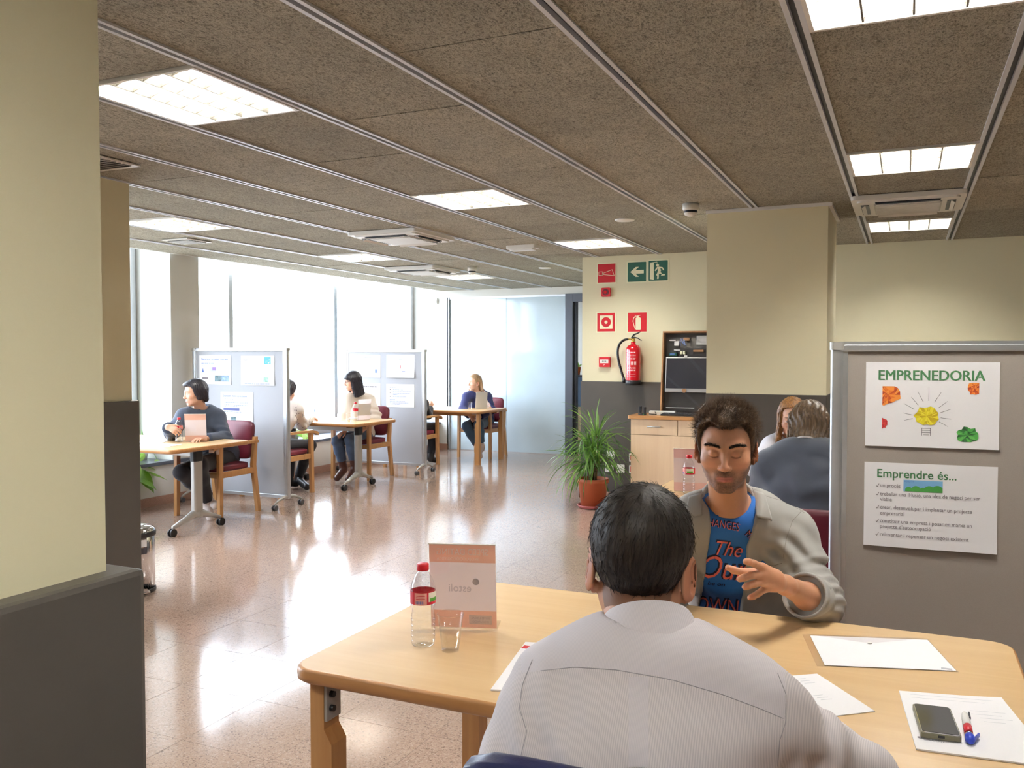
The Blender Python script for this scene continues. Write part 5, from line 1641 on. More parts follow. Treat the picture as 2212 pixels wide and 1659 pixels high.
def smooth_mesh(verts, quads, it=1, lam=0.5):
    for _ in range(it):
        acc = np.zeros_like(verts); cnt = np.zeros(len(verts))
        for k in range(4):
            a, b = quads[:, k], quads[:, (k + 1) % 4]
            np.add.at(acc, a, verts[b]); np.add.at(cnt, a, 1)
        verts = verts * (1 - lam) + lam * acc / np.maximum(cnt, 1)[:, None]
    return verts
def np_mesh(name, verts, quads, mats, cols=None, smooth=True):
    me = bpy.data.meshes.new(name)
    nv, nq, k = len(verts), len(quads), quads.shape[1]
    me.vertices.add(nv); me.vertices.foreach_set('co', np.ascontiguousarray(verts, F32).ravel())
    me.loops.add(nq * k); me.loops.foreach_set('vertex_index', quads.astype(np.int32).ravel())
    me.polygons.add(nq)
    me.polygons.foreach_set('loop_start', np.arange(nq, dtype=np.int32) * k)
    me.polygons.foreach_set('loop_total', np.full(nq, k, np.int32))
    for m in (mats if isinstance(mats, (list, tuple)) else [mats]):
        me.materials.append(m)
    me.update(calc_edges=True)
    me.polygons.foreach_set('use_smooth', [smooth] * nq)
    if cols is not None:
        at = me.color_attributes.new('tone', 'FLOAT_COLOR', 'POINT')
        at.data.foreach_set('color', np.concatenate([cols, np.ones((nv, 1))], 1).astype(F32).ravel())
    me.validate()
    return me
def sstep(a, b, x):
    t = np.clip((x - a) / (b - a), 0, 1); return t * t * (3 - 2 * t)

# ---- folds of cloth: bundles of short waves around a joint
def waves(P, bundles):
    d = np.zeros(len(P), F32)
    for c, r, direc, lam, amp, ph in bundles:
        v = P - np.asarray(c, F32)
        g = np.exp(-(v * v).sum(1) / (r * r))
        s = v @ nrm(direc).astype(F32)
        o = np.cross(nrm(direc), [0.37, 0.61, 0.7]); w = v @ nrm(o).astype(F32)
        d += 1.5 * amp * g * np.sin(2 * math.pi * s / lam + ph + 1.4 * np.sin(w * 19.0 + ph * 2) + 0.8 * np.sin(w * 43.0 + ph))
    return d

# ---- skin
def m_skin():
    t = NT('skin')
    a = t.add('ShaderNodeAttribute', attribute_name='tone')
    n = t.noise(t.coord('Object'), 140.0, 3)
    c = t.mix(t.math('MULTIPLY', n, 0.16), a.outputs['Color'], rgb(150, 84, 66))
    t.set(Base_Color=c, Roughness=0.48)
    t.bsdf.inputs['Subsurface Weight'].default_value = 0.08
    t.bsdf.inputs['Subsurface Radius'].default_value = (0.012, 0.005, 0.003)
    t.bsdf.inputs['Subsurface Scale'].default_value = 0.5
    t.bump(n, 0.08, 0.001)
    return t.m
M['skin'] = m_skin()
def m_hair(name, c1, c2, rough=0.42):
    t = NT(name)
    v = t.coord('Object', (130, 130, 10))
    f = t.noise(v, 1.0, 4, 0.6, 0.4)
    t.set(Base_Color=t.ramp(f, [(0.3, c1), (0.75, c2)]), Roughness=rough)
    t.bsdf.inputs['Specular IOR Level'].default_value = 0.35
    t.bump(f, 0.35, 0.004)
    return t.m
def m_cloth(name, col, rough=0.85, vary=0.07, stripes=None, sheen=0.15, weave=700.0):
    t = NT(name)
    v = t.coord('Object')
    f = t.noise(v, 9.0, 4)
    dark = tuple(c * (1 - vary) for c in col[:3]) + (1,); lite = tuple(min(1, c * (1 + vary)) for c in col[:3]) + (1,)
    c = t.ramp(f, [(0.3, dark), (0.7, lite)])
    if stripes:
        period, col2, amt = stripes
        wv = t.add('ShaderNodeTexWave', wave_type='BANDS', bands_direction='X', wave_profile='SIN')
        wv.inputs['Scale'].default_value = 1.0 / period * 0.314
        wv.inputs['Distortion'].default_value = 0.0
        t.link(t.coord('Object'), wv.inputs['Vector'])
        c = t.mix(t.math('MULTIPLY', wv.outputs['Fac'], amt), c, col2)
    t.set(Base_Color=c, Roughness=rough)
    t.bsdf.inputs['Sheen Weight'].default_value = sheen
    t.bump(t.noise(v, weave, 2), 0.12, 0.001)
    return t.m

# ---- head in its own coordinates: x to the person's right, y forward, z up; origin at eye height / mid head
def head_fn(P, o):
    Q = P.copy(); Q[:, 0] = np.abs(Q[:, 0])            # the head is symmetric
    jw = o.get('jaw', 1.0)
    d = ell(Q, (0, -0.014, 0.026), (0.0765, 0.099, 0.092))
    d = smin(d, ell(Q, (0, 0.020, -0.036), (0.0625, 0.068, 0.082)), 0.03)
    d = smin(d, cap(Q, (0.047 * jw, -0.008, -0.060), (0.013, 0.060, -0.101), 0.018, 0.0165), 0.028)
    d = smin(d, cap(Q, (0, 0.067, -0.104), (0.008, 0.066, -0.104), 0.0155, 0.0155), 0.02)
    d = smin(d, ell(Q, (0.044, 0.050, -0.030), (0.022, 0.022, 0.02)), 0.025)
    d = smin(d, cap(Q, (0.010, 0.083, 0.021), (0.044, 0.064, 0.021), 0.0088, 0.0085), 0.016)
    d = smax(d, -ell(Q, (0.0315, 0.094, -0.001), (0.0175, 0.0165, 0.0115)), 0.014)
    d = smin(d, cap(Q, (0.0315, 0.0705, -0.002), (0.0315, 0.0705, -0.002), 0.0138, 0.0138), 0.0035)
    ns = o.get('nose', 1.0)
    d = smin(d, cap(Q, (0, 0.084, 0.010), (0, 0.083 + 0.023 * ns, -0.034), 0.0072, 0.0095), 0.011)
    d = smin(d, cap(Q, (0, 0.084 + 0.023 * ns, -0.037), (0.0045, 0.084 + 0.022 * ns, -0.037), 0.0098, 0.009), 0.006)
    d = smin(d, cap(Q, (0.0125, 0.095, -0.0405), (0.0125, 0.095, -0.0405), 0.0078, 0.0078), 0.006)
    d = smax(d, -cap(Q, (0.0062, 0.101, -0.0475), (0.0075, 0.095, -0.0475), 0.0028, 0.0028), 0.003)
    d = smin(d, ell(Q, (0, 0.072, -0.072), (0.030, 0.018, 0.022)), 0.014)
    d = smin(d, cap(Q, (0, 0.0905, -0.0685), (0.021, 0.0815, -0.0715), 0.0048, 0.0026), 0.005)
    d = smin(d, cap(Q, (0, 0.0900, -0.0795), (0.018, 0.0825, -0.0770), 0.0062, 0.0032), 0.005)
    d = smax(d, -cap(Q, (0, 0.0965, -0.0735), (0.023, 0.0850, -0.0735 - o.get('frown', 0.0)), 0.0016, 0.0012), 0.004)
    d = smax(d, -ell(Q, (0, 0.0895, -0.0905), (0.02, 0.006, 0.005)), 0.008)
    # ear: a tilted shell
    ex = o.get('ear', 1.0)
    ca, sa = math.cos(R(28)), math.sin(R(28))
    rot = np.array([[ca, -sa, 0], [sa, ca, 0], [0, 0, 1]]).T
    c = np.array([0.0765 + 0.005 * ex, -0.020 - 0.003 * (ex - 1), -0.018 - 0.004 * (ex - 1)])
    es = o.get('ear_s', 1.0)
    e = ell(Q, c, (0.0068, 0.0205 * es, 0.0335 * es), rot)
    e = smin(e, ell(Q, c + V(-0.006, 0.012, -0.025 * es), (0.006, 0.0105, 0.013), rot), 0.006)
    e = smax(e, -ell(Q, c + V(0.0065, 0.006, 0.003), (0.0052, 0.0125 * es, 0.0235 * es), rot), 0.003)
    d = smin(d, e, 0.007)
    return d
def hairline(y, o):
    """lowest height of the hair along the head's side"""
    return np.interp(y, o['hy'], o['hz'])
def tone_head(L, o):
    """skin colour over the head, with eye-socket shadow painted in (L: points in head coordinates)"""
    base = np.array(o['skin'][:3]); n = len(L)
    c = np.tile(base, (n, 1))
    ax = np.abs(L[:, 0]); y, z = L[:, 1], L[:, 2]
    def blend(mask, col):
        m = mask[:, None]
        return c * (1 - m) + np.array(col[:3]) * m
    ck = np.exp(-(((ax - 0.042) / 0.02) ** 2 + ((z + 0.035) / 0.02) ** 2)) * (y > 0.02)
    c = blend(0.22 * ck, base * np.array([1.12, 0.78, 0.74]))
    nt = np.exp(-((ax / 0.014) ** 2 + ((z + 0.036) / 0.016) ** 2)) * (y > 0.09)
    c = blend(0.28 * nt, base * np.array([1.1, 0.74, 0.7]))
    er = sstep(0.074, 0.08, ax) * (y < 0.02)
    c = blend(0.35 * er, base * np.array([1.12, 0.66, 0.58]))
    if o.get('beard', 0):
        lo = np.interp(y, [-0.02, 0.01, 0.03, 0.06, 0.085], [-0.05, -0.035, -0.045, -0.052, -0.05])
        m = sstep(0.012, -0.012, z - lo) * sstep(-0.03, -0.005, y) * sstep(-0.135, -0.118, z)
        m = np.maximum(m, np.exp(-((ax / 0.026) ** 4 + ((z + 0.0555) / 0.0075) ** 4)) * (y > 0.07))
        m = m * (1 - 0.55 * np.exp(-(((ax - 0.036) / 0.012) ** 2 + ((z + 0.062) / 0.014) ** 2)) * (y > 0.04))
        rs = np.random.RandomState(5); m = m * (0.72 + 0.28 * rs.rand(n))
        c = blend(o['beard'] * m, o['beard_col'])
    lp = np.exp(-((ax / 0.0225) ** 6 + ((z + 0.0738) / np.where(z > -0.0738, 0.0068, 0.0098)) ** 4)) * (y > 0.076)
    c = blend(0.85 * lp, o.get('lip', rgb(176, 92, 84)))
    sl = np.exp(-((ax / 0.023) ** 8 + ((z + 0.0737) / 0.0012) ** 2)) * (y > 0.078)
    c = blend(0.6 * sl, rgb(80, 36, 32))
    bz = 0.0205 + 0.0045 * np.sin(np.clip((ax - 0.012) / 0.04, 0, 1) * math.pi * 0.8)
    br = np.exp(-((np.maximum(0, np.abs(ax - 0.031) - 0.013) / 0.005) ** 2 + ((z - bz) / 0.0036) ** 2)) * (y > 0.045)
    c = blend(o.get('brow_w', 0.9) * br, o['brow'])
    socket_shadow = np.exp(-(((ax - 0.029) / 0.016) ** 2 + ((z + 0.014) / 0.006) ** 2)) * (y > 0.05)  # shadow of the eye sockets, painted into the skin tone
    c = blend(0.4 * socket_shadow, base * np.array([0.7, 0.55, 0.55]))
    if o.get('lids', False):
        zl = -0.0085 - 0.004 * (1 - ((ax - 0.0315) / 0.015) ** 2)
        ls = np.exp(-(((ax - 0.0315) / 0.0145) ** 6 + ((z - zl) / 0.0018) ** 2)) * (y > 0.055)
        c = blend(0.85 * ls, rgb(38, 24, 22))
    else:
        ew = np.exp(-(((ax - 0.0315) / 0.0125) ** 4 + ((z + 0.002) / 0.0048) ** 4)) * (y > 0.055)
        c = blend(0.9 * ew, rgb(214, 206, 200))
        gx = o.get('gaze', 0.0)
        ir = np.exp(-(((L[:, 0] - np.sign(L[:, 0]) * 0.0315 - gx) / 0.0052) ** 4 + ((z + 0.002) / 0.005) ** 4)) * (y > 0.055)
        c = blend(0.95 * ir, rgb(52, 34, 26))
        ls = np.exp(-(((ax - 0.0315) / 0.0135) ** 6 + ((z - 0.0035) / 0.0016) ** 2)) * (y > 0.055)
        c = blend(0.8 * ls, rgb(34, 24, 22))
    sc = sstep(-0.004, 0.008, z - hairline(y, o)) * 0.75 * sstep(0.0775, 0.0735, ax)
    c = blend(sc, lerp(base, np.array(o['hair_col'][:3]), 0.85))
    return c

def hand_prims(w, d, nrm_, thumb_side, curl=0.5, s=1.0, spread=1.0):
    """a relaxed hand: wrist w, direction d, back-of-hand normal, side of the thumb"""
    d = nrm(d); n = nrm(nrm_ - d * (np.asarray(nrm_) @ d)); t = nrm(np.cross(d, n))
    if t @ np.asarray(thumb_side) < 0:
        t = -t
    palm = [('ecap', w + d * 0.008 * s, w + d * 0.078 * s, t, 0.026 * s, 0.016 * s, 0.038 * s, 0.013 * s)]
    fingers = []
    for k, (off, L, r) in enumerate(((0.028, 0.072, 0.0088), (0.010, 0.080, 0.0090), (-0.009, 0.074, 0.0086), (-0.027, 0.058, 0.0076))):
        base = w + d * (0.082 - 0.004 * abs(k - 1)) * s + t * off * s
        dd = nrm(d + t * off * 3.5 * spread)
        p = [base]
        ang = 0.0
        for q, f in enumerate((0.46, 0.30, 0.24)):
            ang += curl * (0.55 + 0.15 * q)
            p.append(p[-1] + (dd * math.cos(ang) - n * math.sin(ang)) * L * f * s)
        fingers.append([('cap', p[i], p[i + 1], r * s * (1 - 0.08 * i), r * s * (1 - 0.08 * (i + 1))) for i in range(3)])
    b = w + d * 0.026 * s + t * 0.026 * s
    m = b + (nrm(d * 0.7 + t * 0.75 - n * 0.35)) * 0.038 * s
    e = m + (nrm(d * 0.9 + t * 0.28 - n * 0.3)) * 0.030 * s
    f = e + (nrm(d * 0.95 - n * 0.35)) * 0.022 * s
    fingers.append([('cap', b, m, 0.0125 * s, 0.0105 * s), ('cap', m, e, 0.0105 * s, 0.0092 * s), ('cap', e, f, 0.0092 * s, 0.0078 * s)])
    return palm, fingers
def hand_fn(P, palm, fingers):
    d = ev(P, palm, 0, 0.012)
    out = d
    for f in fingers:
        out = np.minimum(out, smin(ev(P, f, 0, 0.003), d, 0.007))
    return out

def strands(roots, dirs, lens, width, seg=3, bend=None, seed=0):
    """thin tapered hairs: three-sided, bending along the given field"""
    n = len(roots)
    rs = np.random.RandomState(seed)
    P = [roots]; d = dirs.copy()
    for k in range(seg):
        d = d + (bend if bend is not None else 0) / seg
        d /= np.linalg.norm(d, axis=1)[:, None]
        P.append(P[-1] + d * (lens / seg)[:, None])
    ref = rs.randn(n, 3)
    u = np.cross(d, ref); u /= np.linalg.norm(u, axis=1)[:, None]
    w = np.cross(d, u)
    vs = []
    for k, p in enumerate(P):
        r = width * (1 - 0.85 * k / seg)
        for j in range(3):
            a = 2 * math.pi * j / 3
            vs.append(p + u * (r * math.cos(a)) + w * (r * math.sin(a)))
    Vv = np.stack(vs, 1).reshape(-1, 3)
    per = (seg + 1) * 3
    Q = []
    for k in range(seg):
        for j in range(3):
            Q.append([k * 3 + j, k * 3 + (j + 1) % 3, (k + 1) * 3 + (j + 1) % 3, (k + 1) * 3 + j])
    Q = np.array(Q)
    quads = (np.arange(n)[:, None, None] * per + Q[None]).reshape(-1, 4)
    return Vv, quads

class Person:
    def __init__(self, label, J, o):
        """J: joints in metres; o: looks"""
        self.J, self.o, self.label = J, o, label
        self.base = np.array([J['pelvis'][0], J['pelvis'][1], 0.0])
        f = nrm(J['face']); u = nrm(J.get('head_up', (0, 0, 1)) - f * (np.asarray(J.get('head_up', (0, 0, 1))) @ f))
        r = np.cross(f, u)
        self.hs = o.get('head', 1.0)
        self.HR = np.stack([r, f, u], 1)                   # columns: right, forward, up
        self.hc = np.asarray(J['head'], float)
        self.side = nrm(J['shR'] - J['shL'])
        self.root = None
        self.build_prims()
    def to_head(self, P):
        return ((P - self.hc.astype(F32)) @ self.HR.astype(F32)) / F32(self.hs)
    def from_head(self, L):
        return self.hc + (np.asarray(L, float) * self.hs) @ self.HR.T
    def build_prims(self):
        J, o = self.J, self.o
        s = o.get('size', 1.0); b = o.get('girth', 1.0)
        side = self.side
        pel, neck = V(J['pelvis']), V(J['neck'])
        up = nrm(neck - pel)
        fwd = nrm(np.cross(up, side)); 
        self.fwd = fwd
        chest = V(J.get('chest', lerp(pel, neck, 0.66) - fwd * 0.0))
        waist = V(J.get('waist', lerp(pel, neck, 0.30)))
        W = s * b
        self.torso = [('ecap', pel - up * 0.02, waist, side, 0.165 * W, 0.125 * W, 0.140 * W, 0.105 * W),
                      ('ecap', waist, chest, side, 0.140 * W, 0.105 * W, 0.160 * W, 0.118 * W),
                      ('ecap', chest, lerp(chest, neck, 0.72), side, 0.160 * W, 0.118 * W, 0.115 * W, 0.085 * W),
                      ('cap', J['shL'] - side * 0.0, lerp(J['shL'], neck, 0.55) - up * 0.02, 0.056 * s, 0.052 * s),
                      ('cap', J['shR'], lerp(J['shR'], neck, 0.55) - up * 0.02, 0.056 * s, 0.052 * s),
                      ('cap', lerp(J['shL'], neck, 0.5), lerp(J['shR'], neck, 0.5), 0.052 * s, 0.052 * s)]
        hb = self.from_head((0, -0.018, -0.075))
        self.neck = [('cap', neck - up * 0.03, hb, 0.060 * s * o.get('neck_w', 1.0), 0.054 * s * o.get('neck_w', 1.0))]
        ar = o.get('arm', 1.0) * s
        self.arms = {}
        for q in 'LR':
            sh, el, wr = V(J['sh' + q]), V(J['el' + q]), V(J['wr' + q])
            self.arms[q] = [('cap', sh, el, 0.052 * ar, 0.042 * ar), ('cap', el, lerp(el, wr, 0.35), 0.042 * ar, 0.041 * ar), ('cap', lerp(el, wr, 0.35), wr, 0.041 * ar, 0.027 * ar)]
        hw = 0.085 * W
        self.legs = {}
        for q, sg in (('L', -1), ('R', 1)):
            hip = V(J['pelvis']) + side * sg * hw - up * 0.03
            kn, an, to = V(J['kn' + q]), V(J['an' + q]), V(J['to' + q])
            self.legs[q] = [('cap', hip, kn, 0.086 * W, 0.058 * s), ('cap', kn, lerp(kn, an, 0.35), 0.058 * s, 0.055 * s), ('cap', lerp(kn, an, 0.35), an, 0.055 * s, 0.038 * s)]
        self.feet = {q: [('cap', V(J['an' + q]) + V(0, 0, -0.03), V(J['to' + q]), 0.04 * s, 0.034 * s)] for q in 'LR'}
        self.hands = {}
        for q in 'LR':
            h = J.get('hand' + q)
            if h is None:
                wr = V(J['wr' + q]); d = nrm(wr - V(J['el' + q]))
                h = hand_prims(wr, d, V(0, 0, 1), -side if q == 'R' else side, 0.55, s * 0.98)
            self.hands[q] = h
    def body(self, res=0.008, hres=0.004, hand_res=0.0045):
        o, J = self.o, self.J
        limbs = self.torso + self.neck + self.arms['L'] + self.arms['R'] + self.legs['L'] + self.legs['R'] + self.feet['L'] + self.feet['R']
        lo, hi = bounds(limbs, 0.03)
        def fn(P):
            d = ev(P, self.torso, -0.004, 0.05)
            for q in 'LR':
                d = smin(d, ev(P, self.arms[q], -0.002, 0.02), 0.03)
                d = smin(d, ev(P, self.legs[q], -0.004, 0.025), 0.03)
                d = smin(d, ev(P, self.feet[q], -0.004, 0.02), 0.02)
            return smin(d, ev(P, self.neck, 0, 0.02), 0.03)
        v, q = grow(fn, lo, hi, res)
        VV, QQ, CC = [v], [q], [np.tile(np.array(o['skin'][:3]), (len(v), 1))]
        n0 = len(v)
        def hfn(P):
            L = self.to_head(P)
            d = head_fn(L, o) * self.hs
            d = smin(d, ev(P, self.neck, 0, 0.02), 0.025)
            return np.maximum(d, (J['neck'][2] - 0.03) - P[:, 2])
        rr = 0.16 * self.hs
        nlo = np.minimum(self.hc - rr, V(J['neck']) - 0.07); nhi = np.maximum(self.hc + rr, V(J['neck']) + 0.07)
        v, q = grow(hfn, nlo, nhi, hres, 0.012)
        VV.append(v); QQ.append(q + n0); CC.append(tone_head(self.to_head(v.astype(F32)).astype(float), o)); n0 += len(v)
        self.head_v, self.head_q = v, q
        for s in 'LR':
            palm, fing = self.hands[s]
            pr = palm + [p for f in fing for p in f] + [self.arms[s][2]]
            blo, bhi = bounds(palm + [p for f in fing for p in f], 0.02)
            wr = V(J['wr' + s])
            blo = np.minimum(blo, wr - 0.05); bhi = np.maximum(bhi, wr + 0.05)
            v, q = grow(lambda P: smin(hand_fn(P, palm, fing), ev(P, self.arms[s], -0.002, 0.02), 0.016), blo, bhi, hand_res, 0.012)
            c = np.tile(np.array(o['skin'][:3]), (len(v), 1))
            for f in fing:                                   # pinker finger ends
                tip = np.asarray(f[-1][2]); m = np.exp(-((v - tip) ** 2).sum(1) / 0.012 ** 2)[:, None] * 0.4
                c = c * (1 - m) + c * np.array([1.1, 0.74, 0.7]) * m
            VV.append(v); QQ.append(q + n0); CC.append(c); n0 += len(v)
        v = np.concatenate(VV) - self.base
        me = np_mesh('person', v, np.concatenate(QQ), M['skin'], np.concatenate(CC))
        self.root = add_obj('person', me, None, tuple(self.base))
        tag(self.root, self.label, 'person')
        return self.root
    def part(self, name, v, q, mat, cols=None, sm=0):
        if sm:
            v = smooth_mesh(v, q, sm)
        me = np_mesh(name, v - self.base, q, mat, cols)
        return add_obj(name, me, self.root)
    def garment(self, name, prims_fn, lo, hi, res, mat, sm=1):
        v, q = grow(prims_fn, lo, hi, res, 0.03)
        return self.part(name, v, q, mat, None, sm)
    def top(self, mat, name='shirt', infl=0.012, sleeve=0.93, res=0.008, folds=(), neck_cut=None, hem=-0.06, arm_infl=None, cut=None, sm=1, arm_k=0.035):
        J = self.J
        ai = infl + 0.004 if arm_infl is None else arm_infl
        arms = {}
        for q in 'LR':
            sl = sleeve if not isinstance(sleeve, dict) else sleeve[q]
            sh, el, wr = V(J['sh' + q]), V(J['el' + q]), V(J['wr' + q])
            a = self.o.get('arm', 1.0) * self.o.get('size', 1.0)
            end = lerp(el, wr, sl)
            arms[q] = [('cap', sh, el, 0.053 * a, 0.046 * a), ('cap', el, end, 0.046 * a, 0.046 * a + (0.034 * a - 0.046 * a) * sl)] if sl > 0 else [('cap', sh, lerp(sh, el, 1 + sl), 0.053 * a, 0.05 * a)]
        pr = self.torso + arms['L'] + arms['R']
        lo, hi = bounds(pr, 0.05)
        zc = J['pelvis'][2] + hem
        lo[2] = max(lo[2], zc - 0.02)
        nk, hd = V(J['neck']), self.hc
        nax = nrm(nrm(hd - nk) * 0.45 + nrm(nk - V(J['pelvis'])) * 0.25 + V(0, 0, 0.3))
        nc = neck_cut or (0.064, 0.0)
        def fn(P):
            d = ev(P, self.torso, infl, 0.05)
            for q in 'LR':
                d = smin(d, ev(P, arms[q], ai, 0.02), arm_k)
            if len(folds):
                d = d + waves(P, folds)
            v = P - nk.astype(F32)
            h = v @ nax.astype(F32)
            d = smax(d, -(cap(P, nk - nax * 0.05, nk + nax * 0.2, nc[0], nc[0] + 0.01)), 0.008)
            rad = np.sqrt(np.maximum((v * v).sum(1) - h * h, 0))
            d = np.where(rad < 0.095, np.maximum(d, h - 0.055 - nc[1]), d)
            d = np.maximum(d, zc - P[:, 2])
            for q in 'LR':
                sl = sleeve if not isinstance(sleeve, dict) else sleeve[q]
                if sl > 0:
                    el, wr = V(J['el' + q]), V(J['wr' + q])
                    ax = nrm(wr - el); e = lerp(el, wr, sl)
                    near = ((P - e.astype(F32)) ** 2).sum(1) < 0.10 ** 2
                    d = np.where(near, np.maximum(d, (P - e.astype(F32)) @ ax.astype(F32)), d)
            return cut(P, d) if cut else d
        return self.garment(name, fn, lo, hi, res, mat, sm)
    def trousers(self, mat, infl=0.012, res=0.01, length=0.93, folds=()):
        J = self.J
        pr = [self.torso[0]]
        legs = {}
        for q in 'LR':
            kn, an = V(J['kn' + q]), V(J['an' + q])
            legs[q] = self.legs[q][:2] + [('cap', self.legs[q][2][1], lerp(kn, an, length), 0.055 * self.o.get('size', 1), 0.046 * self.o.get('size', 1))]
        lo, hi = bounds(pr + legs['L'] + legs['R'], 0.04)
        zt = J['pelvis'][2] + 0.12
        def fn(P):
            d = ev(P, pr, infl - 0.004, 0.03)
            a = ev(P, legs['L'], infl, 0.03); b = ev(P, legs['R'], infl, 0.03)
            d = smin(smin(d, a, 0.03), smin(d, b, 0.03), 0.012)
            if len(folds):
                d = d + waves(P, folds)
            d = np.maximum(d, P[:, 2] - zt)
            for q in 'LR':
                kn, an = V(J['kn' + q]), V(J['an' + q])
                ax = nrm(an - kn); e = lerp(kn, an, length)
                near = ((P - e.astype(F32)) ** 2).sum(1) < 0.10 ** 2
                d = np.where(near, np.maximum(d, (P - e.astype(F32)) @ ax.astype(F32)), d)
            return d
        return self.garment('trousers', fn, lo, hi, res, mat)
    def shoes(self, mat, res=0.007, high=0.0, sole=None):
        J = self.J
        for q in 'LR':
            an, to = V(J['an' + q]), V(J['to' + q])
            kn = V(J['kn' + q])
            d0 = nrm(to - an)
            pr = [('cap', an + V(0, 0, -0.035), to, 0.044, 0.038), ('cap', an, lerp(an, kn, 0.06 + high), 0.046, 0.050)]
            lo, hi = bounds(pr, 0.02)
            zf = min(to[2], an[2] - 0.035) - 0.034
            v, qd = grow(lambda P: np.maximum(ev(P, pr, 0, 0.03), zf - P[:, 2]), lo, hi, res, 0.02)
            self.part('shoe', v, qd, mat, None, 1)
    def hair_cap(self, mat, thick=0.014, extra=(), res=0.005, name='hair', k=0.02, ripple=0.0025, lift=None, sm=0):
        """hair mass: the skull swollen above the hairline, joined with hanging locks (given in head coordinates)"""
        o = self.o
        def fn(P):
            L = self.to_head(P)
            d = ell(L, (0, -0.014, 0.026), (0.0765 + thick, 0.099 + thick, 0.092 + thick))
            if lift is not None:
                d = smin(d, ell(L, lift[0], lift[1]), 0.03)
            hl = hairline(L[:, 1], o).astype(F32) + F32(o.get('cap_rise', 0.0)) * sstep(-0.03, 0.02, L[:, 1])
            if o.get('widow'):
                ax_ = np.abs(L[:, 0])
                hl = hl + (L[:, 1] > 0.03) * (o['widow'] * (sstep(0.012, 0.04, ax_) - 0.5) + 0.0015 * np.sin(L[:, 0] * 310) + 0.0015 * np.sin(L[:, 0] * 170 + 1))
            m = (hl - L[:, 2]) * 0.75
            d = smax(d, m, 0.006)
            if len(extra):
                d = smin(d, ev(L, extra, 0.0, 0.02), k)
            if ripple:
                a = np.arctan2(L[:, 0], -L[:, 1] + 0.02)
                d = d + ripple * (np.sin(a * 31 + L[:, 2] * 25 + 2 * np.sin(L[:, 2] * 60)) + 0.6 * np.sin(a * 57 - L[:, 2] * 40)) * 0.6
            # keep the face free
            fc = ell(L, (0, 0.075, -0.045), (0.056, 0.06, 0.088) if not o.get('face_cut') else o['face_cut'])
            d = smax(d, -fc, 0.01)
            return d * self.hs
        c = self.hc
        ext = max([0.16] + [float(np.max(np.abs(np.asarray(p[2])))) + 0.06 for p in extra if p[0] != 'ell'])
        lo, hi = c - ext * self.hs, c + ext * self.hs
        v, q = grow(fn, lo, hi, res, 0.02)
        return self.part(name, v, q, mat, None, sm)
# ------------------------------------------------------------------ clothing details
def collar(P, mat, name='collar', r=(0.066, 0.064), h=0.034, leaf=lambda a: (0.018, 0.03), amax=150, off=(0, 0, 0), drop=0.0, n=40, tilt=0.0, ell_=(1.0, 1.0)):
    """a folded shirt collar around the neck; leaf(angle) gives how far the outer fold reaches out and down; angle 0 is the nape"""
    J = P.J
    nk = V(J['neck']) + V(off)
    ax = nrm(P.hc - V(J['neck'])); ax = nrm(ax + P.fwd * tilt)
    fw = nrm(P.fwd - ax * (P.fwd @ ax)); rt = np.cross(fw, ax)
    rows = []
    for i in range(n + 1):
        a = R(-amax + 2 * amax * i / n)
        rd = -fw * math.cos(a) * ell_[1] + rt * math.sin(a) * ell_[0]
        lo_, dn = leaf(math.degrees(abs(a)) if True else a)
        b = nk - ax * drop * (1 - math.cos(a)) * 0.5
        fr = (abs(a) / R(amax)) ** 3
        top = h * (1 - 0.35 * fr)
        rows.append([b + rd * r[0] - ax * 0.012, b + rd * (r[0] - 0.001) + ax * top * 0.5, b + rd * r[1] + ax * top, b + rd * (r[1] + 0.004) + ax * (top + 0.004), b + rd * (r[1] + 0.009) + ax * (top - 0.002), b + rd * (r[1] + 0.009 + lo_ * 0.55) + ax * (top - dn * 0.5), b + rd * (r[1] + 0.009 + lo_) + ax * (top - dn)])
    m = len(rows[0])
    v = np.array(rows).reshape(-1, 3)
    q = np.array([[i * m + j, i * m + j + 1, (i + 1) * m + j + 1, (i + 1) * m + j] for i in range(n) for j in range(m - 1)])
    o = P.part(name, v, q, mat)
    md = o.modifiers.new('thick', 'SOLIDIFY'); md.thickness = 0.003; md.offset = 0
    ms = o.modifiers.new('round', 'SUBSURF'); ms.levels = 1; ms.render_levels = 2
    return o
def bvh_of(o):
    me = o.data
    v = [tuple(p.co) for p in me.vertices]
    return BVHTree.FromPolygons(v, [tuple(p.vertices) for p in me.polygons])
def drape_points(P, obj, pts, lift=0.0012, tree=None):
    """drop points given as picture rays onto a garment"""
    tree = tree or bvh_of(obj)
    out = []
    e = Vector(_eye - P.base)
    for px, py in pts:
        d = Vector(_ray(px, py)).normalized()
        hit = tree.ray_cast(e, d)
        if hit[0] is not None:
            out.append(np.array(hit[0] - d * lift))
    return out
def seam(P, obj, pts, mat, r=0.0009, name='seam', n=40, tree=None):
    pts = np.array(pts, float)
    t = np.linspace(0, len(pts) - 1, n)
    xs, ys = np.interp(t, range(len(pts)), pts[:, 0]), np.interp(t, range(len(pts)), pts[:, 1])
    q = drape_points(P, obj, list(zip(xs, ys)), 0.0002, tree)
    if len(q) > 3:
        MB().tube(q, r, 5).obj(name, mat, P.root)
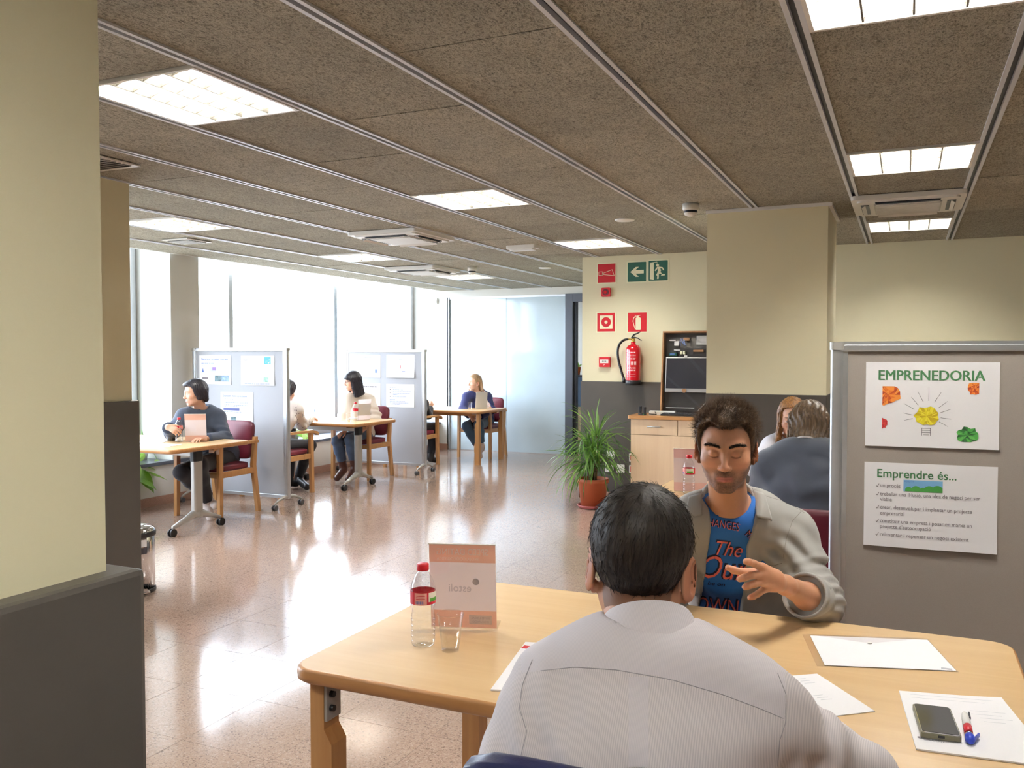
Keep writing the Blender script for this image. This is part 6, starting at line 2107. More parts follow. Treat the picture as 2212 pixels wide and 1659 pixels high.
def comb(P, cap_obj, n, length, width, field, mat, seed=1, name='hair_strands', keep=None, seg=3, jitter=0.25, bendf=None):
    """short hairs rooted on the hair mass"""
    me = cap_obj.data
    nv = len(me.vertices)
    co = np.empty(nv * 3, F32); me.vertices.foreach_get('co', co); co = co.reshape(-1, 3).astype(float) + P.base
    no = np.empty(nv * 3, F32); me.vertices.foreach_get('normal', no); no = no.reshape(-1, 3).astype(float)
    L = P.to_head(co.astype(F32)).astype(float)
    Ln = no @ P.HR
    ok = np.ones(nv, bool) if keep is None else keep(L, Ln)
    ids = np.nonzero(ok)[0]
    rs = np.random.RandomState(seed)
    k = rs.choice(ids, n)
    L, Ln = L[k] + rs.randn(n, 3) * 0.0025, Ln[k]
    L = L - Ln * 0.004
    d = field(L, Ln, rs) + rs.randn(n, 3) * jitter
    d /= np.linalg.norm(d, axis=1)[:, None]
    ln = length * rs.uniform(0.6, 1.25, n)
    bend = bendf(L, Ln, rs) if bendf else rs.randn(n, 3) * 0.25
    v, q = strands(L, d, ln, width, seg, bend, seed)
    v = P.hc + (v * P.hs) @ P.HR.T
    return P.part(name, v, q, mat)

SK_LIGHT = rgb(226, 178, 152)
SK_TAN = rgb(205, 150, 116)
M['hair_black'] = m_hair('black_hair', rgb(24, 20, 18), rgb(58, 48, 40), 0.55)
M['hair_dark'] = m_hair('dark_brown_hair', rgb(48, 36, 27), rgb(112, 86, 62), 0.55)
M['hair_blue_black'] = m_hair('blue_black_hair', rgb(24, 22, 28), rgb(50, 46, 56), 0.35)
M['hair_blond'] = m_hair('dark_blond_hair', rgb(126, 96, 70), rgb(190, 156, 118))
M['hair_brown'] = m_hair('streaked_brown_hair', rgb(74, 48, 28), rgb(170, 118, 62))
M['hair_mid'] = m_hair('mid_brown_hair', rgb(62, 48, 36), rgb(128, 104, 78))
M['jeans'] = m_cloth('blue_jeans', rgb(86, 104, 132), vary=0.16)
M['dark_cloth'] = m_cloth('black_cloth', rgb(30, 30, 38), vary=0.1)
HY = [-0.3, -0.08, -0.062, -0.045, -0.034, -0.012, 0.002, 0.006, 0.022, 0.028, 0.036, 0.05, 0.075, 0.3]
HZ_M = [-0.100, -0.100, -0.092, -0.055, -0.012, 0.016, 0.004, -0.034, -0.034, 0.0, 0.036, 0.062, 0.072, 0.072]

# ================================================================== man in the pale grey shirt, seen from behind
fBM = nrm(V(-0.14, 0.97, -0.17))
J = dict(head=AT(1386, 1212, 1.50), face=fBM, head_up=V(0.02, 0.16, 0.98), neck=AT(1402, 1390, 1.43), shL=AT(1208, 1502, 1.46), shR=AT(1612, 1532, 1.405),
         elL=AT(1100, 1715, 1.40), wrL=V(-0.60, 1.80, 0.775), elR=AT(1856, 1684, 1.50), wrR=V(-0.27, 1.90, 0.775), pelvis=V(-0.385, 1.335, 0.545),
         knL=V(-0.50, 1.76, 0.50), anL=V(-0.50, 1.70, 0.11), toL=V(-0.51, 1.86, 0.045), knR=V(-0.22, 1.76, 0.50), anR=V(-0.20, 1.72, 0.11), toR=V(-0.19, 1.88, 0.045))
J['chest'] = lerp(J['pelvis'], J['neck'], 0.64) + V(0, -0.02, 0); J['waist'] = lerp(J['pelvis'], J['neck'], 0.3) + V(0, -0.02, 0)
BM = Person('man in a pale grey striped shirt seated with his back to the camera', J, dict(skin=SK_TAN, hair_col=rgb(34, 27, 23), brow=rgb(40, 30, 26), hy=HY, hz=[-0.122, -0.122, -0.116, -0.085, -0.035, 0.014, 0.002, -0.034, -0.034, 0.0, 0.036, 0.062, 0.072, 0.072], ear=1.5, ear_s=1.18, size=1.03, girth=1.08, head=1.0, neck_w=1.0))
BM.body(0.008, 0.0035)
fl = []
for c, r, d, lam, amp, ph in ((J['shR'] + V(0.02, 0, -0.10), 0.12, (0.4, 0.3, 1), 0.11, 0.005, 0.4), (lerp(J['shR'], J['elR'], 0.55), 0.12, (0.9, 0.1, -0.1), 0.085, 0.0055, 1.0), (lerp(J['shR'], J['elR'], 0.3), 0.07, (0.5, 0.2, 0.8), 0.05, 0.005, 2.6),
                              (lerp(J['shL'], J['elL'], 0.3), 0.09, (0.8, 0.5, 0.5), 0.07, 0.004, 0.2), (lerp(J['shL'], J['elL'], 0.8), 0.12, (0.9, 0.3, 0.3), 0.10, 0.005, 2.0), (J['chest'] + V(-0.12, -0.12, 0.05), 0.09, (1, 0, 0.6), 0.07, 0.004, 0.3),
                              (J['chest'] + V(0.10, -0.12, -0.06), 0.14, (0.3, 0, 1), 0.13, 0.004, 1.1), (J['chest'] + V(0.0, -0.1, -0.18), 0.18, (0.1, 0, 1), 0.12, 0.005, 2.0)):
    fl.append((c, r, d, lam, amp * 0.9, ph))
for k, (t_, amp, lam) in enumerate(((0.18, 0.006, 0.055), (0.42, 0.007, 0.06), (0.68, 0.006, 0.05))):
    fl.append((lerp(J['shR'], J['elR'], t_) + V(-0.02, -0.03, -0.04), 0.065, nrm(J['elR'] - J['shR']) + V(0, 0, 0.7), lam, amp, 0.9 + k))
M['shirt_grey'] = m_cloth('striped_shirt', rgb(236, 227, 228), 0.8, 0.02, (0.0034, rgb(184, 176, 182), 0.45), 0.1)
M['shirt_plain'] = m_cloth('shirt_yoke', rgb(232, 224, 228), 0.8, 0.02, (0.0024, rgb(206, 198, 206), 0.4), 0.1)
shirt = BM.top(M['shirt_grey'], 'shirt', 0.014, 0.95, 0.0062, fl, (0.067, 0.0), -0.10, 0.016, sm=2, arm_k=0.075)
collar(BM, M['shirt_plain'], h=0.040, leaf=lambda a: (0.002 + 0.016 * a / 150, 0.056 + 0.012 * a / 150), r=(0.069, 0.066), off=(0, 0, 0.004), tilt=0.1)
shirt.data.materials.append(M['shirt_plain'])
YK = [(1100, 1452), (1168, 1449), (1240, 1441), (1330, 1447), (1450, 1468), (1560, 1500), (1640, 1530), (1692, 1552), (1800, 1600)]
for pg in shirt.data.polygons:                            # the yoke is a piece of its own, cut plain
    c = np.array(pg.center) + BM.base - _eye
    dz = float(c @ _fw); px = 1106 + FPX * float(c @ _rt) / dz; py = 829.5 - FPX * float(c @ _up) / dz
    if 1125 < px < 1697 and py < np.interp(px, [a for a, b in YK], [b for a, b in YK]):
        pg.material_index = 1
tr = bvh_of(shirt)
M['seam'] = plain('seam_shade', rgb(172, 166, 172), 0.8)
seam(BM, shirt, [(1168, 1449), (1240, 1441), (1330, 1447), (1450, 1468), (1560, 1500), (1640, 1530), (1692, 1552)], M['seam'], 0.0007, tree=tr)
seam(BM, shirt, [(1150, 1425), (1128, 1480), (1122, 1530), (1138, 1580), (1120, 1655)], M['seam'], 0.0007, tree=tr)
seam(BM, shirt, [(1680, 1455), (1698, 1500), (1697, 1560), (1684, 1600), (1680, 1655)], M['seam'], 0.0007, tree=tr)
pl = []
rows = 26
for k in range(rows):
    y = 1462 + (1657 - 1462) * k / (rows - 1)
    pl.append(drape_points(BM, shirt, [(1358 + i * 8.6, y) for i in range(6)], 0.0014, tr))
pl = [r for r in pl if len(r) == 6]
if len(pl) > 2:
    v = np.array(pl).reshape(-1, 3)
    q = np.array([[i * 6 + j, i * 6 + j + 1, (i + 1) * 6 + j + 1, (i + 1) * 6 + j] for i in range(len(pl) - 1) for j in range(5)])
    add_obj('box_pleat', np_mesh('box_pleat', v, q[:, ::-1], M['shirt_plain']), BM.root)
BM.trousers(m_cloth('dark_trousers', rgb(46, 48, 60)), res=0.013)
BM.shoes(M['black'], 0.011)
hc = BM.hair_cap(M['hair_black'], 0.005, res=0.0042, ripple=0.0008, lift=((0, -0.02, 0.05), (0.078, 0.102, 0.080)))
WH = V(0.012, -0.055, 0.112)
def fieldB(L, Ln, rs):
    d = L - WH
    d = d - Ln * (d * Ln).sum(1)[:, None]
    d /= np.maximum(np.linalg.norm(d, axis=1), 1e-4)[:, None]
    sw = np.cross(Ln, d)
    near = np.exp(-((L - WH) ** 2).sum(1) / 0.035 ** 2)[:, None]
    return d + sw * 0.9 * near + Ln * (0.18 + 0.25 * near)
comb(BM, hc, 16000, 0.019, 0.00055, fieldB, M['hair_black'], 3, keep=lambda L, Ln: L[:, 2] > hairline(L[:, 1], BM.o) + 0.012, jitter=0.15, bendf=lambda L, Ln, rs: -Ln * 0.5 + rs.randn(len(L), 3) * 0.15)

# ================================================================== man in the blue T-shirt, facing the camera
hF = AT(1568, 964, 2.55)
toc = nrm(V(-hF[0], -hF[1], 0))
fFM = nrm(toc * math.cos(R(9)) - V(0, 0, 1) * math.sin(R(9)) + V(-0.03, 0, 0))
J = dict(head=hF, face=fFM, neck=AT(1573, 1094, 2.68), shL=AT(1704, 1154, 2.70), shR=AT(1446, 1150, 2.74), elL=AT(1770, 1302, 2.56), wrL=AT(1697, 1264, 2.37),
         elR=AT(1430, 1330, 2.66), wrR=V(-0.62, 2.74, 0.66), pelvis=V(-0.47, 2.97, 0.545),
         knL=V(-0.36, 2.55, 0.52), anL=V(-0.35, 2.62, 0.11), toL=V(-0.34, 2.47, 0.045), knR=V(-0.62, 2.55, 0.52), anR=V(-0.63, 2.62, 0.11), toR=V(-0.64, 2.47, 0.045))
J['chest'] = lerp(J['pelvis'], J['neck'], 0.66) + V(0, 0.02, 0); J['waist'] = lerp(J['pelvis'], J['neck'], 0.3) + V(0, 0.02, 0)
dH = 2.30
W_ = J['wrL']
def chain(pts, rad):
    p = [AT(*q) for q in pts]
    return [('cap', p[i], p[i + 1], rad[i], rad[i + 1]) for i in range(len(p) - 1)]
kA, kC, kD, kE = AT(1646, 1226, 2.30), AT(1645, 1241, 2.295), AT(1648, 1256, 2.30), AT(1655, 1270, 2.315)
palm = [('cap', W_, AT(1672, 1254, 2.335), 0.025, 0.024), ('cap', AT(1675, 1246, 2.335), kA, 0.020, 0.013), ('cap', AT(1675, 1252, 2.33), kC, 0.019, 0.013), ('cap', AT(1677, 1258, 2.33), kD, 0.018, 0.0125), ('cap', AT(1680, 1264, 2.335), kE, 0.017, 0.0115)]
fingers = [chain([(1646, 1226, 2.30), (1628, 1217, 2.265), (1618, 1214, 2.245), (1611, 1213, 2.235)], [0.0105, 0.0095, 0.009, 0.0082]),
           chain([(1668, 1245, 2.36), (1640, 1236, 2.36), (1606, 1236, 2.35), (1585, 1232, 2.345), (1573, 1226, 2.34)], [0.015, 0.012, 0.0105, 0.0098, 0.0082]),
           chain([(1645, 1241, 2.295), (1622, 1243, 2.265), (1606, 1248, 2.255), (1598, 1251, 2.255)], [0.0108, 0.0098, 0.0092, 0.0082]),
           chain([(1648, 1256, 2.30), (1628, 1262, 2.272), (1615, 1266, 2.262), (1609, 1268, 2.262)], [0.0105, 0.0096, 0.009, 0.008]),
           chain([(1655, 1270, 2.315), (1638, 1282, 2.295), (1626, 1289, 2.285), (1620, 1291, 2.283)], [0.0096, 0.0088, 0.0082, 0.0072])]
J['handL'] = (palm, fingers)
BEARD = rgb(70, 52, 42)
FM = Person('man with dark stubble in a blue T-shirt and open grey overshirt, gesturing', J, dict(skin=SK_TAN, hair_col=rgb(58, 44, 34), brow=rgb(38, 28, 22), hy=HY, hz=HZ_M, lids=True, beard=0.92, beard_col=BEARD, lip=rgb(184, 104, 92), frown=0.003, nose=1.05, ear=1.3, size=1.0, head=1.0, widow=0.012, cap_rise=0.012))
FM.body(0.008, 0.0026, 0.003)
fl = [(J['elL'] + V(0, 0, 0.03), 0.09, J['elL'] - J['shL'], 0.034, 0.005, 0.6), (lerp(J['shL'], J['elL'], 0.55), 0.10, (0.5, 0.1, 1), 0.05, 0.006, 1.4), (lerp(J['shL'], J['elL'], 0.25), 0.09, (0.8, 0.1, 0.5), 0.05, 0.005, 2.4), (J['shL'] + V(-0.04, -0.05, -0.10), 0.11, (0.8, 0, 0.8), 0.06, 0.006, 0.8),
      (J['chest'] + V(0.1, -0.1, -0.02), 0.12, (1, 0, 0.3), 0.09, 0.004, 1.9), (J['chest'] + V(-0.14, -0.1, 0.0), 0.12, (1, 0, 0.3), 0.09, 0.004, 0.3)]
tee = FM.top(m_cloth('blue_tshirt', rgb(24, 96, 176), 0.8, 0.06), 'tshirt', 0.010, -0.6, 0.0065, [(J['chest'] + V(0, -0.1, -0.05), 0.18, (0.5, 0, 1), 0.11, 0.003, 0.5)], (0.064, -0.006), -0.02, 0.006, sm=3)
sd, fw_, ch_ = FM.side, FM.fwd, J['chest']
upT = nrm(J['neck'] - J['pelvis'])
def open_front(P, d):
    v = P - ch_.astype(F32)
    x = v @ sd.astype(F32); y = v @ fw_.astype(F32); z = v @ upT.astype(F32)
    wl = np.interp(z, [-0.4, 0.0, 0.12, 0.2, 0.3], [0.0, 0.004, 0.008, 0.03, 0.10]); wr = np.interp(z, [-0.4, 0.0, 0.12, 0.2, 0.3], [0.120, 0.112, 0.104, 0.10, 0.11])
    box = np.maximum(np.maximum(-wl - x, x - wr), -y - 0.005)
    return smax(d, -box.astype(F32), 0.006)
M['overshirt'] = m_cloth('grey_overshirt', rgb(152, 149, 144), 0.75, 0.04, None, 0.2)
over = FM.top(M['overshirt'], 'overshirt', 0.024, {'L': 0.40, 'R': 0.5}, 0.0062, fl, (0.074, 0.0), -0.12, 0.022, cut=open_front, sm=1)
collar(FM, M['overshirt'], h=0.034, leaf=lambda a: (0.016 + 0.012 * (a / 150), 0.034 + 0.02 * (a / 150)), r=(0.076, 0.073), amax=128, off=(0, 0.0, 0.008), drop=0.02, tilt=0.12)
def draped_leaf(P, obj, quad, mat, name, lift0, lift1, n=9, tree=None):
    """a flap lying on a garment: quad in order top inner, top outer, outer tip, inner bottom"""
    g = []
    for j in range(n + 1):
        row = []
        for i in range(n + 1):
            u, v = i / n, j / n
            px = (quad[0][0] * (1 - u) + quad[1][0] * u) * (1 - v) + (quad[3][0] * (1 - u) + quad[2][0] * u) * v
            py = (quad[0][1] * (1 - u) + quad[1][1] * u) * (1 - v) + (quad[3][1] * (1 - u) + quad[2][1] * u) * v
            q = drape_points(P, obj, [(px, py)], lift0 + (lift1 - lift0) * v, tree)
            row.append(q[0] if q else None)
        g.append(row)
    vid, vs, fs = {}, [], []
    for j in range(n):
        for i in range(n):
            c = [(j, i), (j, i + 1), (j + 1, i + 1), (j + 1, i)]
            if all(g[a][b] is not None for a, b in c):
                p = [g[a][b] for a, b in c]
                if max(np.linalg.norm(p[k] - p[k - 1]) for k in range(4)) < 0.05:
                    for k in c:
                        if k not in vid:
                            vid[k] = len(vs); vs.append(g[k[0]][k[1]])
                    fs.append([vid[k] for k in c])
    if fs:
        v = smooth_mesh(np.array(vs), np.array(fs), 2, 0.4)
        o = add_obj(name, np_mesh(name, v, np.array(fs), mat), P.root)
        md = o.modifiers.new('thick', 'SOLIDIFY'); md.thickness = 0.004; md.offset = 0
        return o
trO = bvh_of(over)
draped_leaf(FM, over, [(1626, 1046), (1650, 1058), (1671, 1127), (1620, 1117)], M['overshirt'], 'collar_leaf', 0.010, 0.016, tree=trO)
draped_leaf(FM, over, [(1520, 1046), (1490, 1056), (1478, 1120), (1518, 1116)], M['overshirt'], 'collar_leaf', 0.010, 0.016, tree=trO)
# rolled cuff
cw, ce = lerp(J['elL'], J['wrL'], 0.20), lerp(J['elL'], J['wrL'], 0.47)
cax = nrm(ce - cw)
def cuff_fn(P):
    h = (P - cw.astype(F32)) @ cax.astype(F32)
    d = cap(P, cw - cax * 0.05, ce + cax * 0.05, 0.0665, 0.0655) + waves(P, [(lerp(cw, ce, 0.5), 0.08, cax + V(0.5, 0.2, 0.3), 0.03, 0.0018, 0.7)])
    d = np.maximum(d, -cap(P, cw - cax * 0.1, ce + cax * 0.1, 0.058, 0.056))
    return smax(np.maximum(d, -h), h - float(np.linalg.norm(ce - cw)), 0.004)
v, q = grow(cuff_fn, np.minimum(cw, ce) - 0.09, np.maximum(cw, ce) + 0.09, 0.004, 0.02)
FM.part('cuff', v, q, M['overshirt'], None, 1)
tr = bvh_of(over)
seam(FM, over, [(1650, 1070), (1690, 1082), (1726, 1100), (1738, 1108)], plain('yoke_seam', rgb(104, 98, 92), 0.8), 0.0005, tree=tr)
seam(FM, over, [(1735, 1100), (1712, 1125), (1698, 1165), (1692, 1205)], plain('seam_grey', rgb(126, 120, 112), 0.8), 0.0007, tree=tr)
seam(FM, over, [(1652, 1219), (1672, 1222), (1690, 1216)], plain('pocket_seam', rgb(112, 106, 100), 0.8), 0.0008, tree=tr)
FM.trousers(m_cloth('dark_trousers_b', rgb(50, 52, 62)), res=0.013)
FM.shoes(M['black'], 0.011)
# print on the T-shirt
tr = bvh_of(tee)
def tee_print(body, px, py, size, mat, bold=0.0, shear=0.0, rot=0.0, width=None, lift=0.0016, name='shirt_print', arc=0.0):
    me = text_mesh(body, size, bold, 'CENTER', shear)
    bm = bmesh.new(); bm.from_mesh(me)
    bmesh.ops.triangulate(bm, faces=bm.faces[:])
    bmesh.ops.subdivide_edges(bm, edges=[e for e in bm.edges if e.calc_length() > 0.012], cuts=2, use_grid_fill=False)
    bm.to_mesh(me); bm.free()
    xs = [v.co.x for v in me.vertices]
    k = (width / (max(xs) - min(xs))) if width else 1.0
    o0 = Vector(AT(px, py, 2.3)); fwv = Vector(_ray(px, py)).normalized()
    ux = Vector(_rt); uz = Vector(_up)
    base = Vector(FM.base)
    bad = False
    for v in me.vertices:
        x, y = v.co.x * k, v.co.y - arc * (v.co.x * k) ** 2
        cr, sr = math.cos(rot), math.sin(rot)
        p = o0 + ux * (x * cr - y * sr) + uz * (x * sr + y * cr)
        hit = tr.ray_cast(p - base, fwv)
        if hit[0] is None:
            bad = True; v.co = p - base + fwv * 0.3
        else:
            v.co = hit[0] - fwv * lift
    me.materials.clear(); me.materials.append(mat)
    return add_obj(name, me, FM.root)
NAVY, CORAL = plain('print_navy', rgb(18, 26, 58), 0.8), plain('print_coral', rgb(222, 106, 96), 0.8)
sc_ = 2.3 / FPX
for body, px, py, size, b, sh, rot, wpx, arc in (('CHANGES', 1556, 1140, 0.034, 0.0, 0.0, -0.16, 92, 0.4), ('MA', 1616, 1162, 0.032, 0.0, 0.0, -0.75, 22, 0.0), ('The', 1568, 1200, 0.062, 0.012, 0.35, -0.10, 66, 0.0), ('Our', 1556, 1250, 0.10, 0.012, 0.30, -0.08, 118, 0.0), ('be on', 1548, 1266, 0.016, 0.0, 0.2, -0.1, 44, 0.0), ('OWN', 1548, 1322, 0.064, 0.012, 0.0, -0.10, 108, 0.0)):
    tee_print(body, px - 1.5, py - 1.2, size, NAVY, b + 0.012, sh, rot, wpx * sc_, 0.0014, arc=arc)
    if size > 0.02:
        tee_print(body, px + 0.6, py + 0.8, size, CORAL, b - 0.016, sh, rot, wpx * sc_, 0.0024, arc=arc)
hc = FM.hair_cap(M['hair_dark'], 0.009, res=0.004, ripple=0.0012, lift=((0, 0.010, 0.062), (0.076, 0.092, 0.064)))
def fieldF(L, Ln, rs):
    n = len(L)
    top = sstep(0.02, 0.085, L[:, 2])[:, None]
    cl = np.stack([np.sin(L[:, 1] * 140 + 3 * np.sin(L[:, 0] * 60)), np.sin(L[:, 0] * 120 + 2 * np.sin(L[:, 1] * 80)), 0.3 * np.sin(L[:, 0] * 170 + L[:, 1] * 90)], 1)
    up = np.zeros_like(L); up[:, 2] = 0.55; up[:, 0] = -0.35 + L[:, 0] * 4; up[:, 1] = 0.15
    dn = np.zeros_like(L); dn[:, 2] = -0.7; dn[:, 1] = -0.45
    return Ln * (0.14 + 0.3 * top) + (up + cl * 0.45) * top + (dn + cl * 0.15) * (1 - top)
comb(FM, hc, 14000, 0.026, 0.00055, fieldF, M['hair_dark'], 5, keep=lambda L, Ln: (L[:, 2] > np.interp(L[:, 1], HY, HZ_M) + 0.002), jitter=0.14, bendf=lambda L, Ln, rs: rs.randn(len(L), 3) * 0.3 - Ln * 0.3)
def scalp_edge(P, mat, n, seed=4):
    """thin hairs along the hairline, rooted in the skin"""
    rs = np.random.RandomState(seed)
    L = P.to_head(P.head_v.astype(F32)).astype(float)
    ax = np.abs(L[:, 0])
    hl = hairline(L[:, 1], P.o) + (L[:, 1] > 0.03) * P.o.get('widow', 0) * (sstep(0.012, 0.04, ax) - 0.5)
    t = L[:, 2] - hl
    ids = np.nonzero((t > 0.001) & (t < 0.03) & (ax < 0.079) & (L[:, 1] > -0.04))[0]
    k = rs.choice(ids, n)
    L = L[k] + rs.randn(n, 3) * 0.0015
    e = 0.002
    f0 = head_fn(L.astype(F32), P.o)
    N = np.stack([head_fn((L + np.eye(3)[a] * e).astype(F32), P.o) - f0 for a in range(3)], 1); N /= np.maximum(np.linalg.norm(N, axis=1), 1e-6)[:, None]
    front = sstep(0.02, 0.06, L[:, 1])[:, None]
    d = N * (0.35 + 0.3 * front) + front * np.array([-0.25, -0.15, 0.9]) + (1 - front) * np.array([0, -0.5, -0.75]) + rs.randn(n, 3) * 0.16
    d /= np.linalg.norm(d, axis=1)[:, None]
    ln = (0.010 + 0.022 * front[:, 0] * np.clip(t[k] / 0.015, 0.3, 1)) * rs.uniform(0.7, 1.2, n)
    v, q = strands(L - N * 0.001, d, ln, 0.0005, 3, -N * 0.3 + rs.randn(n, 3) * 0.15, seed)
    return P.part('hairline_hairs', P.hc + (v * P.hs) @ P.HR.T, q, mat)
scalp_edge(FM, M['hair_dark'], 6000)
# brows
def brow_strands(P, mat, n=520, w=0.0005):
    rs = np.random.RandomState(2)
    t = rs.rand(n); sg = np.where(rs.rand(n) > 0.5, 1, -1)
    ax = 0.011 + 0.044 * t
    z = 0.0205 + 0.0045 * np.sin(np.clip((ax - 0.012) / 0.04, 0, 1) * math.pi * 0.8) + rs.randn(n) * 0.0022
    L = np.stack([sg * ax, 0.12 * np.ones(n), z], 1)
    # walk back to the skin
    for _ in range(60):
        d = head_fn(L.astype(F32), P.o)
        L[:, 1] -= np.clip(d, -0.002, 0.004) * 0.7
    d = np.stack([sg * 0.9, 0.35 * np.ones(n), 0.45 - 0.8 * t], 1) + rs.randn(n, 3) * 0.15
    d /= np.linalg.norm(d, axis=1)[:, None]
    v, q = strands(L, d, 0.008 * rs.uniform(0.6, 1.2, n), w, 2, None, 1)
    P.part('eyebrows', P.hc + (v * P.hs) @ P.HR.T, q, mat)
brow_strands(FM, M['hair_black'])

# ================================================================== woman in the denim jacket (first table by the window)
def lap_legs(J, dx=0.09, k=(0, -0.42, 0.0), a=(0, -0.42), flip=-1):
    p = J['pelvis']
    return J
J = dict(head=AT(421, 848, 8.02), face=nrm(V(-0.52, -0.84, -0.12)), neck=AT(434, 889, 8.12), shL=AT(467, 900, 8.22), shR=AT(398, 899, 7.98), elL=AT(486, 948, 8.08), wrL=AT(440, 948, 7.75),
         elR=AT(371, 936, 7.82), wrR=AT(362, 922, 7.6), pelvis=V(-5.97, 6.45, 0.55), knL=AT(430, 1003, 7.75), anL=AT(447, 1085, 8.05), toL=AT(455, 1118, 7.98), knR=AT(392, 1020, 7.72), anR=AT(448, 1072, 8.1), toR=AT(466, 1092, 8.02))
J['handR'] = hand_prims(J['wrR'], V(0.35, 0.1, -0.15), V(-0.3, -0.6, 0.6), V(0, 0, 1), 0.8, 0.9)
HZ_W = [-0.12, -0.12, -0.11, -0.09, -0.07, -0.05, -0.03, -0.02, -0.01, 0.01, 0.045, 0.066, 0.080, 0.080]
W1 = Person('dark-haired woman in a denim jacket leaning over her table', J, dict(skin=SK_LIGHT, hair_col=rgb(30, 26, 28), brow=rgb(50, 38, 34), hy=HY, hz=HZ_W, lip=rgb(188, 96, 96), size=0.95, girth=1.0, head=0.97, nose=0.85, face_cut=(0.06, 0.062, 0.1)))
W1.body(0.012, 0.005, 0.006)
W1.top(m_cloth('denim_jacket', rgb(56, 66, 86), 0.8, 0.12), 'denim_jacket', 0.020, 0.86, 0.009, [(J['elL'], 0.12, (0, 0.2, 1), 0.07, 0.007, 0.4), (J['elR'], 0.1, (1, 0.2, 1), 0.06, 0.006, 1.4), (J['chest'] if 'chest' in J else lerp(J['pelvis'], J['neck'], 0.5), 0.2, (0.4, 0.2, 1), 0.12, 0.005, 0.2)], (0.07, 0.0), -0.10, 0.020)
collar(W1, m_cloth('denim_collar', rgb(74, 86, 104), 0.8, 0.1), h=0.02, leaf=lambda a: (0.02 + 0.03 * (a / 150) ** 2, 0.03 + 0.09 * (a / 150) ** 3), r=(0.072, 0.07), amax=145, drop=0.05, tilt=0.2)
W1.trousers(M['dark_cloth'], res=0.011)
W1.shoes(m_cloth('pale_sneaker', rgb(226, 214, 208), 0.7), 0.008)
W1.hair_cap(M['hair_blue_black'], 0.016, [('ecap', (0.072, -0.03, 0.02), (0.074, -0.02, -0.055), (0, 1, 0), 0.05, 0.02, 0.045, 0.018), ('ecap', (-0.072, -0.03, 0.02), (-0.074, -0.03, -0.055), (0, 1, 0), 0.045, 0.02, 0.04, 0.018), ('ecap', (0, -0.085, 0.02), (0, -0.085, -0.075), (1, 0, 0), 0.085, 0.03, 0.075, 0.03), ('ell', (0.02, 0.05, 0.085), (0.06, 0.045, 0.025))], 0.0055)

# ================================================================== woman in the speckled blouse, writing
J = dict(head=ATY(620, 846, 7.74), face=nrm(V(0.1, 0.95, -0.3)), neck=ATY(622, 874, 7.66), shR=ATY(641, 884, 7.68), shL=ATY(596, 884, 7.68), elR=ATY(652, 918, 7.84), wrR=ATY(672, 903, 8.16), elL=ATY(590, 918, 7.9), wrL=ATY(610, 908, 8.15),
         pelvis=V(-6.2, 7.46, 0.55), knL=V(-6.33, 7.92, 0.50), anL=V(-6.30, 7.86, 0.11), toL=V(-6.30, 7.99, 0.045), knR=V(-6.05, 7.92, 0.50), anR=ATZ(645, 1030, 0.11), toR=ATZ(663, 1052, 0.045))
J['handR'] = hand_prims(J['wrR'], V(0.1, 1, -0.1), V(0.3, -0.1, 1), V(-1, 0, 0), 0.9, 0.9)
WW = Person('dark curly-haired woman in a speckled white blouse writing', J, dict(skin=SK_LIGHT, hair_col=rgb(30, 26, 28), brow=rgb(50, 38, 34), hy=HY, hz=HZ_W, size=0.93, girth=0.95, head=0.97))
WW.body(0.013, 0.006, 0.006)
def m_speckle():
    t = NT('speckled_blouse')
    v = t.coord('Object')
    vo = t.add('ShaderNodeTexVoronoi'); vo.inputs['Scale'].default_value = 34; t.link(t.coord('Object', (1, 1, 0.6)), vo.inputs['Vector'])
    t.set(Base_Color=t.ramp(vo.outputs['Distance'], [(0.16, rgb(96, 84, 98)), (0.24, rgb(236, 228, 224))]), Roughness=0.85)
    return t.m
WW.top(m_speckle(), 'blouse', 0.014, 0.9, 0.010, [(J['elR'], 0.12, (0.3, 0.5, 1), 0.07, 0.006, 0.4)], (0.066, 0.0), -0.08, 0.018)
WW.trousers(M['dark_cloth'], res=0.012)
WW.shoes(M['black'], 0.009)
WW.hair_cap(m_hair('curly_black_hair', rgb(26, 23, 28), rgb(60, 52, 60)), 0.026, [('ell', (0, -0.05, -0.02), (0.095, 0.08, 0.085))], 0.006, ripple=0.006)
pen2 = thing('pen', 'dark pen in the hand of the woman in the speckled blouse', 'pen', tuple(J['wrR'] + V(0.0, 0.085, 0.01)))
MB().cyl((0, 0, -0.03), (0.02, -0.05, 0.09), 0.004, n=8).obj('barrel', M['ink_blue'], pen2); MB().cyl((0, 0, -0.03), (-0.003, 0.008, -0.044), 0.004, 0.001, 8).obj('tip', M['dark_metal'], pen2)

# ================================================================== woman with glasses
J = dict(head=AT(761, 823, 10.62), face=nrm(V(-0.62, -0.76, -0.12)), neck=AT(771, 855, 10.72), shL=AT(797, 864, 10.85), shR=AT(748, 863, 10.6), elL=AT(812, 900, 10.75), wrL=AT(779, 934, 10.5), elR=AT(742, 898, 10.4), wrR=AT(745, 932, 10.35),
         pelvis=V(-6.13, 9.08, 0.55), knL=AT(757, 950, 10.3), anL=AT(766, 1008, 10.35), toL=AT(752, 1035, 10.22), knR=AT(729, 953, 10.32), anR=AT(742, 1010, 10.4), toR=AT(728, 1033, 10.28))
J['handL'] = hand_prims(J['wrL'], V(-0.5, -0.7, -0.35), V(0, -0.3, 1), V(-1, 0, 0), 0.5, 0.9); J['handR'] = hand_prims(J['wrR'], V(-0.2, -0.8, -0.3), V(0, -0.3, 1), V(1, 0, 0), 0.5, 0.9)
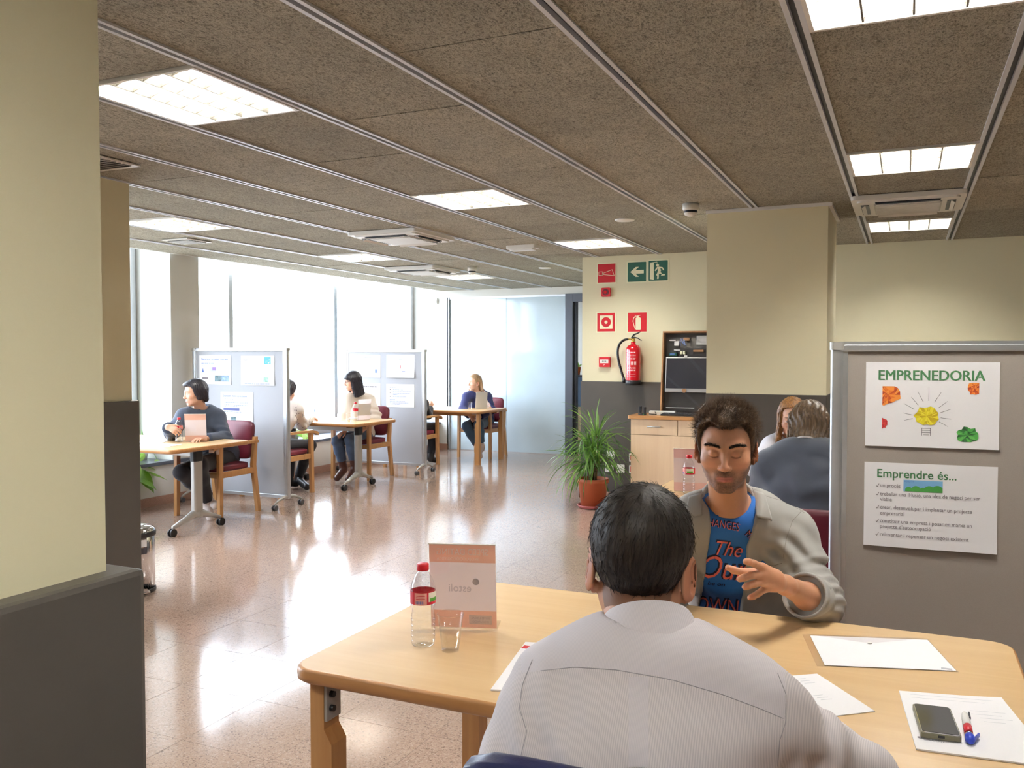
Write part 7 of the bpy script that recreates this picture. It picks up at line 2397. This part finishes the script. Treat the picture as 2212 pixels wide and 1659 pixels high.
WG = Person('black-haired woman with glasses in a cream blouse', J, dict(skin=SK_LIGHT, hair_col=rgb(30, 26, 30), brow=rgb(40, 32, 32), hy=HY, hz=[-0.12, -0.12, -0.11, -0.09, -0.07, -0.05, -0.03, -0.02, -0.01, 0.0, 0.01, 0.02, 0.026, 0.026], size=0.93, girth=0.92, head=0.97, nose=0.85, face_cut=(0.058, 0.07, 0.09), brow_w=0.3))
WG.body(0.013, 0.0055, 0.006)
WG.top(m_cloth('cream_blouse', rgb(234, 222, 212), 0.85, 0.03), 'blouse', 0.018, 0.55, 0.010, [(J['elL'], 0.14, (0.3, 0.3, 1), 0.08, 0.008, 0.4), (lerp(J['pelvis'], J['neck'], 0.6), 0.2, (1, 0.4, 0.4), 0.1, 0.006, 1.0)], (0.07, 0.0), -0.06, 0.026)
WG.trousers(M['jeans'], res=0.011, folds=[(J['knL'], 0.12, (0, 0.4, 1), 0.06, 0.004, 0.2), (J['knR'], 0.12, (0, 0.4, 1), 0.06, 0.004, 1.2)], length=0.75)
WG.shoes(plain('brown_boot', rgb(92, 56, 46), 0.4, vary=0.1), 0.008, high=0.3)
WG.hair_cap(M['hair_blue_black'], 0.013, [('ecap', (0.066, 0.0, 0.03), (0.075, 0.0, -0.21), (0, 1, 0), 0.045, 0.022, 0.03, 0.016), ('ecap', (-0.066, -0.01, 0.03), (-0.085, -0.02, -0.19), (0, 1, 0), 0.055, 0.022, 0.05, 0.018), ('ecap', (0, -0.085, 0.02), (-0.02, -0.10, -0.17), (1, 0, 0), 0.085, 0.03, 0.085, 0.025), ('ell', (0, 0.068, 0.052), (0.064, 0.03, 0.034))], 0.006)
gl = MB()
for sx in (-1, 1):
    pts = [WG.from_head((sx * 0.033 + 0.019 * math.cos(a), 0.098, -0.004 + 0.014 * math.sin(a))) - WG.base for a in np.linspace(0, 2 * math.pi, 17)[:-1]]
    gl.tube(pts, 0.0022, 6, closed=True)
    gl.tube([WG.from_head((sx * 0.052, 0.097, 0.0)) - WG.base, WG.from_head((sx * 0.074, 0.06, 0.002)) - WG.base, WG.from_head((sx * 0.082, -0.01, 0.0)) - WG.base], 0.002, 6)
gl.tube([WG.from_head((-0.014, 0.098, 0.0)) - WG.base, WG.from_head((0, 0.1, 0.003)) - WG.base, WG.from_head((0.014, 0.098, 0.0)) - WG.base], 0.002, 6)
gl.obj('glasses', M['dark_metal'], WG.root)

# ================================================================== person hidden behind the second display panel
J = dict(head=ATY(903, 842, 10.42), face=nrm(V(0.05, 0.98, -0.1)), neck=ATY(902, 866, 10.34), shR=ATY(915, 873, 10.36), shL=ATY(884, 873, 10.36), elR=ATY(925, 897, 10.5), wrR=ATY(930, 880, 10.66), elL=ATY(880, 898, 10.5), wrL=ATY(892, 882, 10.75),
         pelvis=V(-6.08, 10.15, 0.55), knL=V(-6.18, 10.58, 0.50), anL=V(-6.15, 10.5, 0.11), toL=V(-6.15, 10.64, 0.045), knR=V(-5.97, 10.58, 0.50), anR=V(-5.95, 10.45, 0.11), toR=V(-5.93, 10.58, 0.045))
J['handR'] = hand_prims(J['wrR'], V(0.0, 0.6, 0.7), V(0.8, -0.3, 0.2), V(-0.3, -1, 0), 0.9, 0.9)
HP = Person('person in black mostly hidden behind the second display panel', J, dict(skin=SK_LIGHT, hair_col=rgb(30, 26, 28), brow=rgb(50, 38, 34), hy=HY, hz=HZ_M, size=0.93, girth=0.95, head=0.97))
HP.body(0.014, 0.006, 0.006)
HP.top(M['dark_cloth'], 'sweater', 0.016, 0.92, 0.012, (), (0.066, 0.0), -0.08, 0.016)
HP.trousers(M['dark_cloth'], res=0.014); HP.shoes(M['black'], 0.01)
HP.hair_cap(M['hair_black'], 0.014, (), 0.007)

# ================================================================== woman in the navy cardigan at the far table
J = dict(head=AT(1025, 826, 12.72), face=nrm(V(-0.55, -0.83, -0.03)), neck=AT(1030, 849, 12.78), shL=AT(1052, 858, 12.9), shR=AT(1009, 858, 12.68), elL=AT(1062, 886, 12.7), wrL=AT(1034, 902, 12.35), elR=AT(1000, 884, 12.5), wrR=AT(1015, 899, 12.3),
         pelvis=V(-5.74, 11.66, 0.55), knL=AT(1034, 917, 12.25), anL=AT(1040, 965, 12.3), toL=AT(1034, 976, 12.2), knR=AT(1008, 921, 12.25), anR=AT(1034, 968, 12.35), toR=AT(1037, 986, 12.25))
J['handL'] = hand_prims(J['wrL'], V(-0.8, -0.5, -0.3), V(0, -0.6, 0.8), V(0, 0, 1), 0.7, 0.9); J['handR'] = hand_prims(J['wrR'], V(0.7, -0.4, -0.3), V(0, -0.6, 0.8), V(0, 0, 1), 0.7, 0.9)
WN = Person('fair-haired woman in a navy cardigan at the far table', J, dict(skin=SK_LIGHT, hair_col=rgb(150, 118, 88), brow=rgb(120, 90, 66), hy=HY, hz=[-0.12, -0.12, -0.10, -0.06, -0.02, 0.012, 0.01, -0.005, 0.0, 0.02, 0.045, 0.07, 0.085, 0.085], size=0.93, girth=1.05, head=0.96, nose=0.9, face_cut=(0.06, 0.066, 0.105)))
WN.body(0.014, 0.006, 0.006)
def m_print_top():
    t = NT('printed_top')
    n = t.noise(t.coord('Object'), 26.0, 3)
    t.set(Base_Color=t.ramp(n, [(0.35, rgb(206, 90, 80)), (0.45, rgb(236, 220, 214)), (0.6, rgb(240, 232, 226)), (0.68, rgb(110, 110, 140))]), Roughness=0.85)
    return t.m
WN.top(m_print_top(), 'printed_top', 0.010, -0.3, 0.012, (), (0.072, -0.005), -0.04, 0.008)
s2_, f2_, c2_ = WN.side, WN.fwd, lerp(J['pelvis'], J['neck'], 0.66)
def open2(P, d):
    v = P - c2_.astype(F32); x = v @ s2_.astype(F32); y = v @ f2_.astype(F32)
    return smax(d, -np.maximum(np.abs(x - 0.01) - 0.055, -y).astype(F32), 0.008)
WN.top(m_cloth('navy_cardigan', rgb(36, 42, 92), 0.9, 0.06), 'cardigan', 0.020, 0.9, 0.011, [(J['elL'], 0.12, (0.3, 0.3, 1), 0.08, 0.006, 0.4)], (0.078, 0.0), -0.06, 0.02, cut=open2)
WN.trousers(m_cloth('teal_jeans', rgb(58, 84, 110), 0.85, 0.12), res=0.012, length=0.82)
WN.shoes(m_cloth('light_shoe', rgb(200, 180, 176), 0.6), 0.009)
WN.hair_cap(M['hair_blond'], 0.012, [('ecap', (-0.05, -0.07, 0.02), (-0.07, -0.085, -0.12), (1, 0, 0), 0.05, 0.028, 0.05, 0.02), ('ecap', (0.05, -0.07, 0.02), (0.065, -0.05, -0.12), (1, 0, 0), 0.045, 0.028, 0.035, 0.02), ('ell', (0.05, 0.06, -0.12), (0.02, 0.02, 0.03))], 0.0065)

# ================================================================== woman in the slate sweater, seen from behind
J = dict(head=AT(1748, 925, 3.98), face=nrm(V(-0.05, 0.85, -0.5)), head_up=V(0, 0.45, 0.9), neck=AT(1742, 968, 3.90), shL=AT(1662, 1010, 3.92), shR=AT(1815, 1005, 3.86), elL=AT(1640, 1085, 4.05), wrL=V(-0.60, 4.55, 0.78), elR=AT(1850, 1085, 4.05), wrR=V(-0.15, 4.55, 0.78),
         pelvis=V(-0.35, 3.95, 0.55), knL=V(-0.48, 4.40, 0.5), anL=V(-0.48, 4.32, 0.11), toL=V(-0.48, 4.48, 0.045), knR=V(-0.22, 4.40, 0.5), anR=V(-0.22, 4.32, 0.11), toR=V(-0.22, 4.48, 0.045))
WS = Person('brown-haired woman in a slate sweater seen from behind past the grey panel', J, dict(skin=SK_LIGHT, hair_col=rgb(90, 70, 52), brow=rgb(80, 60, 46), hy=HY, hz=HZ_W, size=0.96, girth=1.05, head=0.95))
WS.body(0.012, 0.006, 0.007)
WS.top(m_cloth('slate_sweater', rgb(74, 80, 94), 0.95, 0.06, None, 0.4, 420), 'sweater', 0.022, 0.92, 0.009, [(J['elL'], 0.12, (0.2, 0.6, 1), 0.08, 0.006, 0.4), (lerp(J['shL'], J['elL'], 0.3), 0.10, (1, 0.3, 0.6), 0.06, 0.005, 1.0), (lerp(J['pelvis'], J['neck'], 0.6) + V(0, -0.12, 0), 0.2, (0.5, 0, 1), 0.11, 0.005, 0.3)], (0.056, 0.0), -0.08, 0.022)
collar(WS, m_cloth('white_collar', rgb(232, 226, 226)), h=0.022, leaf=lambda a: (0.010, 0.02), r=(0.070, 0.066), amax=150, off=(0, 0, -0.012))
WS.trousers(M['dark_cloth'], res=0.014); WS.shoes(M['black'], 0.011)
WS.hair_cap(M['hair_mid'], 0.016, [('ecap', (0, -0.075, 0.03), (0.0, -0.075, -0.105), (1, 0, 0), 0.085, 0.03, 0.08, 0.025), ('ecap', (0.07, -0.02, 0.02), (0.082, 0.01, -0.12), (0, 1, 0), 0.05, 0.022, 0.04, 0.018), ('ecap', (-0.07, -0.02, 0.02), (-0.085, 0.01, -0.13), (0, 1, 0), 0.05, 0.022, 0.045, 0.018)], 0.005, ripple=0.004)

# ================================================================== long-haired woman beyond her, by the pillar
J = dict(head=AT(1712, 902, 5.42), face=nrm(V(0.12, -0.95, -0.25)), neck=AT(1708, 948, 5.52), shR=AT(1668, 966, 5.52), shL=AT(1752, 966, 5.56), elR=AT(1632, 1010, 5.28), wrR=AT(1660, 1030, 5.0), elL=AT(1785, 1020, 5.3), wrL=AT(1735, 1035, 5.02),
         pelvis=V(-0.62, 5.80, 0.55), knL=V(-0.50, 5.40, 0.5), anL=V(-0.50, 5.46, 0.11), toL=V(-0.50, 5.32, 0.045), knR=V(-0.74, 5.40, 0.5), anR=V(-0.74, 5.46, 0.11), toR=V(-0.74, 5.32, 0.045))
BW = Person('woman with long streaked brown hair and light grey sleeves beyond the slate sweater', J, dict(skin=SK_LIGHT, hair_col=rgb(96, 66, 40), brow=rgb(90, 64, 46), hy=HY, hz=[-0.12, -0.12, -0.10, -0.06, -0.02, 0.0, 0.0, -0.005, 0.0, 0.02, 0.045, 0.075, 0.092, 0.092], size=0.94, girth=0.95, head=0.97, nose=0.9, face_cut=(0.056, 0.066, 0.105)))
BW.body(0.012, 0.0045, 0.006)
BW.top(m_cloth('light_grey_top', rgb(206, 206, 216), 0.85, 0.03), 'top', 0.014, 0.9, 0.0095, [(J['elR'], 0.12, (0.3, 0.3, 1), 0.07, 0.006, 0.4)], (0.07, 0.0), -0.08, 0.016)
BW.trousers(M['jeans'], res=0.014); BW.shoes(M['black'], 0.011)
BW.hair_cap(M['hair_brown'], 0.014, [('ecap', (0.066, 0.0, 0.03), (0.095, 0.03, -0.20), (0, 1, 0), 0.05, 0.022, 0.045, 0.018), ('ecap', (-0.066, 0.0, 0.03), (-0.09, 0.02, -0.20), (0, 1, 0), 0.05, 0.022, 0.045, 0.018), ('ecap', (0, -0.085, 0.02), (0, -0.085, -0.19), (1, 0, 0), 0.085, 0.03, 0.085, 0.02)], 0.005, ripple=0.004)
